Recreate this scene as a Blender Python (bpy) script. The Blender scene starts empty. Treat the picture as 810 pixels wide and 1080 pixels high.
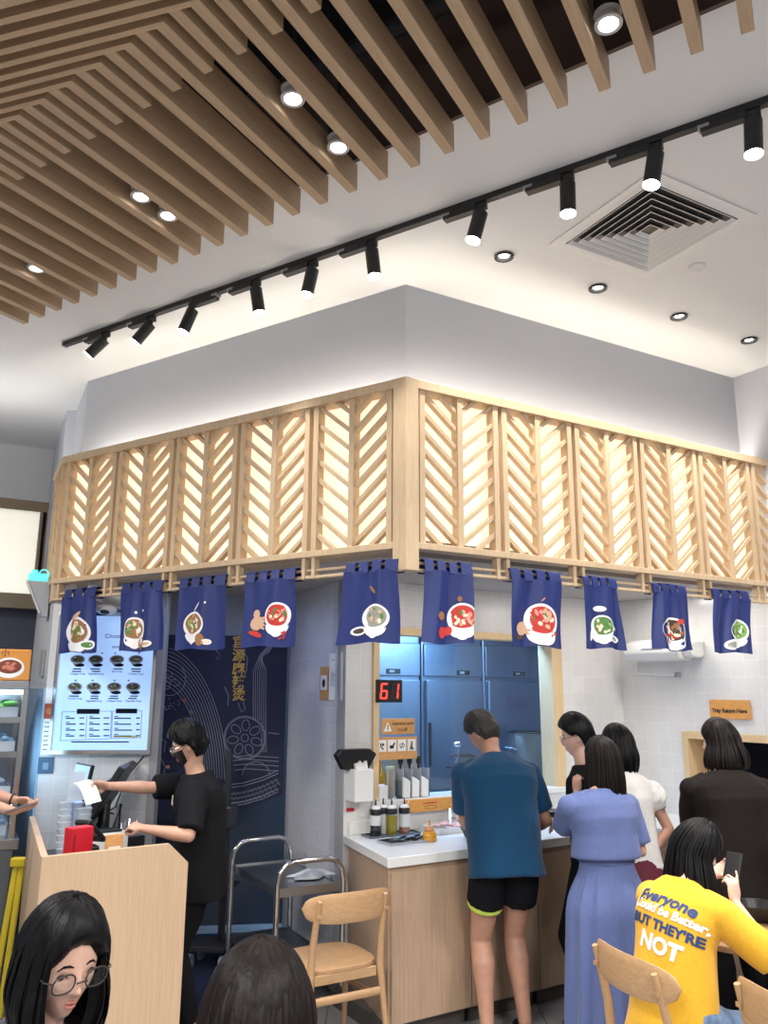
import bpy, bmesh, math, random
from mathutils import Vector, Matrix, noise
random.seed(7)
V = Vector
PI = math.pi
R = math.radians
scene = bpy.context.scene
col = scene.collection

# ---------------------------------------------------------------- camera
FOC = 850.0                       # focal length in pixels of the 810 x 1080 frame
CAMZ = 1.76
PITCH, ROLL = R(12.5), R(0.36)
_fw = V((0, math.cos(PITCH), math.sin(PITCH)))
_r0 = V((1, 0, 0)); _u0 = _r0.cross(_fw)
_rt = _r0 * math.cos(ROLL) + _u0 * math.sin(ROLL)
_up = _u0 * math.cos(ROLL) - _r0 * math.sin(ROLL)
cam_data = bpy.data.cameras.new('camera')
cam_data.sensor_fit = 'VERTICAL'
cam_data.sensor_height = 36.0
cam_data.lens = 36.0 * FOC / 1080.0
cam_data.clip_start = 0.05
cam = bpy.data.objects.new('camera', cam_data)
col.objects.link(cam)
cam.matrix_world = Matrix(((_rt.x, _up.x, -_fw.x, 0), (_rt.y, _up.y, -_fw.y, 0), (_rt.z, _up.z, -_fw.z, CAMZ), (0, 0, 0, 1)))
scene.camera = cam
CAMP = V((0, 0, CAMZ))

# ---------------------------------------------------------------- world and view
world = bpy.data.worlds.new('world'); scene.world = world
world.use_nodes = True
world.node_tree.nodes['Background'].inputs[0].default_value = (0.90, 0.94, 1.0, 1)
world.node_tree.nodes['Background'].inputs[1].default_value = 0.42
scene.view_settings.view_transform = 'Standard'
scene.view_settings.look = 'None'
scene.view_settings.gamma = 1.0
scene.view_settings.use_curve_mapping = False
scene.view_settings.exposure = 0.0
scene.cycles.use_denoising = True
scene.cycles.max_bounces = 8
scene.cycles.sample_clamp_indirect = 4.0


def lamp(name, kind, loc, power, color=(1, 1, 1), size=0.3, size_y=None, rot=None, aim=None, spot=None, blend=0.5):
    d = bpy.data.lights.new(name, kind)
    d.energy = power
    d.color = color
    if kind == 'AREA':
        d.size = size
        if size_y:
            d.shape = 'RECTANGLE'; d.size_y = size_y
    else:
        d.shadow_soft_size = size
    if kind == 'SPOT':
        d.spot_size = spot or R(60); d.spot_blend = blend
    o = bpy.data.objects.new(name, d)
    col.objects.link(o)
    o.location = loc
    if aim is not None:
        o.rotation_euler = (V(aim) - V(loc)).to_track_quat('-Z', 'Y').to_euler()
    elif rot:
        o.rotation_euler = rot
    return o


# unseen area lamps added behind and beside the camera to fill the room
for lx, ly in ((-1.6, 0.2), (1.7, 0.2), (-1.6, -2.2), (1.7, -2.2), (-3.6, 3.0), (3.4, 2.2)):
    lamp('unseen_fill_light', 'AREA', (lx, ly, 3.7), 118, (1.0, 0.97, 0.93), 0.9, 0.9)
# light of the kitchen behind the glass; added blue fill for pillar and passage
lamp('kitchen_area_light', 'AREA', (0.62, 6.02, 2.40), 120, (0.36, 0.62, 1.0), 1.7, 0.4, rot=(0, 0, R(32)))
lamp('passage_fill_light', 'AREA', (-1.05, 5.35, 2.4), 4, (0.45, 0.56, 1.0), 0.5, 0.4)

# lights set into the soffit over the serving counter
for lx, ly in ((0.45, 4.95), (1.15, 5.40), (1.85, 5.85), (2.12, 5.42)):
    lamp('soffit_light', 'AREA', (lx, ly, 2.455), 3.6, (1.0, 0.95, 0.88), 0.16, 0.16)


# ---------------------------------------------------------------- pixel helpers (the photograph's frame, 810 x 1080)
def ray(px, py):
    return _fw * FOC + _rt * (px - 405) + _up * (540 - py)


def aty(px, py, y):
    d = ray(px, py); return CAMP + d * (y / d.y)


def atz(px, py, z):
    d = ray(px, py); return CAMP + d * ((z - CAMZ) / d.z)


class Fr:
    """vertical frame: x runs to the viewer's right along a compass bearing, y away from the viewer, z up"""
    def __init__(s, o, bearing):
        b = R(bearing)
        s.o = V((o[0], o[1], o[2] if len(o) > 2 else 0))
        s.x = V((math.sin(b), math.cos(b), 0)); s.y = V((-math.cos(b), math.sin(b), 0))
        s.m = Matrix(((s.x.x, s.y.x, 0, s.o.x), (s.x.y, s.y.y, 0, s.o.y), (0, 0, 1, s.o.z), (0, 0, 0, 1)))

    def hit(s, px, py, y=0.0):
        """local (x, z) where the pixel's ray meets the plane y = const"""
        d = ray(px, py); p = s.o + s.y * y
        t = (p - CAMP).dot(s.y) / d.dot(s.y)
        w = CAMP + d * t - s.o
        return w.dot(s.x), w.z

    def w(s, x, y, z):
        return s.o + s.x * x + s.y * y + V((0, 0, z))


# ---------------------------------------------------------------- materials
def nodes_of(name):
    m = bpy.data.materials.new(name); m.use_nodes = True
    nt = m.node_tree
    return m, nt, nt.nodes['Principled BSDF']


def mat(name, c, rough=0.5, metal=0.0, spec=0.5, noise_amt=0.0, noise_scale=20, bump=0.0, trans=0.0, alpha=1.0, sheen=0.0, sub=0.0, stretch=None, coat=0.0):
    m, nt, b = nodes_of(name)
    b.inputs['Base Color'].default_value = (*c, 1)
    b.inputs['Roughness'].default_value = rough
    b.inputs['Metallic'].default_value = metal
    b.inputs['Specular IOR Level'].default_value = spec
    b.inputs['Transmission Weight'].default_value = trans
    b.inputs['Alpha'].default_value = alpha
    b.inputs['Sheen Weight'].default_value = sheen
    b.inputs['Coat Weight'].default_value = coat
    if sub:
        b.inputs['Subsurface Weight'].default_value = sub
        b.inputs['Subsurface Radius'].default_value = (0.012, 0.005, 0.003)
        b.inputs['Subsurface Scale'].default_value = 0.5
    if noise_amt or bump:
        tc = nt.nodes.new('ShaderNodeTexCoord')
        mp = nt.nodes.new('ShaderNodeMapping')
        if stretch: mp.inputs['Scale'].default_value = stretch
        nz = nt.nodes.new('ShaderNodeTexNoise')
        nz.inputs['Scale'].default_value = noise_scale; nz.inputs['Detail'].default_value = 4
        nt.links.new(tc.outputs['Object'], mp.inputs[0]); nt.links.new(mp.outputs[0], nz.inputs['Vector'])
        if noise_amt:
            cr = nt.nodes.new('ShaderNodeValToRGB')
            cr.color_ramp.elements[0].position = 0.3; cr.color_ramp.elements[1].position = 0.7
            cr.color_ramp.elements[0].color = (*[x * (1 - noise_amt) for x in c], 1)
            cr.color_ramp.elements[1].color = (*[min(1, x * (1 + noise_amt)) for x in c], 1)
            nt.links.new(nz.outputs['Fac'], cr.inputs[0]); nt.links.new(cr.outputs[0], b.inputs['Base Color'])
        if bump:
            bp = nt.nodes.new('ShaderNodeBump'); bp.inputs['Strength'].default_value = bump; bp.inputs['Distance'].default_value = 0.01
            nt.links.new(nz.outputs['Fac'], bp.inputs['Height']); nt.links.new(bp.outputs[0], b.inputs['Normal'])
    return m


def emit(name, c, s):
    m, nt, b = nodes_of(name)
    b.inputs['Base Color'].default_value = (*c, 1)
    b.inputs['Emission Color'].default_value = (*c, 1)
    b.inputs['Emission Strength'].default_value = s
    b.inputs['Roughness'].default_value = 0.5
    return m


def wood(name, c1, c2, scale=(1, 1, 1), rough=0.45, grain=1.0):
    """straight pale grain: stretched noise between two close tones; scale is small along the grain"""
    m, nt, b = nodes_of(name)
    tc = nt.nodes.new('ShaderNodeTexCoord'); mp = nt.nodes.new('ShaderNodeMapping')
    mp.inputs['Scale'].default_value = scale
    nz = nt.nodes.new('ShaderNodeTexNoise'); nz.inputs['Scale'].default_value = 9; nz.inputs['Detail'].default_value = 6; nz.inputs['Roughness'].default_value = 0.65
    nz.inputs['Distortion'].default_value = 0.4 * grain
    cr = nt.nodes.new('ShaderNodeValToRGB')
    cr.color_ramp.elements[0].position = 0.32; cr.color_ramp.elements[1].position = 0.68
    cr.color_ramp.elements[0].color = (*c1, 1); cr.color_ramp.elements[1].color = (*c2, 1)
    nt.links.new(tc.outputs['Object'], mp.inputs[0]); nt.links.new(mp.outputs[0], nz.inputs['Vector'])
    nt.links.new(nz.outputs['Fac'], cr.inputs[0]); nt.links.new(cr.outputs[0], b.inputs['Base Color'])
    b.inputs['Roughness'].default_value = rough
    return m


def tile(name, c, grout, w=0.11, h=0.11, off=0.0, rough=0.18, var=0.06):
    """glazed square tiles on a wall whose local x runs along it and z up"""
    m, nt, b = nodes_of(name)
    tc = nt.nodes.new('ShaderNodeTexCoord'); sp = nt.nodes.new('ShaderNodeSeparateXYZ'); cb = nt.nodes.new('ShaderNodeCombineXYZ')
    br = nt.nodes.new('ShaderNodeTexBrick')
    br.offset = off; br.inputs['Scale'].default_value = 1.0
    br.inputs['Brick Width'].default_value = w; br.inputs['Row Height'].default_value = h
    br.inputs['Mortar Size'].default_value = 0.0022; br.inputs['Mortar Smooth'].default_value = 0.3
    br.inputs['Color1'].default_value = (*c, 1); br.inputs['Color2'].default_value = (*[x * (1 - var) for x in c], 1)
    br.inputs['Mortar'].default_value = (*grout, 1)
    nt.links.new(tc.outputs['Object'], sp.inputs[0]); nt.links.new(sp.outputs[0], cb.inputs[0]); nt.links.new(sp.outputs[2], cb.inputs[1])
    nt.links.new(cb.outputs[0], br.inputs['Vector']); nt.links.new(br.outputs['Color'], b.inputs['Base Color'])
    nz = nt.nodes.new('ShaderNodeTexNoise'); nz.inputs['Scale'].default_value = 7
    nt.links.new(cb.outputs[0], nz.inputs['Vector'])
    mx = nt.nodes.new('ShaderNodeMath'); mx.operation = 'MULTIPLY_ADD'; mx.inputs[1].default_value = 0.35
    inv = nt.nodes.new('ShaderNodeMath'); inv.operation = 'SUBTRACT'; inv.inputs[0].default_value = 1.0
    nt.links.new(br.outputs['Fac'], inv.inputs[1])
    nt.links.new(nz.outputs['Fac'], mx.inputs[0]); nt.links.new(inv.outputs[0], mx.inputs[2])
    bp = nt.nodes.new('ShaderNodeBump'); bp.inputs['Strength'].default_value = 0.5; bp.inputs['Distance'].default_value = 0.004
    nt.links.new(mx.outputs[0], bp.inputs['Height']); nt.links.new(bp.outputs[0], b.inputs['Normal'])
    b.inputs['Roughness'].default_value = rough
    return m


def s2l(r, g, b):
    f = lambda v: (v / 255 / 12.92) if v / 255 <= 0.04045 else ((v / 255 + 0.055) / 1.055) ** 2.4
    return (f(r), f(g), f(b))


MT = {}
MT['white'] = mat('white_paint', (0.78, 0.78, 0.78), 0.7, noise_amt=0.01, noise_scale=3)
MT['upperwall'] = mat('pale_grey_paint', (0.56, 0.58, 0.635), 0.7)
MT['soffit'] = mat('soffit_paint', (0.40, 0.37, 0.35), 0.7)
MT['lattice'] = wood('lattice_wood', s2l(196, 169, 136), s2l(210, 186, 153), (6, 6, 0.8), 0.5)
MT['slat'] = wood('canopy_wood', s2l(178, 145, 105), s2l(192, 160, 120), (9, 0.5, 9), 0.5)
MT['fascia'] = mat('brown_fascia', s2l(92, 74, 66), 0.7)
MT['black'] = mat('black_metal', (0.012, 0.012, 0.013), 0.45)
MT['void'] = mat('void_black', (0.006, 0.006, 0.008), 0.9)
MT['cabinet'] = wood('cabinet_laminate', s2l(172, 144, 120), s2l(190, 163, 138), (14, 14, 0.5), 0.45)
MT['cashwood'] = wood('cashier_laminate', s2l(190, 160, 130), s2l(206, 177, 148), (16, 16, 0.45), 0.45)
MT['windowwood'] = wood('window_wood', s2l(214, 184, 140), s2l(226, 198, 156), (9, 9, 0.8), 0.45)
MT['counter'] = mat('white_quartz', (0.82, 0.82, 0.80), 0.22, noise_amt=0.02, noise_scale=60)
MT['tile'] = tile('white_glazed_tile', (0.78, 0.765, 0.75), (0.86, 0.85, 0.84))
MT['tileside'] = tile('white_glazed_tile_small', (0.70, 0.71, 0.74), (0.82, 0.83, 0.86), 0.10, 0.11)
MT['navywall'] = mat('navy_wall', s2l(52, 54, 72), 0.6, noise_amt=0.12, noise_scale=8)
MT['steel'] = mat('brushed_steel', (0.42, 0.43, 0.45), 0.28, 1.0, noise_amt=0.06, noise_scale=8, stretch=(1, 1, 30))
MT['darksteel'] = mat('dark_steel', (0.22, 0.25, 0.30), 0.35, 1.0)
MT['chrome'] = mat('chrome', (0.62, 0.61, 0.60), 0.18, 1.0)
MT['glow'] = emit('lattice_glow', s2l(255, 240, 216), 0.80)
MT['cove'] = emit('cove_led', (1.0, 0.90, 0.76), 52.0)
MT['ledwhite'] = emit('lamp_face', (1.0, 0.97, 0.92), 14.0)
MT['plastic'] = mat('white_plastic', (0.80, 0.80, 0.79), 0.35)
MT['greyplastic'] = mat('grey_plastic', (0.30, 0.31, 0.33), 0.4)
MT['blackplastic'] = mat('black_plastic', (0.015, 0.015, 0.017), 0.35)
MT['navy'] = mat('noren_blue', s2l(15, 36, 104), 0.5, noise_amt=0.10, noise_scale=6)
MT['paper'] = mat('white_paper', (0.82, 0.82, 0.80), 0.7)
MT['ink'] = mat('dark_ink', (0.02, 0.02, 0.025), 0.6)
MT['red'] = mat('red', s2l(190, 20, 40), 0.45)
MT['woodsign'] = wood('sign_wood', s2l(196, 140, 84), s2l(216, 164, 104), (2, 12, 12), 0.5)


# ---------------------------------------------------------------- mesh builder
class MB:
    def __init__(s):
        s.bm = bmesh.new()

    def _faces(s, fs, mi):
        for f in fs: f.material_index = mi

    def box(s, x0, x1, y0, y1, z0, z1, mi=0, m=None):
        c = [V((x, y, z)) for z in (z0, z1) for y in (y0, y1) for x in (x0, x1)]
        if m is not None: c = [m @ p for p in c]
        v = [s.bm.verts.new(p) for p in c]
        q = [(0, 2, 3, 1), (4, 5, 7, 6), (0, 1, 5, 4), (2, 6, 7, 3), (0, 4, 6, 2), (1, 3, 7, 5)]
        s._faces([s.bm.faces.new([v[i] for i in f]) for f in q], mi)
        return s

    def poly(s, pts, mi=0):
        s._faces([s.bm.faces.new([s.bm.verts.new(p) for p in pts])], mi); return s

    def prism(s, pts, off, mi=0):
        """closed outline pts (3-D) pushed along off"""
        off = V(off)
        a = [s.bm.verts.new(p) for p in pts]; b = [s.bm.verts.new(V(p) + off) for p in pts]
        fs = [s.bm.faces.new(list(reversed(a))), s.bm.faces.new(b)]
        n = len(a)
        for i in range(n):
            fs.append(s.bm.faces.new((a[i], a[(i + 1) % n], b[(i + 1) % n], b[i])))
        s._faces(fs, mi); return s

    def loft(s, rings, mi=0, cap=True, closed=True):
        vs = [[s.bm.verts.new(p) for p in r] for r in rings]
        fs = []
        n = len(vs[0])
        for a, b in zip(vs, vs[1:]):
            for i in range(n if closed else n - 1):
                j = (i + 1) % n
                fs.append(s.bm.faces.new((a[i], a[j], b[j], b[i])))
        if cap:
            fs.append(s.bm.faces.new(list(reversed(vs[0])))); fs.append(s.bm.faces.new(vs[-1]))
        s._faces(fs, mi); return s

    def tube(s, pts, r, n=10, mi=0, flat=1.0, ref=None, round_ends=False):
        """swept tube; r a number or list; flat squeezes along the frame's second axis"""
        pts = [V(p) for p in pts]
        rs = list(r) if isinstance(r, (list, tuple)) else [r] * len(pts)
        if round_ends:
            d0 = (pts[0] - pts[1]).normalized(); d1 = (pts[-1] - pts[-2]).normalized()
            r0, r1 = rs[0], rs[-1]
            e = [(0.5, 0.866), (0.85, 0.53), (0.98, 0.2)]
            pts = [pts[0] + d0 * r0 * a for a, _ in reversed(e)] + pts + [pts[-1] + d1 * r1 * a for a, _ in e]
            rs = [r0 * b for _, b in reversed(e)] + rs + [r1 * b for _, b in e]
        t0 = (pts[1] - pts[0]).normalized()
        up = V(ref) if ref is not None else (V((0, 0, 1)) if abs(t0.z) < 0.9 else V((0, 1, 0)))
        rings = []
        for i, p in enumerate(pts):
            if i == 0: t = pts[1] - pts[0]
            elif i == len(pts) - 1: t = pts[-1] - pts[-2]
            else: t = (pts[i + 1] - pts[i]).normalized() + (pts[i] - pts[i - 1]).normalized()
            t.normalize()
            u = up - t * up.dot(t)
            if u.length < 1e-4: u = t.orthogonal()
            u.normalize(); w = t.cross(u); up = u
            rings.append([p + (w * math.cos(a) + u * math.sin(a) * flat) * rs[i] for a in [2 * PI * k / n for k in range(n)]])
        return s.loft(rings, mi)

    def cyl(s, p0, p1, r0, r1=None, n=20, mi=0):
        return s.tube([p0, p1], [r0, r0 if r1 is None else r1], n, mi)

    def lathe(s, c, prof, n=24, mi=0, m=None, cap=True):
        """profile [(r, z)] turned about the z axis through c"""
        c = V(c)
        rings = []
        for r, z in prof:
            ring = [V((c.x + max(r, 1e-4) * math.cos(2 * PI * k / n), c.y + max(r, 1e-4) * math.sin(2 * PI * k / n), c.z + z)) for k in range(n)]
            rings.append([m @ p for p in ring] if m is not None else ring)
        return s.loft(rings, mi, cap)

    def ell(s, c, rx, ry, rz, nu=20, nv=12, mi=0, m=None):
        rings = []
        c = V(c)
        for j in range(nv + 1):
            a = -PI / 2 + PI * (j + 0.02) / (nv + 0.04)
            ring = [V((rx * math.cos(a) * math.cos(2 * PI * k / nu), ry * math.cos(a) * math.sin(2 * PI * k / nu), rz * math.sin(a))) for k in range(nu)]
            rings.append([c + (m @ p if m is not None else p) for p in ring])
        return s.loft(rings, mi)

    def build(s, name, mats, parent=None, m=None, smooth=False, bevel=0.0, seg=2):
        bm = s.bm
        if bevel:
            bmesh.ops.remove_doubles(bm, verts=bm.verts, dist=1e-6)
            es = [e for e in bm.edges if len(e.link_faces) == 2 and e.calc_face_angle(0) > 0.5]
            if es: bmesh.ops.bevel(bm, geom=es, offset=bevel, segments=seg, affect='EDGES', profile=0.5, clamp_overlap=True)
        bmesh.ops.recalc_face_normals(bm, faces=bm.faces)
        me = bpy.data.meshes.new(name)
        bm.to_mesh(me); bm.free()
        return link(name, me, mats, parent, m, smooth)


def link(name, me, mats, parent=None, m=None, smooth=False):
    if not isinstance(mats, (list, tuple)): mats = [mats]
    for x in mats: me.materials.append(MT[x] if isinstance(x, str) else x)
    if smooth:
        for p in me.polygons: p.use_smooth = True
        try:
            me.set_sharp_from_angle(angle=R(smooth if smooth is not True else 40))
        except Exception:
            pass
    o = bpy.data.objects.new(name, me)
    col.objects.link(o)
    if parent: o.parent = parent
    if m is not None:
        if parent: o.matrix_parent_inverse = Matrix()
        o.matrix_local = m
    return o


def tag(o, label=None, cat=None, group=None, kind=None):
    if label: o['label'] = label
    if cat: o['category'] = cat
    if group: o['group'] = group
    if kind: o['kind'] = kind
    return o


def empty(name, m=None, loc=None, rz=0):
    o = bpy.data.objects.new(name, None)
    o.empty_display_size = 0.1
    col.objects.link(o)
    if m is not None: o.matrix_world = m
    elif loc is not None:
        o.matrix_world = Matrix.Translation(V(loc)) @ Matrix.Rotation(rz, 4, 'Z')
    return o


def copy_tree(o, parent=None):
    c = o.copy(); col.objects.link(c)
    if parent: c.parent = parent
    for ch in list(o.children): copy_tree(ch, c)
    return c


def ordinal(i):
    return ['first', 'second', 'third', 'fourth', 'fifth', 'sixth', 'seventh', 'eighth', 'ninth', 'tenth', 'eleventh', 'twelfth', 'thirteenth', 'fourteenth', 'fifteenth', 'sixteenth',
            'seventeenth', 'eighteenth', 'nineteenth', 'twentieth', 'twenty-first', 'twenty-second', 'twenty-third', 'twenty-fourth', 'twenty-fifth', 'twenty-sixth', 'twenty-seventh', 'twenty-eighth', 'twenty-ninth', 'thirtieth'][i]


def text_mesh(body, size, align='CENTER', extrude=0.0, bold=0.0, space=1.0):
    cu = bpy.data.curves.new('lettering', 'FONT')
    cu.body = body; cu.size = size; cu.align_x = align; cu.align_y = 'CENTER'
    cu.extrude = extrude; cu.offset = bold; cu.space_character = space; cu.resolution_u = 3
    ob = bpy.data.objects.new('lettering', cu); col.objects.link(ob)
    bpy.context.view_layer.update()
    me = bpy.data.meshes.new_from_object(ob.evaluated_get(bpy.context.evaluated_depsgraph_get()))
    bpy.data.objects.remove(ob); bpy.data.curves.remove(cu)
    return me


# text drawn in the x-z plane of a frame, facing the viewer (-y)
XZ = Matrix.Rotation(PI / 2, 4, 'X')


def text(name, body, size, m, x, y, z, parent=None, loc=(0, 0, 0), align='CENTER', bold=0.0, space=1.0, extrude=0.0006):
    me = text_mesh(body, size, align, extrude, bold, space)
    return link(name, me, m, parent, Matrix.Translation((x, y, z)) @ XZ)


def clip(poly, axis, lim, keep_less):
    out = []
    for i, p in enumerate(poly):
        q = poly[(i + 1) % len(poly)]
        a = (p[axis] <= lim) if keep_less else (p[axis] >= lim)
        b = (q[axis] <= lim) if keep_less else (q[axis] >= lim)
        if a: out.append(p)
        if a != b:
            t = (lim - p[axis]) / (q[axis] - p[axis])
            out.append((p[0] + t * (q[0] - p[0]), p[1] + t * (q[1] - p[1])))
    return out


def arc(c, r, a0, a1, n, plane='xz', ry=None):
    ry = r if ry is None else ry
    o = []
    for i in range(n + 1):
        a = a0 + (a1 - a0) * i / n
        o.append((c[0] + r * math.cos(a), c[1] + ry * math.sin(a)))
    return o
# ================================================================= the room
CZ = 4.0                                   # ceiling height
def struct(name, mb, m, mtx=None, bevel=0.0, smooth=False):
    return tag(mb.build(name, m, None, mtx, smooth, bevel), kind='structure')

# floor: pale grey stone tiles
def floor_mat():
    m, nt, b = nodes_of('grey_floor_tile')
    tc = nt.nodes.new('ShaderNodeTexCoord'); br = nt.nodes.new('ShaderNodeTexBrick')
    br.offset = 0.5; br.inputs['Scale'].default_value = 1
    br.inputs['Brick Width'].default_value = 0.6; br.inputs['Row Height'].default_value = 0.6; br.inputs['Mortar Size'].default_value = 0.003
    br.inputs['Color1'].default_value = (0.36, 0.36, 0.37, 1); br.inputs['Color2'].default_value = (0.32, 0.32, 0.33, 1); br.inputs['Mortar'].default_value = (0.09, 0.09, 0.09, 1)
    nz = nt.nodes.new('ShaderNodeTexNoise'); nz.inputs['Scale'].default_value = 12; nz.inputs['Detail'].default_value = 6
    mx = nt.nodes.new('ShaderNodeMix'); mx.data_type = 'RGBA'; mx.blend_type = 'MULTIPLY'; mx.inputs[0].default_value = 0.35
    nt.links.new(tc.outputs['Object'], br.inputs['Vector']); nt.links.new(tc.outputs['Object'], nz.inputs['Vector'])
    nt.links.new(br.outputs['Color'], mx.inputs[6]); nt.links.new(nz.outputs['Color'], mx.inputs[7])
    nt.links.new(mx.outputs[2], b.inputs['Base Color']); b.inputs['Roughness'].default_value = 0.5
    return m
struct('floor', MB().box(-7, 7, -5, 11, -0.1, 0), floor_mat())

# slat canopy geometry on the ceiling
ZB = CZ - 0.14
E0 = atz(372.5, 202.5, ZB)
EB = R(-56.5)                              # compass bearing of the line of slat ends, towards the far left
ED = V((math.sin(EB), math.cos(EB), 0)); EN = V((math.cos(EB), -math.sin(EB), 0))   # EN points away from the viewer
PITCHS = 0.149 * (CZ - 0.14 - CAMZ) / 1.98

# white ceiling beyond the canopy opening, with a brown fascia round the opening
p0 = E0 - ED * 8; p1 = E0 + ED * 6
struct('ceiling', MB().prism([V((p.x, p.y, CZ)) for p in (p0, p1, p1 + EN * 8, p0 + EN * 8)], (0, 0, 0.06)), 'white')
f0 = p0 - EN * 0.02; f1 = p1 - EN * 0.02
struct('trim_1', MB().prism([V((p.x, p.y, CZ - 0.003)) for p in (f0, f1, f1 + EN * 0.018, f0 + EN * 0.018)], (0, 0, 0.64)), 'fascia')
q0 = p0 - EN * 14; q1 = p1 - EN * 14
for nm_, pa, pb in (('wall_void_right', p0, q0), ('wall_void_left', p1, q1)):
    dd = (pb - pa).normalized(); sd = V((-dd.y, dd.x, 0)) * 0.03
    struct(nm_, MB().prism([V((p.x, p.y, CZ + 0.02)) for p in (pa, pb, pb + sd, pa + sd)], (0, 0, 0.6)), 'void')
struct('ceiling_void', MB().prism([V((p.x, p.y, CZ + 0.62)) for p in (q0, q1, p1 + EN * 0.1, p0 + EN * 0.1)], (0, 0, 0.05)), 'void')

# bulkhead above the lattice: corner, left run, right run, and the stepped left end
bc = atz(428, 300, CZ); bl = atz(93, 402, CZ); brr = atz(806, 408, CZ); b3 = atz(81, 433, CZ); b4 = atz(71, 433, CZ); b5 = atz(57, 475, CZ)
dr = (brr - bc).normalized()
brr = bc + dr * 4.2
ZBH = 2.50
def up(p, z): return V((p.x, p.y, z))
rc = Fr((bc.x, bc.y), math.degrees(math.atan2(dr.x, dr.y)))
struct('wall_right_upper', MB().prism([up(bc, ZBH), up(brr, ZBH), up(brr + rc.y * 0.12, ZBH), up(bc + rc.y * 0.12, ZBH)], (0, 0, CZ - ZBH)), 'upperwall')
dl = (bl - bc).normalized(); nl = V((-dl.y, dl.x, 0)); nl = nl if nl.y > 0 else -nl
struct('wall_left_upper', MB().prism([up(bc, ZBH), up(bl, ZBH), up(bl + nl * 0.12, ZBH), up(bc + nl * 0.12, ZBH)], (0, 0, CZ - ZBH)), 'upperwall')
back = V((0.4, 0.9, 0))
struct('wall_left_return', MB().prism([up(bl, ZBH), up(b3, ZBH), up(b4, ZBH), up(b5, ZBH), up(b5 + V((0.3, 0.1, 0)), ZBH), up(bl + nl * 0.12, ZBH)], (0, 0, CZ - ZBH)), 'upperwall')

# ----------------------------------------------------------------- lattice frames of reference
LC = aty(428, 585, 3.9); LC.z = 0
FL = Fr(LC, 122.7)                          # left run: local x from -2.7 to 0
FRT = Fr(LC, 60.0)                          # right run: local x from 0 up
W0 = atz(362, 881, 0.9); W0.z = 0
FW = Fr(W0, 58.0)                           # window wall
FP = Fr(W0, 155.0)                          # tiled pillar side, x from -1.1 to 0
XC = FW.hit(656, 720)[0]                    # inner corner with the right wall
CW = FW.w(XC, 0, 0)
FB = Fr(CW, 149.0)                          # right wall, coming towards the viewer
MW = V((-2.21, 5.42, 0))
FM = Fr(MW, 84.0)                           # menu wall
FS = Fr(MW, 149.5)                          # outer side wall of the stall, x negative going back
PB = FP.w(-1.12, 0, 0)
FD = Fr(PB, 82.0)                           # passage wall with the curtain, x negative going left
SOF = 2.47

# soffit under the lattice box, reaching back over the serving line
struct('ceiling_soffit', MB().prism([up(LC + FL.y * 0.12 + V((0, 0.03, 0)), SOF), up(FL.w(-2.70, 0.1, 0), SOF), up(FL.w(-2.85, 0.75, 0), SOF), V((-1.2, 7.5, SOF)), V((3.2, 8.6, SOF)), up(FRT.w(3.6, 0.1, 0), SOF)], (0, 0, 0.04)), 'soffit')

# window wall, pieces round the opening
wx0, wz1 = FW.hit(393, 661); wx1 = FW.hit(591, 700)[0]
wz0 = 1.09
w_ = MB()
w_.box(0, wx0, 0, 0.12, 0, SOF); w_.box(wx1, XC, 0, 0.12, 0, SOF)
w_.box(wx0, wx1, 0, 0.12, wz1, SOF); w_.box(wx0, wx1, 0, 0.12, 0, wz0 - 0.04)
struct('wall_window', w_, 'tile', FW.m)
# window: wooden frame, stone sill, glass
fr = MB(); fw = 0.045
fr.box(wx0, wx0 + fw, -0.02, 0.125, wz0, wz1); fr.box(wx1 - 0.105, wx1, -0.02, 0.125, wz0, wz1); fr.box(wx0 + fw, wx1 - 0.105, -0.02, 0.125, wz1 - fw, wz1)
wo = tag(empty('window_1', FW.m), kind='structure')
fr.build('window_frame', 'windowwood', wo, None, False, 0.003)
MB().box(wx0, wx1, -0.05, 0.15, wz0 - 0.04, wz0).build('window_sill', 'counter', wo, None, False, 0.004)
def glass_mat(name, c, f=1.0):
    """thin clear glass: mostly passes light, mirrors at a slant"""
    m, nt, b = nodes_of(name)
    out = nt.nodes['Material Output']
    tr = nt.nodes.new('ShaderNodeBsdfTransparent'); tr.inputs[0].default_value = (*c, 1)
    gl = nt.nodes.new('ShaderNodeBsdfGlossy'); gl.inputs['Roughness'].default_value = 0.03
    lw = nt.nodes.new('ShaderNodeLayerWeight'); lw.inputs[0].default_value = 0.5
    pw = nt.nodes.new('ShaderNodeMath'); pw.operation = 'POWER'; pw.inputs[1].default_value = 4.0
    fn = nt.nodes.new('ShaderNodeMath'); fn.operation = 'MULTIPLY_ADD'; fn.inputs[1].default_value = 0.7 * f; fn.inputs[2].default_value = 0.035 * f
    nt.links.new(lw.outputs['Facing'], pw.inputs[0]); nt.links.new(pw.outputs[0], fn.inputs[0])
    ms = nt.nodes.new('ShaderNodeMixShader')
    nt.links.new(fn.outputs[0], ms.inputs[0]); nt.links.new(tr.outputs[0], ms.inputs[1]); nt.links.new(gl.outputs[0], ms.inputs[2])
    nt.links.new(ms.outputs[0], out.inputs[0])
    return m
MT['lens'] = glass_mat('spectacle_lens', (0.97, 0.98, 0.98), 0.4)
MT['glass'] = glass_mat('clear_glass', (0.86, 0.93, 0.98))
MT['acryl'] = glass_mat('clear_acrylic', (0.88, 0.92, 0.94))
MB().box(wx0 + fw, wx1 - 0.105, 0.114, 0.119, wz0, wz1 - fw).build('window_pane', 'glass', wo)

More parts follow.
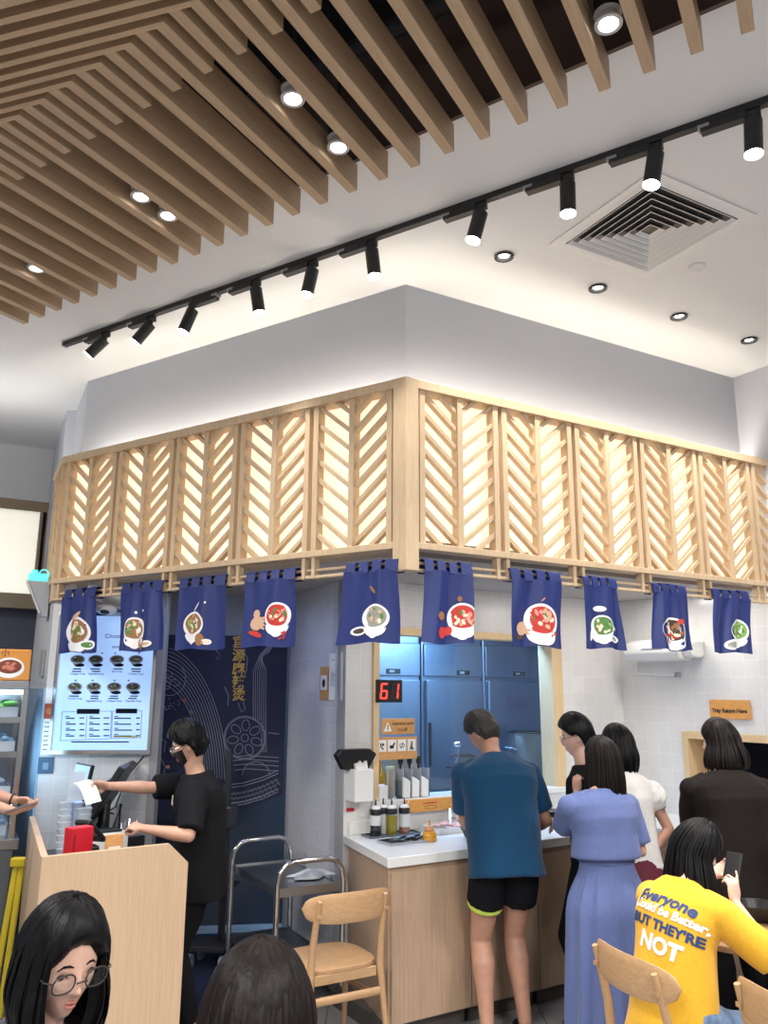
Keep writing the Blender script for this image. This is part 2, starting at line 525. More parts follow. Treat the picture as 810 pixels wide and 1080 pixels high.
# kitchen behind the window
struct('wall_kitchen_back', MB().box(-0.3, XC + 0.6, 2.05, 2.15, 0, SOF), mat('kitchen_wall', (0.30, 0.36, 0.44), 0.4), FW.m)
struct('wall_kitchen_side', MB().box(XC + 0.35, XC + 0.45, 0.1, 2.05, 0, SOF), 'navywall', FW.m)

# tiled pillar side beside the passage
_q = FP.m.inverted() @ (W0 + FW.y * 0.118)
struct('wall_pillar', MB().prism([V((-1.12, 0, 0)), V((0, 0, 0)), V((_q.x, _q.y, 0)), V((-1.12, 0.12, 0))], (0, 0, SOF)), 'tileside', FP.m)

# right wall with the tray-return hatch
tx0, tz1 = FB.hit(720, 771); tz0 = FB.hit(723, 832)[1]; tx1 = FB.hit(830, 771)[0]
w_ = MB()
w_.box(0, tx0, 0, 0.25, 0, SOF); w_.box(tx0, tx1, 0, 0.25, tz1, SOF); w_.box(tx0, tx1, 0, 0.25, 0, tz0); w_.box(tx1, 2.0, 0, 0.25, 0, SOF)
struct('wall_right', w_, 'tile', FB.m)
struct('wall_right_high', MB().box(0.6, 2.0, 0.02, 0.25, SOF, CZ), 'upperwall', FB.m)
ho = tag(empty('window_2', FB.m), kind='structure')
fr = MB(); fw2 = 0.05
fr.box(tx0, tx0 + fw2, -0.015, 0.25, tz0, tz1); fr.box(tx0 + fw2, tx1, -0.015, 0.25, tz1 - fw2, tz1); fr.box(tx0 + fw2, tx1, -0.015, 0.25, tz0, tz0 + 0.03)
fr.build('window_frame', 'windowwood', ho, None, False, 0.003)
struct('wall_hatch_back', MB().box(tx0 - 0.2, tx1 + 0.2, 0.75, 0.8, tz0 - 0.2, tz1 + 0.2), mat('hatch_dark', s2l(14, 16, 34), 0.8), FB.m)

# menu wall, stall side wall, passage
menu_w = FM.hit(163, 800)[0]
struct('wall_menu', MB().box(0, menu_w, 0, 0.14, 0, SOF), 'tileside', FM.m)
struct('trim_2', MB().box(menu_w - 0.03, menu_w + 0.02, -0.015, 0.14, 0, SOF), mat('grey_trim', (0.33, 0.33, 0.35), 0.5), FM.m, 0.003)
struct('wall_stall_side', MB().box(-0.85, 0, 0, 0.10, 0, SOF), mat('side_grey', (0.50, 0.51, 0.54), 0.6), FS.m)
struct('trim_3', MB().box(-0.80, 0.0, -0.012, -0.002, 0, 1.76), mat('pale_blue_panel', s2l(176, 208, 238), 0.12, coat=0.5), FS.m)
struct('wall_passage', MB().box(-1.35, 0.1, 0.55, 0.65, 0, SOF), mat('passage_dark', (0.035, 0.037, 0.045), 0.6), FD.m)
struct('wall_passage_side', MB().box(-1.25, -1.15, 0.0, 0.55, 0, SOF), 'navywall', FD.m)
struct('trim_4', MB().box(-1.14, 0.0, 0.0, 0.10, 2.16, SOF), mat('grey_lintel', (0.30, 0.34, 0.40), 0.6), FD.m)

# far left: navy wall, white band above, lit sign box
b6 = FS.w(-0.80, 0, 0)
FF = Fr(b6, 60.0)
struct('wall_far_left', MB().box(-4.5, 0, 0, 0.12, 0, FF.hit(50, 530)[1]), 'navywall', FF.m)
struct('wall_far_left_upper', MB().prism([up(b5, 3.30), up(b5 - FF.x * 5, 3.30), up(b5 - FF.x * 5 + FF.y * 0.1, 3.30), up(b5 + FF.y * 0.1, 3.30)], (0, 0, CZ - 3.30)), 'white')

# kitchen floor mat area behind the passage
tag(MB().box(-0.95, 0.0, -1.35, 0.3, 0.0, 0.012).build('floor_mat', mat('blue_rubber', s2l(26, 38, 66), 0.7, noise_amt=0.15, noise_scale=40), None, FD.m, False, 0.003), 'dark blue rubber mat on the floor behind the steel trolley', 'mat')

# ================================================================= lattice
def lattice_panel(F, x0, x1, label, group, flip=False):
    root = empty('lattice_panel', F.m @ Matrix.Translation((x0 + 0.0015, 0, 0)))
    tag(root, label, 'screen', group)
    w = x1 - x0 - 0.003; z0, z1 = 2.48, 3.285
    f = MB(); a = 0.012; t = 0.034
    f.box(a, a + t, 0, 0.06, z0, z1); f.box(w - a - t, w - a, 0, 0.06, z0, z1)
    cx = w / 2
    f.box(cx - 0.017, cx + 0.017, 0, 0.06, z0, z1)
    f.build('frame', 'lattice', root, None, False, 0.002)
    s = MB(); th = 0.0135; drop = 0.165
    for (xa, xb, sgn) in ((a + t, cx - 0.017, 1), (cx + 0.017, w - a - t, -1)):
        for k in range(-2, 9):
            zo = z0 + 0.02 + k * 0.102 + drop
            za, zb = (zo, zo - drop) if sgn > 0 else (zo - drop, zo)
            pl = [(xa, za - th), (xb, zb - th), (xb, zb + th), (xa, za + th)]
            pl = clip(clip(pl, 1, z0, False), 1, z1, True)
            if len(pl) >= 3:
                s.prism([V((p[0], 0.012, p[1])) for p in pl], (0, 0.034, 0))
    s.build('slats', 'lattice', root)
    MB().box(0.0, w, 0.085, 0.092, z0, z1).build('light_diffuser', 'glow', root)
    return root

PW = 0.535
for k in range(5):
    x1 = -0.07 - PW * k
    lattice_panel(FL, x1 - PW, x1, f'{ordinal(k)} lit herringbone panel left of the corner post of the lattice', 'lit lattice panels left of the corner')
for k in range(6):
    x0 = 0.07 + PW * k
    lattice_panel(FRT, x0, x0 + PW, f'{ordinal(k)} lit herringbone panel right of the corner post of the lattice', 'lit lattice panels right of the corner')
LE = FL.w(-0.07 - PW * 5 - 0.03, 0.0, 0)
FE = Fr(LE, 152)
lattice_panel(FE, -0.52, -0.02, 'narrow lattice panel turning the far left end of the screen', 'lit lattice panel at the end')

xl = -0.07 - PW * 5 - 0.03
def beam(F, x0, x1, label):
    root = tag(empty('lattice_beam', F.m), label, 'beam')
    MB().box(x0, x1, -0.012, 0.075, 2.446, 2.48).build('lower_rail', 'lattice', root, None, False, 0.003)
    MB().box(x0, x1, -0.012, 0.09, 3.285, 3.335).build('upper_rail', 'lattice', root, None, False, 0.003)
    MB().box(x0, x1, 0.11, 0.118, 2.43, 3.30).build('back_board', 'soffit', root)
beam(FL, xl, -0.065, 'pale wood top and bottom rails of the lattice left of the corner')
beam(FRT, 0.065, 0.07 + PW * 6, 'pale wood top and bottom rails of the lattice right of the corner')
beam(FE, -0.55, -0.0, 'short wood rails at the far left end of the lattice')
# corner post, two faces meeting at the corner
cp = MB()
a_ = [FL.w(-0.068, -0.016, 0), LC + (FL.y + FRT.y) * -0.012, FRT.w(0.068, -0.016, 0), FRT.w(0.068, 0.05, 0), LC + V((0, 0.12, 0)), FL.w(-0.068, 0.05, 0)]
cp.prism([up(p, 2.335) for p in a_], (0, 0, 1.0))
tag(cp.build('corner_post', 'lattice', None, None, False, 0.003), 'pale wood corner post where the two lattice runs meet', 'post')
# led strips in the cove behind the lattice
for F, x0, x1, lb in ((FL, xl + 0.05, -0.10, 'warm led strip in the cove over the left lattice'), (FRT, 0.10, 0.07 + PW * 6 - 0.1, 'warm led strip in the cove over the right lattice')):
    tag(MB().box(x0, x1, 0.135, 0.155, 3.235, 3.245).build('led_strip', 'cove', None, F.m), lb, 'light')

# hanging rails for the curtains under the lattice
def rails(F, x0, x1, joints, label):
    root = tag(empty('curtain_rail', F.m), label, 'rail')
    r = MB()
    r.box(x0, x1, 0.012, 0.030, 2.372, 2.386); r.box(x0, x1, 0.005, 0.035, 2.335, 2.350)
    r.build('bars', 'lattice', root, None, False, 0.002)
    for j in joints:
        for d in (-0.032, 0.032):
            MB().box(j + d - 0.011, j + d + 0.011, 0.0, 0.045, 2.333, 2.446).build('hanger', 'lattice', root, None, False, 0.002)
rails(FL, xl, -0.07, [-0.07 - PW * k for k in range(1, 6)], 'pale wood double rail under the lattice left of the corner post')
rails(FRT, 0.07, 0.07 + PW * 6, [0.07 + PW * k for k in range(1, 7)], 'pale wood double rail under the lattice right of the corner post')
rails(FE, -0.55, 0.0, [-0.52, -0.03], 'short double rail at the far left end under the lattice')

# lit sign box on the far left wall
lb = tag(empty('light_box', FF.m), 'tall frosted light box in a brown frame on the navy wall', 'light box')
x1_, zt = FF.hit(50, 533); zb = FF.hit(41, 641)[1]
fr = MB(); t = 0.07
X0 = x1_ - 1.6
fr.box(X0, x1_, -0.10, -0.005, zb - 0.02, zb + 0.09); fr.box(X0, x1_, -0.10, -0.005, zt - 0.075, zt)
xm = [FF.hit(px, 590, -0.1)[0] for px in (45.0, 41.2, 38.0)]
fr.box(xm[0], x1_, -0.10, -0.005, zb + 0.09, zt - 0.075); fr.box(xm[2], xm[1], -0.095, -0.005, zb + 0.09, zt - 0.075)
fr.build('frame', mat('taupe_metal', s2l(112, 100, 84), 0.5), lb, None, False, 0.003)
MB().box(X0 + 0.05, x1_ - 0.05, -0.06, -0.05, zb + 0.08, zt - 0.07).build('light_diffuser', emit('frosted_light', s2l(232, 232, 222), 0.6), lb)

# led strip washing the white band above the light box
tag(MB().box(X0, x1_ - 0.05, 0.03, 0.05, zt + 0.012, zt + 0.02).build('led_strip', emit('wash_led', (1.0, 0.97, 0.9), 30.0), None, FF.m), 'led strip on top of the far left light box', 'light')

# the strips' light, thrown upwards out of the coves
def cove_lamp(F, x0, x1, y, z, power, col_):
    o = lamp('cove_lamp', 'AREA', F.w((x0 + x1) / 2, y, z), power, col_, x1 - x0, 0.04)
    o.matrix_world = Matrix.Translation(F.w((x0 + x1) / 2, y, z)) @ F.m.to_3x3().to_4x4() @ Matrix.Rotation(PI, 4, 'X')
cove_lamp(FL, xl + 0.05, -0.10, 0.155, 3.26, 3.8, (1.0, 0.90, 0.76))
cove_lamp(FRT, 0.10, 0.07 + PW * 6 - 0.1, 0.155, 3.26, 3.8, (1.0, 0.90, 0.76))
cove_lamp(FF, X0, x1_ - 0.05, -0.05, zt + 0.03, 9, (1.0, 0.97, 0.92))
# ================================================================= slat canopy
SB = R(29.5); SD = V((math.sin(SB), math.cos(SB), 0)); SX = V((math.cos(SB), -math.sin(SB), 0))
ML = atz(101.2, 67.9, ZB)                  # a corner of the herringbone
sm = SX.dot(EN); 
def on_mitre(t):                            # the mitre line is parallel to the line of ends
    return ML + ED * t
def board(name, a, b, w=0.042, h=0.125, label='', group='', z=None):
    """a plank from a to b (bottom centre line), standing on edge"""
    a, b = V(a), V(b); d = (b - a).normalized(); L = (b - a).length
    x = d; y = V((0, 0, 1)).cross(x).normalized(); zz = x.cross(y)
    M = Matrix(((x.x, y.x, zz.x, a.x), (x.y, y.y, zz.y, a.y), (x.z, y.z, zz.z, a.z), (0, 0, 0, 1)))
    o = MB().box(0, L, -w / 2, w / 2, 0, h).build(name, 'slat', None, M, False, 0.002)
    return tag(o, label, 'slat', group)
MT['slat'] = wood('canopy_wood2', s2l(178, 150, 120), s2l(194, 168, 138), (0.5, 9, 9), 0.5)
depth = (E0 - ML).dot(EN)                   # distance from mitre line to ends
slen = depth / SD.dot(EN)
te = (E0 - ML).dot(ED)
for k in range(-10, 16):                    # k grows to the far left; the slat ending at pixel (372, 202) is k = 0
    e = E0 + ED * (PITCHS * k)
    a = e - SD * (slen + 0.02)
    i = k + 10
    board('ceiling_slat', a, e, label=f'{ordinal(i)} long wooden ceiling slat counted from the air diffuser side', group='long slats of the wooden canopy')
mt0 = None
for k in range(-6, 6):
    c = ML + ED * (PITCHS * k)
    board('ceiling_slat', c, c + SD * 0.24, label=f'{ordinal(k + 6)} short slat at the herringbone joint counted from the right', group='short slats at the canopy joint')
    v = V((-1, 0.02, -0.30)).normalized()
    board('ceiling_slat', c + V((0.02, 0, 0)), c + v * 2.1, 0.022, 0.13, label=f'{ordinal(k + 6)} cross slat running left from the herringbone joint counted from the front', group='cross slats of the wooden canopy')

# pipes and a duct up in the dark void
MT['voidgrey'] = mat('void_grey', (0.018, 0.018, 0.020), 0.7)
for i, (off, r, lb) in enumerate(((0.25, 0.035, 'thin dark pipe in the ceiling void nearest the fascia'), (0.75, 0.05, 'thick dark pipe in the middle of the ceiling void'), (1.2, 0.03, 'thin dark pipe deep in the ceiling void'))):
    a = E0 - EN * off - ED * 5; b = E0 - EN * off + ED * 3
    tag(MB().cyl((a.x, a.y, CZ + 0.3 + 0.06 * i), (b.x, b.y, CZ + 0.3 + 0.06 * i), r, n=14).build('ceiling_pipe', 'voidgrey', None, None, True), lb, 'pipe', 'pipes in the ceiling void')
a = E0 - EN * 0.45 - ED * 1.2; b = a - EN * 1.3
tag(MB().prism([V((p.x, p.y, CZ + 0.35)) for p in (a, b, b - ED * 0.3, a - ED * 0.3)], (0, 0, 0.2)).build('air_duct', 'voidgrey', None, None, False, 0.01), 'dark rectangular duct crossing the ceiling void', 'duct')

# ================================================================= recessed downlights
MT['reflector'] = mat('lamp_reflector', (0.75, 0.75, 0.75), 0.2, 0.9)
def downlight(p, r, label, group, power, trim, cone=70, col_=(1, 0.96, 0.9)):
    root = tag(empty('downlight', loc=p), label, 'downlight', group)
    MB().lathe((0, 0, 0), [(r, -0.004), (r * 0.98, -0.012), (r * 0.72, -0.012), (r * 0.62, 0.010), (r * 0.62, 0.03), (r, 0.03)], 28, cap=False).build('trim_ring', trim, root, None, True)
    MB().lathe((0, 0, 0), [(0.0001, 0.000), (r * 0.5, 0.000), (r * 0.62, 0.006), (0.0001, 0.008)], 24).build('lamp_lens', 'ledwhite', root, None, True)
    lamp('downlight_lamp', 'SPOT', (p[0], p[1], p[2] - 0.02), power, col_, 0.035, spot=R(cone), blend=0.6).parent = None
for i, q in enumerate(((531.5, 269.5), (630.5, 303), (716, 333), (790, 358))):
    p = atz(*q, CZ)
    downlight((p.x, p.y, CZ - 0.001), 0.052, f'{ordinal(i)} black ringed downlight along the ceiling edge counted from the lattice corner', 'black downlights over the serving line', 90, 'black', 85)
MT['trimgrey'] = mat('lamp_trim', (0.55, 0.55, 0.55), 0.4)
cn = {0: 'farthest front', 1: ''}
lbls = ['downlight between slats above the left third of the track', 'downlight between slats nearest the line of slat ends', 'brightest downlight in the middle left of the canopy', 'downlight just right of the brightest canopy downlight', 'downlight at the far left end of the canopy', 'downlight between slats near the top right of the canopy']
for q, lb_ in zip(((303, 105), (351, 156), (144, 208), (170, 229), (33, 284), (648, 20)), lbls):
    LZ_ = CZ - 0.10
    p = atz(*q, LZ_)
    # hang each lamp in the middle of the gap between two slats
    rel = p - E0; den = ED.x * SD.y - ED.y * SD.x
    u_ = (rel.x * SD.y - rel.y * SD.x) / den; v_ = (ED.x * rel.y - ED.y * rel.x) / den
    u2 = (math.floor(u_ / PITCHS) + 0.5) * PITCHS
    p = E0 + ED * u2 + SD * v_
    root_p = (p.x, p.y, LZ_)
    downlight(root_p, 0.046, lb_, 'downlights among the canopy slats', 40, 'trimgrey', 80)
    # the can of the lamp and the rod holding it up
    tag(MB().cyl((p.x, p.y, LZ_ + 0.031), (p.x, p.y, CZ + 0.02), 0.042, n=20).cyl((p.x, p.y, CZ + 0.02), (p.x, p.y, CZ + 0.63), 0.006, n=8).build('lamp_can', 'voidgrey', None, None, True), 'dark lamp can above the ' + lb_, 'lamp can', 'lamp cans above the canopy')

# ================================================================= track with spotlights
T0 = atz(69, 361, CZ); T1 = atz(870, 82, CZ); TD = (T1 - T0).normalized(); TL = (T1 - T0).length
TB = math.degrees(math.atan2(TD.x, TD.y))
FT = Fr((T0.x, T0.y), TB)
tr = tag(empty('lighting_track', FT.m), 'long black lighting track across the white ceiling', 'light track')
MB().box(0, TL, -0.018, 0.018, CZ - 0.030, CZ - 0.001).build('rail', 'black', tr, None, False, 0.002)
MB().box(-0.012, 0.0, -0.02, 0.02, CZ - 0.032, CZ - 0.001).build('end_cap', 'greyplastic', tr, None, False, 0.002)
spots = [((112, 350), (97, 371), -1), ((160, 334), (152, 350), -1), ((204, 320), (197, 341), 1), ((270, 297), (271, 312), -1), ((330, 278), (327, 296), -1), ((392, 254), (393, 270), -1), ((507, 216), (504, 235), -1), ((598, 183), (598.5, 199), -1), ((691, 152), (690, 172), -1), ((793, 115), (794, 134), -1)]
for i, (jq, hq, side) in enumerate(spots):
    jx = FT.hit(*jq)[0]
    # joint under the track and the head's centre: same distance from the camera plane
    J = V((jx, 0, CZ - 0.075))
    jw = FT.m @ J
    hw = aty(hq[0], hq[1], jw.y)
    d = hw - jw; d.z = min(d.z, -0.05); d.normalize()
    dl_ = FT.m.to_3x3().inverted() @ d
    root = tag(empty('track_spotlight', FT.m @ Matrix.Translation(J)), f'{ordinal(i)} black cylinder spotlight on the track counted from its far left end', 'spotlight', 'spotlights along the black track')
    MB().box(0.02 if side > 0 else -0.19, 0.19 if side > 0 else -0.02, -0.020, 0.020, 0.012, 0.044).build('adapter', 'black', root, None, False, 0.003)
    MB().box(-0.20 if side < 0 else 0.16, -0.155 if side < 0 else 0.20, -0.021, 0.021, 0.030, 0.0445).build('adapter_clip', 'greyplastic', root, None, False, 0.002)
    MB().box(-0.03, 0.03, -0.012, 0.012, 0.010, 0.04).cyl((0, 0, 0.02), (0, 0, -0.012), 0.010, n=12).build('joint', 'black', root, None, False, 0.001)
    a = V(dl_) * 0.005 ; b = V(dl_) * 0.150
    MB().cyl(a, b, 0.034, n=28).build('lamp_head', 'black', root, None, True)
    q = dl_.to_track_quat('Z', 'Y').to_matrix().to_4x4(); q.translation = b
    MB().lathe((0, 0, 0), [(0.034, -0.002), (0.034, 0.003), (0.029, 0.003), (0.026, -0.0), (0.0001, 0.0015)], 24, 0, q).build('lamp_lens', 'ledwhite', root, None, True)
    tip = FT.m @ (J + V(dl_) * 0.175)
    lamp('track_lamp', 'SPOT', tip, 60, (1.0, 0.95, 0.88), 0.03, aim=tip + d, spot=R(58), blend=0.8)

# ================================================================= air diffuser, detector
A = [atz(*q, CZ) for q in ((577, 258), (677, 292), (797, 225), (700, 177))]
cen = sum(A, V()) / 4
FA = Fr((cen.x, cen.y), math.degrees(math.atan2((A[1] - A[0]).x, (A[1] - A[0]).y)))
ad = tag(empty('air_diffuser', FA.m), 'square white ceiling air diffuser with stepped louvres', 'air vent')
hs = 0.345
def sqring(mb, r0, z0, r1, z1, th=0.004):
    rings = []
    for r, z in ((r0, z0), (r1, z1), (r1 - th, z1), (r0 - th, z0)):
        rings.append((r, z))
    rr = [[V((sx * r, sy * r, z)) for sx, sy in ((-1, -1), (1, -1), (1, 1), (-1, 1))] for r, z in rings + rings[:1]]
    mb.loft(rr, cap=False)
f = MB(); sqring(f, hs, CZ - 0.002, hs - 0.055, CZ - 0.014, 0.002)
f.box(-hs, hs, -hs, -hs + 0.05, CZ - 0.008, CZ - 0.001).box(-hs, hs, hs - 0.05, hs, CZ - 0.008, CZ - 0.001).box(-hs, -hs + 0.05, -hs + 0.05, hs - 0.05, CZ - 0.008, CZ - 0.001).box(hs - 0.05, hs, -hs + 0.05, hs - 0.05, CZ - 0.008, CZ - 0.001)
f.build('frame', 'plastic', ad)
b_ = MB()
for k in range(7):
    r1 = hs - 0.06 - k * 0.039
    sqring(b_, r1, CZ - 0.018, r1 - 0.030, CZ + 0.012, 0.004)
b_.build('louvres', 'plastic', ad)
MB().box(-hs + 0.05, hs - 0.05, -hs + 0.05, hs - 0.05, CZ - 0.0035, CZ - 0.0015).build('dark_throat', 'blackplastic', ad)
p = atz(735, 281, CZ)
tag(MB().lathe((p.x, p.y, CZ), [(0.0001, -0.010), (0.040, -0.010), (0.045, -0.006), (0.045, -0.001), (0.0001, -0.001)], 28).build('ceiling_cover_plate', 'white', None, None, True), 'small round white cover plate on the ceiling beside the air diffuser', 'cover plate')
# ================================================================= serving counter
WT = 0.90
F0 = atz(409, 905.5, WT) - V((0, 0, 0)); F0.z = 0
lf = lambda p: ((V(p) - FW.o).dot(FW.x), (V(p) - FW.o).dot(FW.y))
fx, fy = lf(F0)
RX = XC - 0.62                               # front of the return counter along the right wall
wt = [(0.0, -0.005), (fx, fy), (RX, fy), (RX, -2.3), (XC - 0.01, -2.3), (XC - 0.005, -0.005)]
tag(MB().prism([V((x, y, WT - 0.05)) for x, y in wt], (0, 0, 0.05)).build('worktop', 'counter', None, FW.m, False, 0.004), 'white stone worktop running along the serving line and round the corner', 'worktop')

ux = [fx + 0.02] + [FW.hit(px, 990, fy + 0.02)[0] for px in (495.5, 567)]
ux += [ux[2] + 0.52, RX + 0.02]
labels_u = ['wooden base cabinet at the left end of the counter with end panel', 'wooden base cabinet behind the legs of the person in teal shirt', 'wooden base cabinet beside the person in lavender dress', 'wooden base cabinet in the inner corner of the counter']
y0c = fy + 0.025
for i in range(4):
    a, b = ux[i] + 0.001, ux[i + 1] - 0.001
    root = tag(empty('base_cabinet', FW.m), labels_u[i], 'cabinet', 'base cabinets of the serving counter')
    if i == 0:
        pts = [(0.03, -0.02), (a, y0c + 0.0), (b, y0c + 0.0), (b, -0.02)]
        MB().prism([V((x, y, 0.09)) for x, y in pts], (0, 0, WT - 0.055 - 0.09)).build('carcass', 'cabinet', root, None, False, 0.002)
    else:
        MB().box(a, b, y0c, -0.02, 0.09, WT - 0.055).build('carcass', 'cabinet', root, None, False, 0.002)
    MB().box(a + (0.012 if i == 0 else 0.004), b - 0.004, y0c - 0.019, y0c - 0.001, 0.10, WT - 0.075).build('door', 'cabinet', root, None, False, 0.002)
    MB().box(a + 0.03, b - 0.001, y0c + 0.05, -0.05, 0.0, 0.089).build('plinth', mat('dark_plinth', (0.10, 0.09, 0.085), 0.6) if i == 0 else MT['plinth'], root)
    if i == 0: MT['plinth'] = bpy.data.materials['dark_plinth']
for i in range(3):
    ya = fy - 0.02 - i * 0.52
    root = tag(empty('base_cabinet', FW.m), ['wooden base cabinet of the return counter beside the inner corner', 'wooden base cabinet of the return counter behind the seated person in yellow', 'wooden base cabinet of the return counter below the tray hatch'][i], 'cabinet', 'base cabinets of the return counter')
    MB().box(RX + 0.025, XC - 0.02, ya - 0.518, ya, 0.09, WT - 0.055).build('carcass', 'cabinet', root, None, False, 0.002)
    MB().box(RX + 0.006, RX + 0.024, ya - 0.514, ya - 0.004, 0.10, WT - 0.075).build('door', 'cabinet', root, None, False, 0.002)
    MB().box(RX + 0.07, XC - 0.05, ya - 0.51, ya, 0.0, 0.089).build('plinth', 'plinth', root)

# raised stone shelf under the window
LZ = wz0
tag(MB().box(0.03, XC - 0.02, -0.03, -0.002, WT + 0.001, WT + 0.08).box(wx0 - 0.01, wx1 + 0.02, -0.03, -0.002, WT + 0.08, LZ - 0.041).build('stone_upstand', 'counter', None, FW.m, False, 0.003), 'white stone upstand along the wall under the kitchen window', 'upstand')

# ----------------------------------------------------------------- kitchen seen through the glass
MT['kfridge'] = mat('kitchen_steel', (0.36, 0.42, 0.50), 0.30, 0.9, noise_amt=0.05, noise_scale=6, stretch=(20, 20, 1))
ky = 1.25
xs = [FW.hit(px, 740, ky)[0] for px in (380, 443.5, 509, 580)]
ztop = FW.hit(470, 668, ky)[1]; zdoor = FW.hit(470, 716, ky)[1]
lab = ['steel upright fridge at the left behind the kitchen glass', 'steel upright fridge in the middle behind the kitchen glass', 'steel upright fridge at the right behind the kitchen glass']
for i in range(3):
    a, b = xs[i] + 0.012, xs[i + 1] - 0.012
    root = tag(empty('kitchen_fridge', FW.m), lab[i], 'fridge', 'upright fridges in the kitchen')
    MB().box(a, b, ky, ky + 0.7, 0.1, ztop).build('body', 'kfridge', root, None, False, 0.01)
    MB().box(a + 0.01, b - 0.01, ky - 0.03, ky - 0.001, zdoor + 0.02, ztop - 0.10).build('top_panel', 'kfridge', root, None, False, 0.006)
    d = MB().box(a + 0.02, b - 0.02, ky - 0.05, ky - 0.001, 0.95, zdoor - 0.01).build('door', 'kfridge', root, None, False, 0.012)
    MB().box(a + 0.02, b - 0.02, ky - 0.05, ky - 0.001, 0.15, 0.93).build('door', 'kfridge', root, None, False, 0.012)
    MB().box(a + 0.03, a + 0.05, ky - 0.075, ky - 0.051, 1.15, 1.5).build('handle', 'blackplastic', d, None, False, 0.004)
    cx = (a + b) / 2 + (0.0 if i != 1 else 0.1)
    c = MB().box(cx - 0.07, cx + 0.07, ky - 0.036, ky - 0.031, zdoor + 0.035, zdoor + 0.075).build('control_panel', 'blackplastic', root, None, False, 0.002)
    MB().box(cx - 0.04, cx + 0.01, ky - 0.0375, ky - 0.0365, zdoor + 0.045, zdoor + 0.065).build('display', 'greyplastic', c)
    for q in (a + 0.06, b - 0.06): MB().cyl((q, ky + 0.08, 0), (q, ky + 0.08, 0.1), 0.02, n=12).cyl((q, ky + 0.6, 0), (q, ky + 0.6, 0.1), 0.02, n=12).build('leg', 'blackplastic', root)
# steel bench with pots behind the sill
bz = 1.00
root = tag(empty('kitchen_bench', FW.m), 'steel kitchen bench behind the glass carrying the cooking pots', 'bench')
MB().box(wx0, wx1 + 0.3, 0.18, 0.78, bz - 0.04, bz).build('top', 'darksteel', root, None, False, 0.004)
for q in (wx0 + 0.05, wx1 + 0.25):
    for yy in (0.22, 0.74): MB().cyl((q, yy, 0), (q, yy, bz - 0.041), 0.02, n=12).build('leg', 'darksteel', root)
MT['potsteel'] = mat('pot_steel', (0.30, 0.28, 0.27), 0.32, 0.9)
def pot(px, py, y, r, h, label, m):
    x = FW.hit(px, py, y)[0]
    root = tag(empty('cooking_pot', FW.m @ Matrix.Translation((x, y, bz))), label, 'pot')
    MB().lathe((0, 0, 0), [(r - 0.004, h + 0.0105), (r + 0.014, h + 0.0105), (r + 0.014, h + 0.02), (r - 0.004, h + 0.02)], 36, cap=False).build('rim', 'blackplastic', root, None, True)
    MB().lathe((0, 0, 0), [(r * 0.97, 0.001), (r, 0.01), (r, h), (r + 0.012, h + 0.004), (r + 0.012, h + 0.010), (r - 0.006, h + 0.008), (r - 0.008, 0.012), (0.001, 0.012)], 36).build('pot_body', m, root, None, True)
    for s in (-1, 1):
        MB().tube([(s * r, -0.05, h * 0.75), (s * (r + 0.035), -0.045, h * 0.77), (s * (r + 0.035), 0.045, h * 0.77), (s * r, 0.05, h * 0.75)], 0.007, 8).build('handle', 'chrome', root, None, True)
pot(557, 800, 0.46, 0.155, 0.43, 'tall steel stock pot behind the glass at the right', 'potsteel')
pot(489, 815, 0.40, 0.085, 0.28, 'small dark pot behind the glass beside the teal shirt', 'darksteel')
x = FW.hit(482, 812, 0.36)[0]
rl = tag(empty('ladle', FW.m), 'steel ladle standing in the small dark pot behind the glass', 'ladle')
MB().tube([(x + 0.03, 0.40, bz + 0.1), (x, 0.34, bz + 0.30), (x - 0.03, 0.30, bz + 0.37)], 0.006, 8).build('handle', 'chrome', rl, None, True)
MB().ell((x - 0.045, 0.29, bz + 0.385), 0.035, 0.02, 0.022).build('bowl', 'chrome', rl, None, True)
# squat gas-hob things low behind the sill: a lidded blue bin at right
x = FW.hit(572, 812, 0.6)[0]
bb = tag(empty('storage_box', FW.m @ Matrix.Translation((x, 0.62, bz))), 'blue plastic storage box behind the glass beside the stock pot', 'box')
MT['bluebox'] = mat('blue_plastic', s2l(40, 78, 132), 0.4)
MB().box(-0.11, 0.11, -0.09, 0.09, 0.001, 0.20).build('body', 'bluebox', bb, None, False, 0.01)
MB().box(-0.12, 0.12, -0.10, 0.10, 0.201, 0.225).build('lid', 'bluebox', bb, None, False, 0.006)

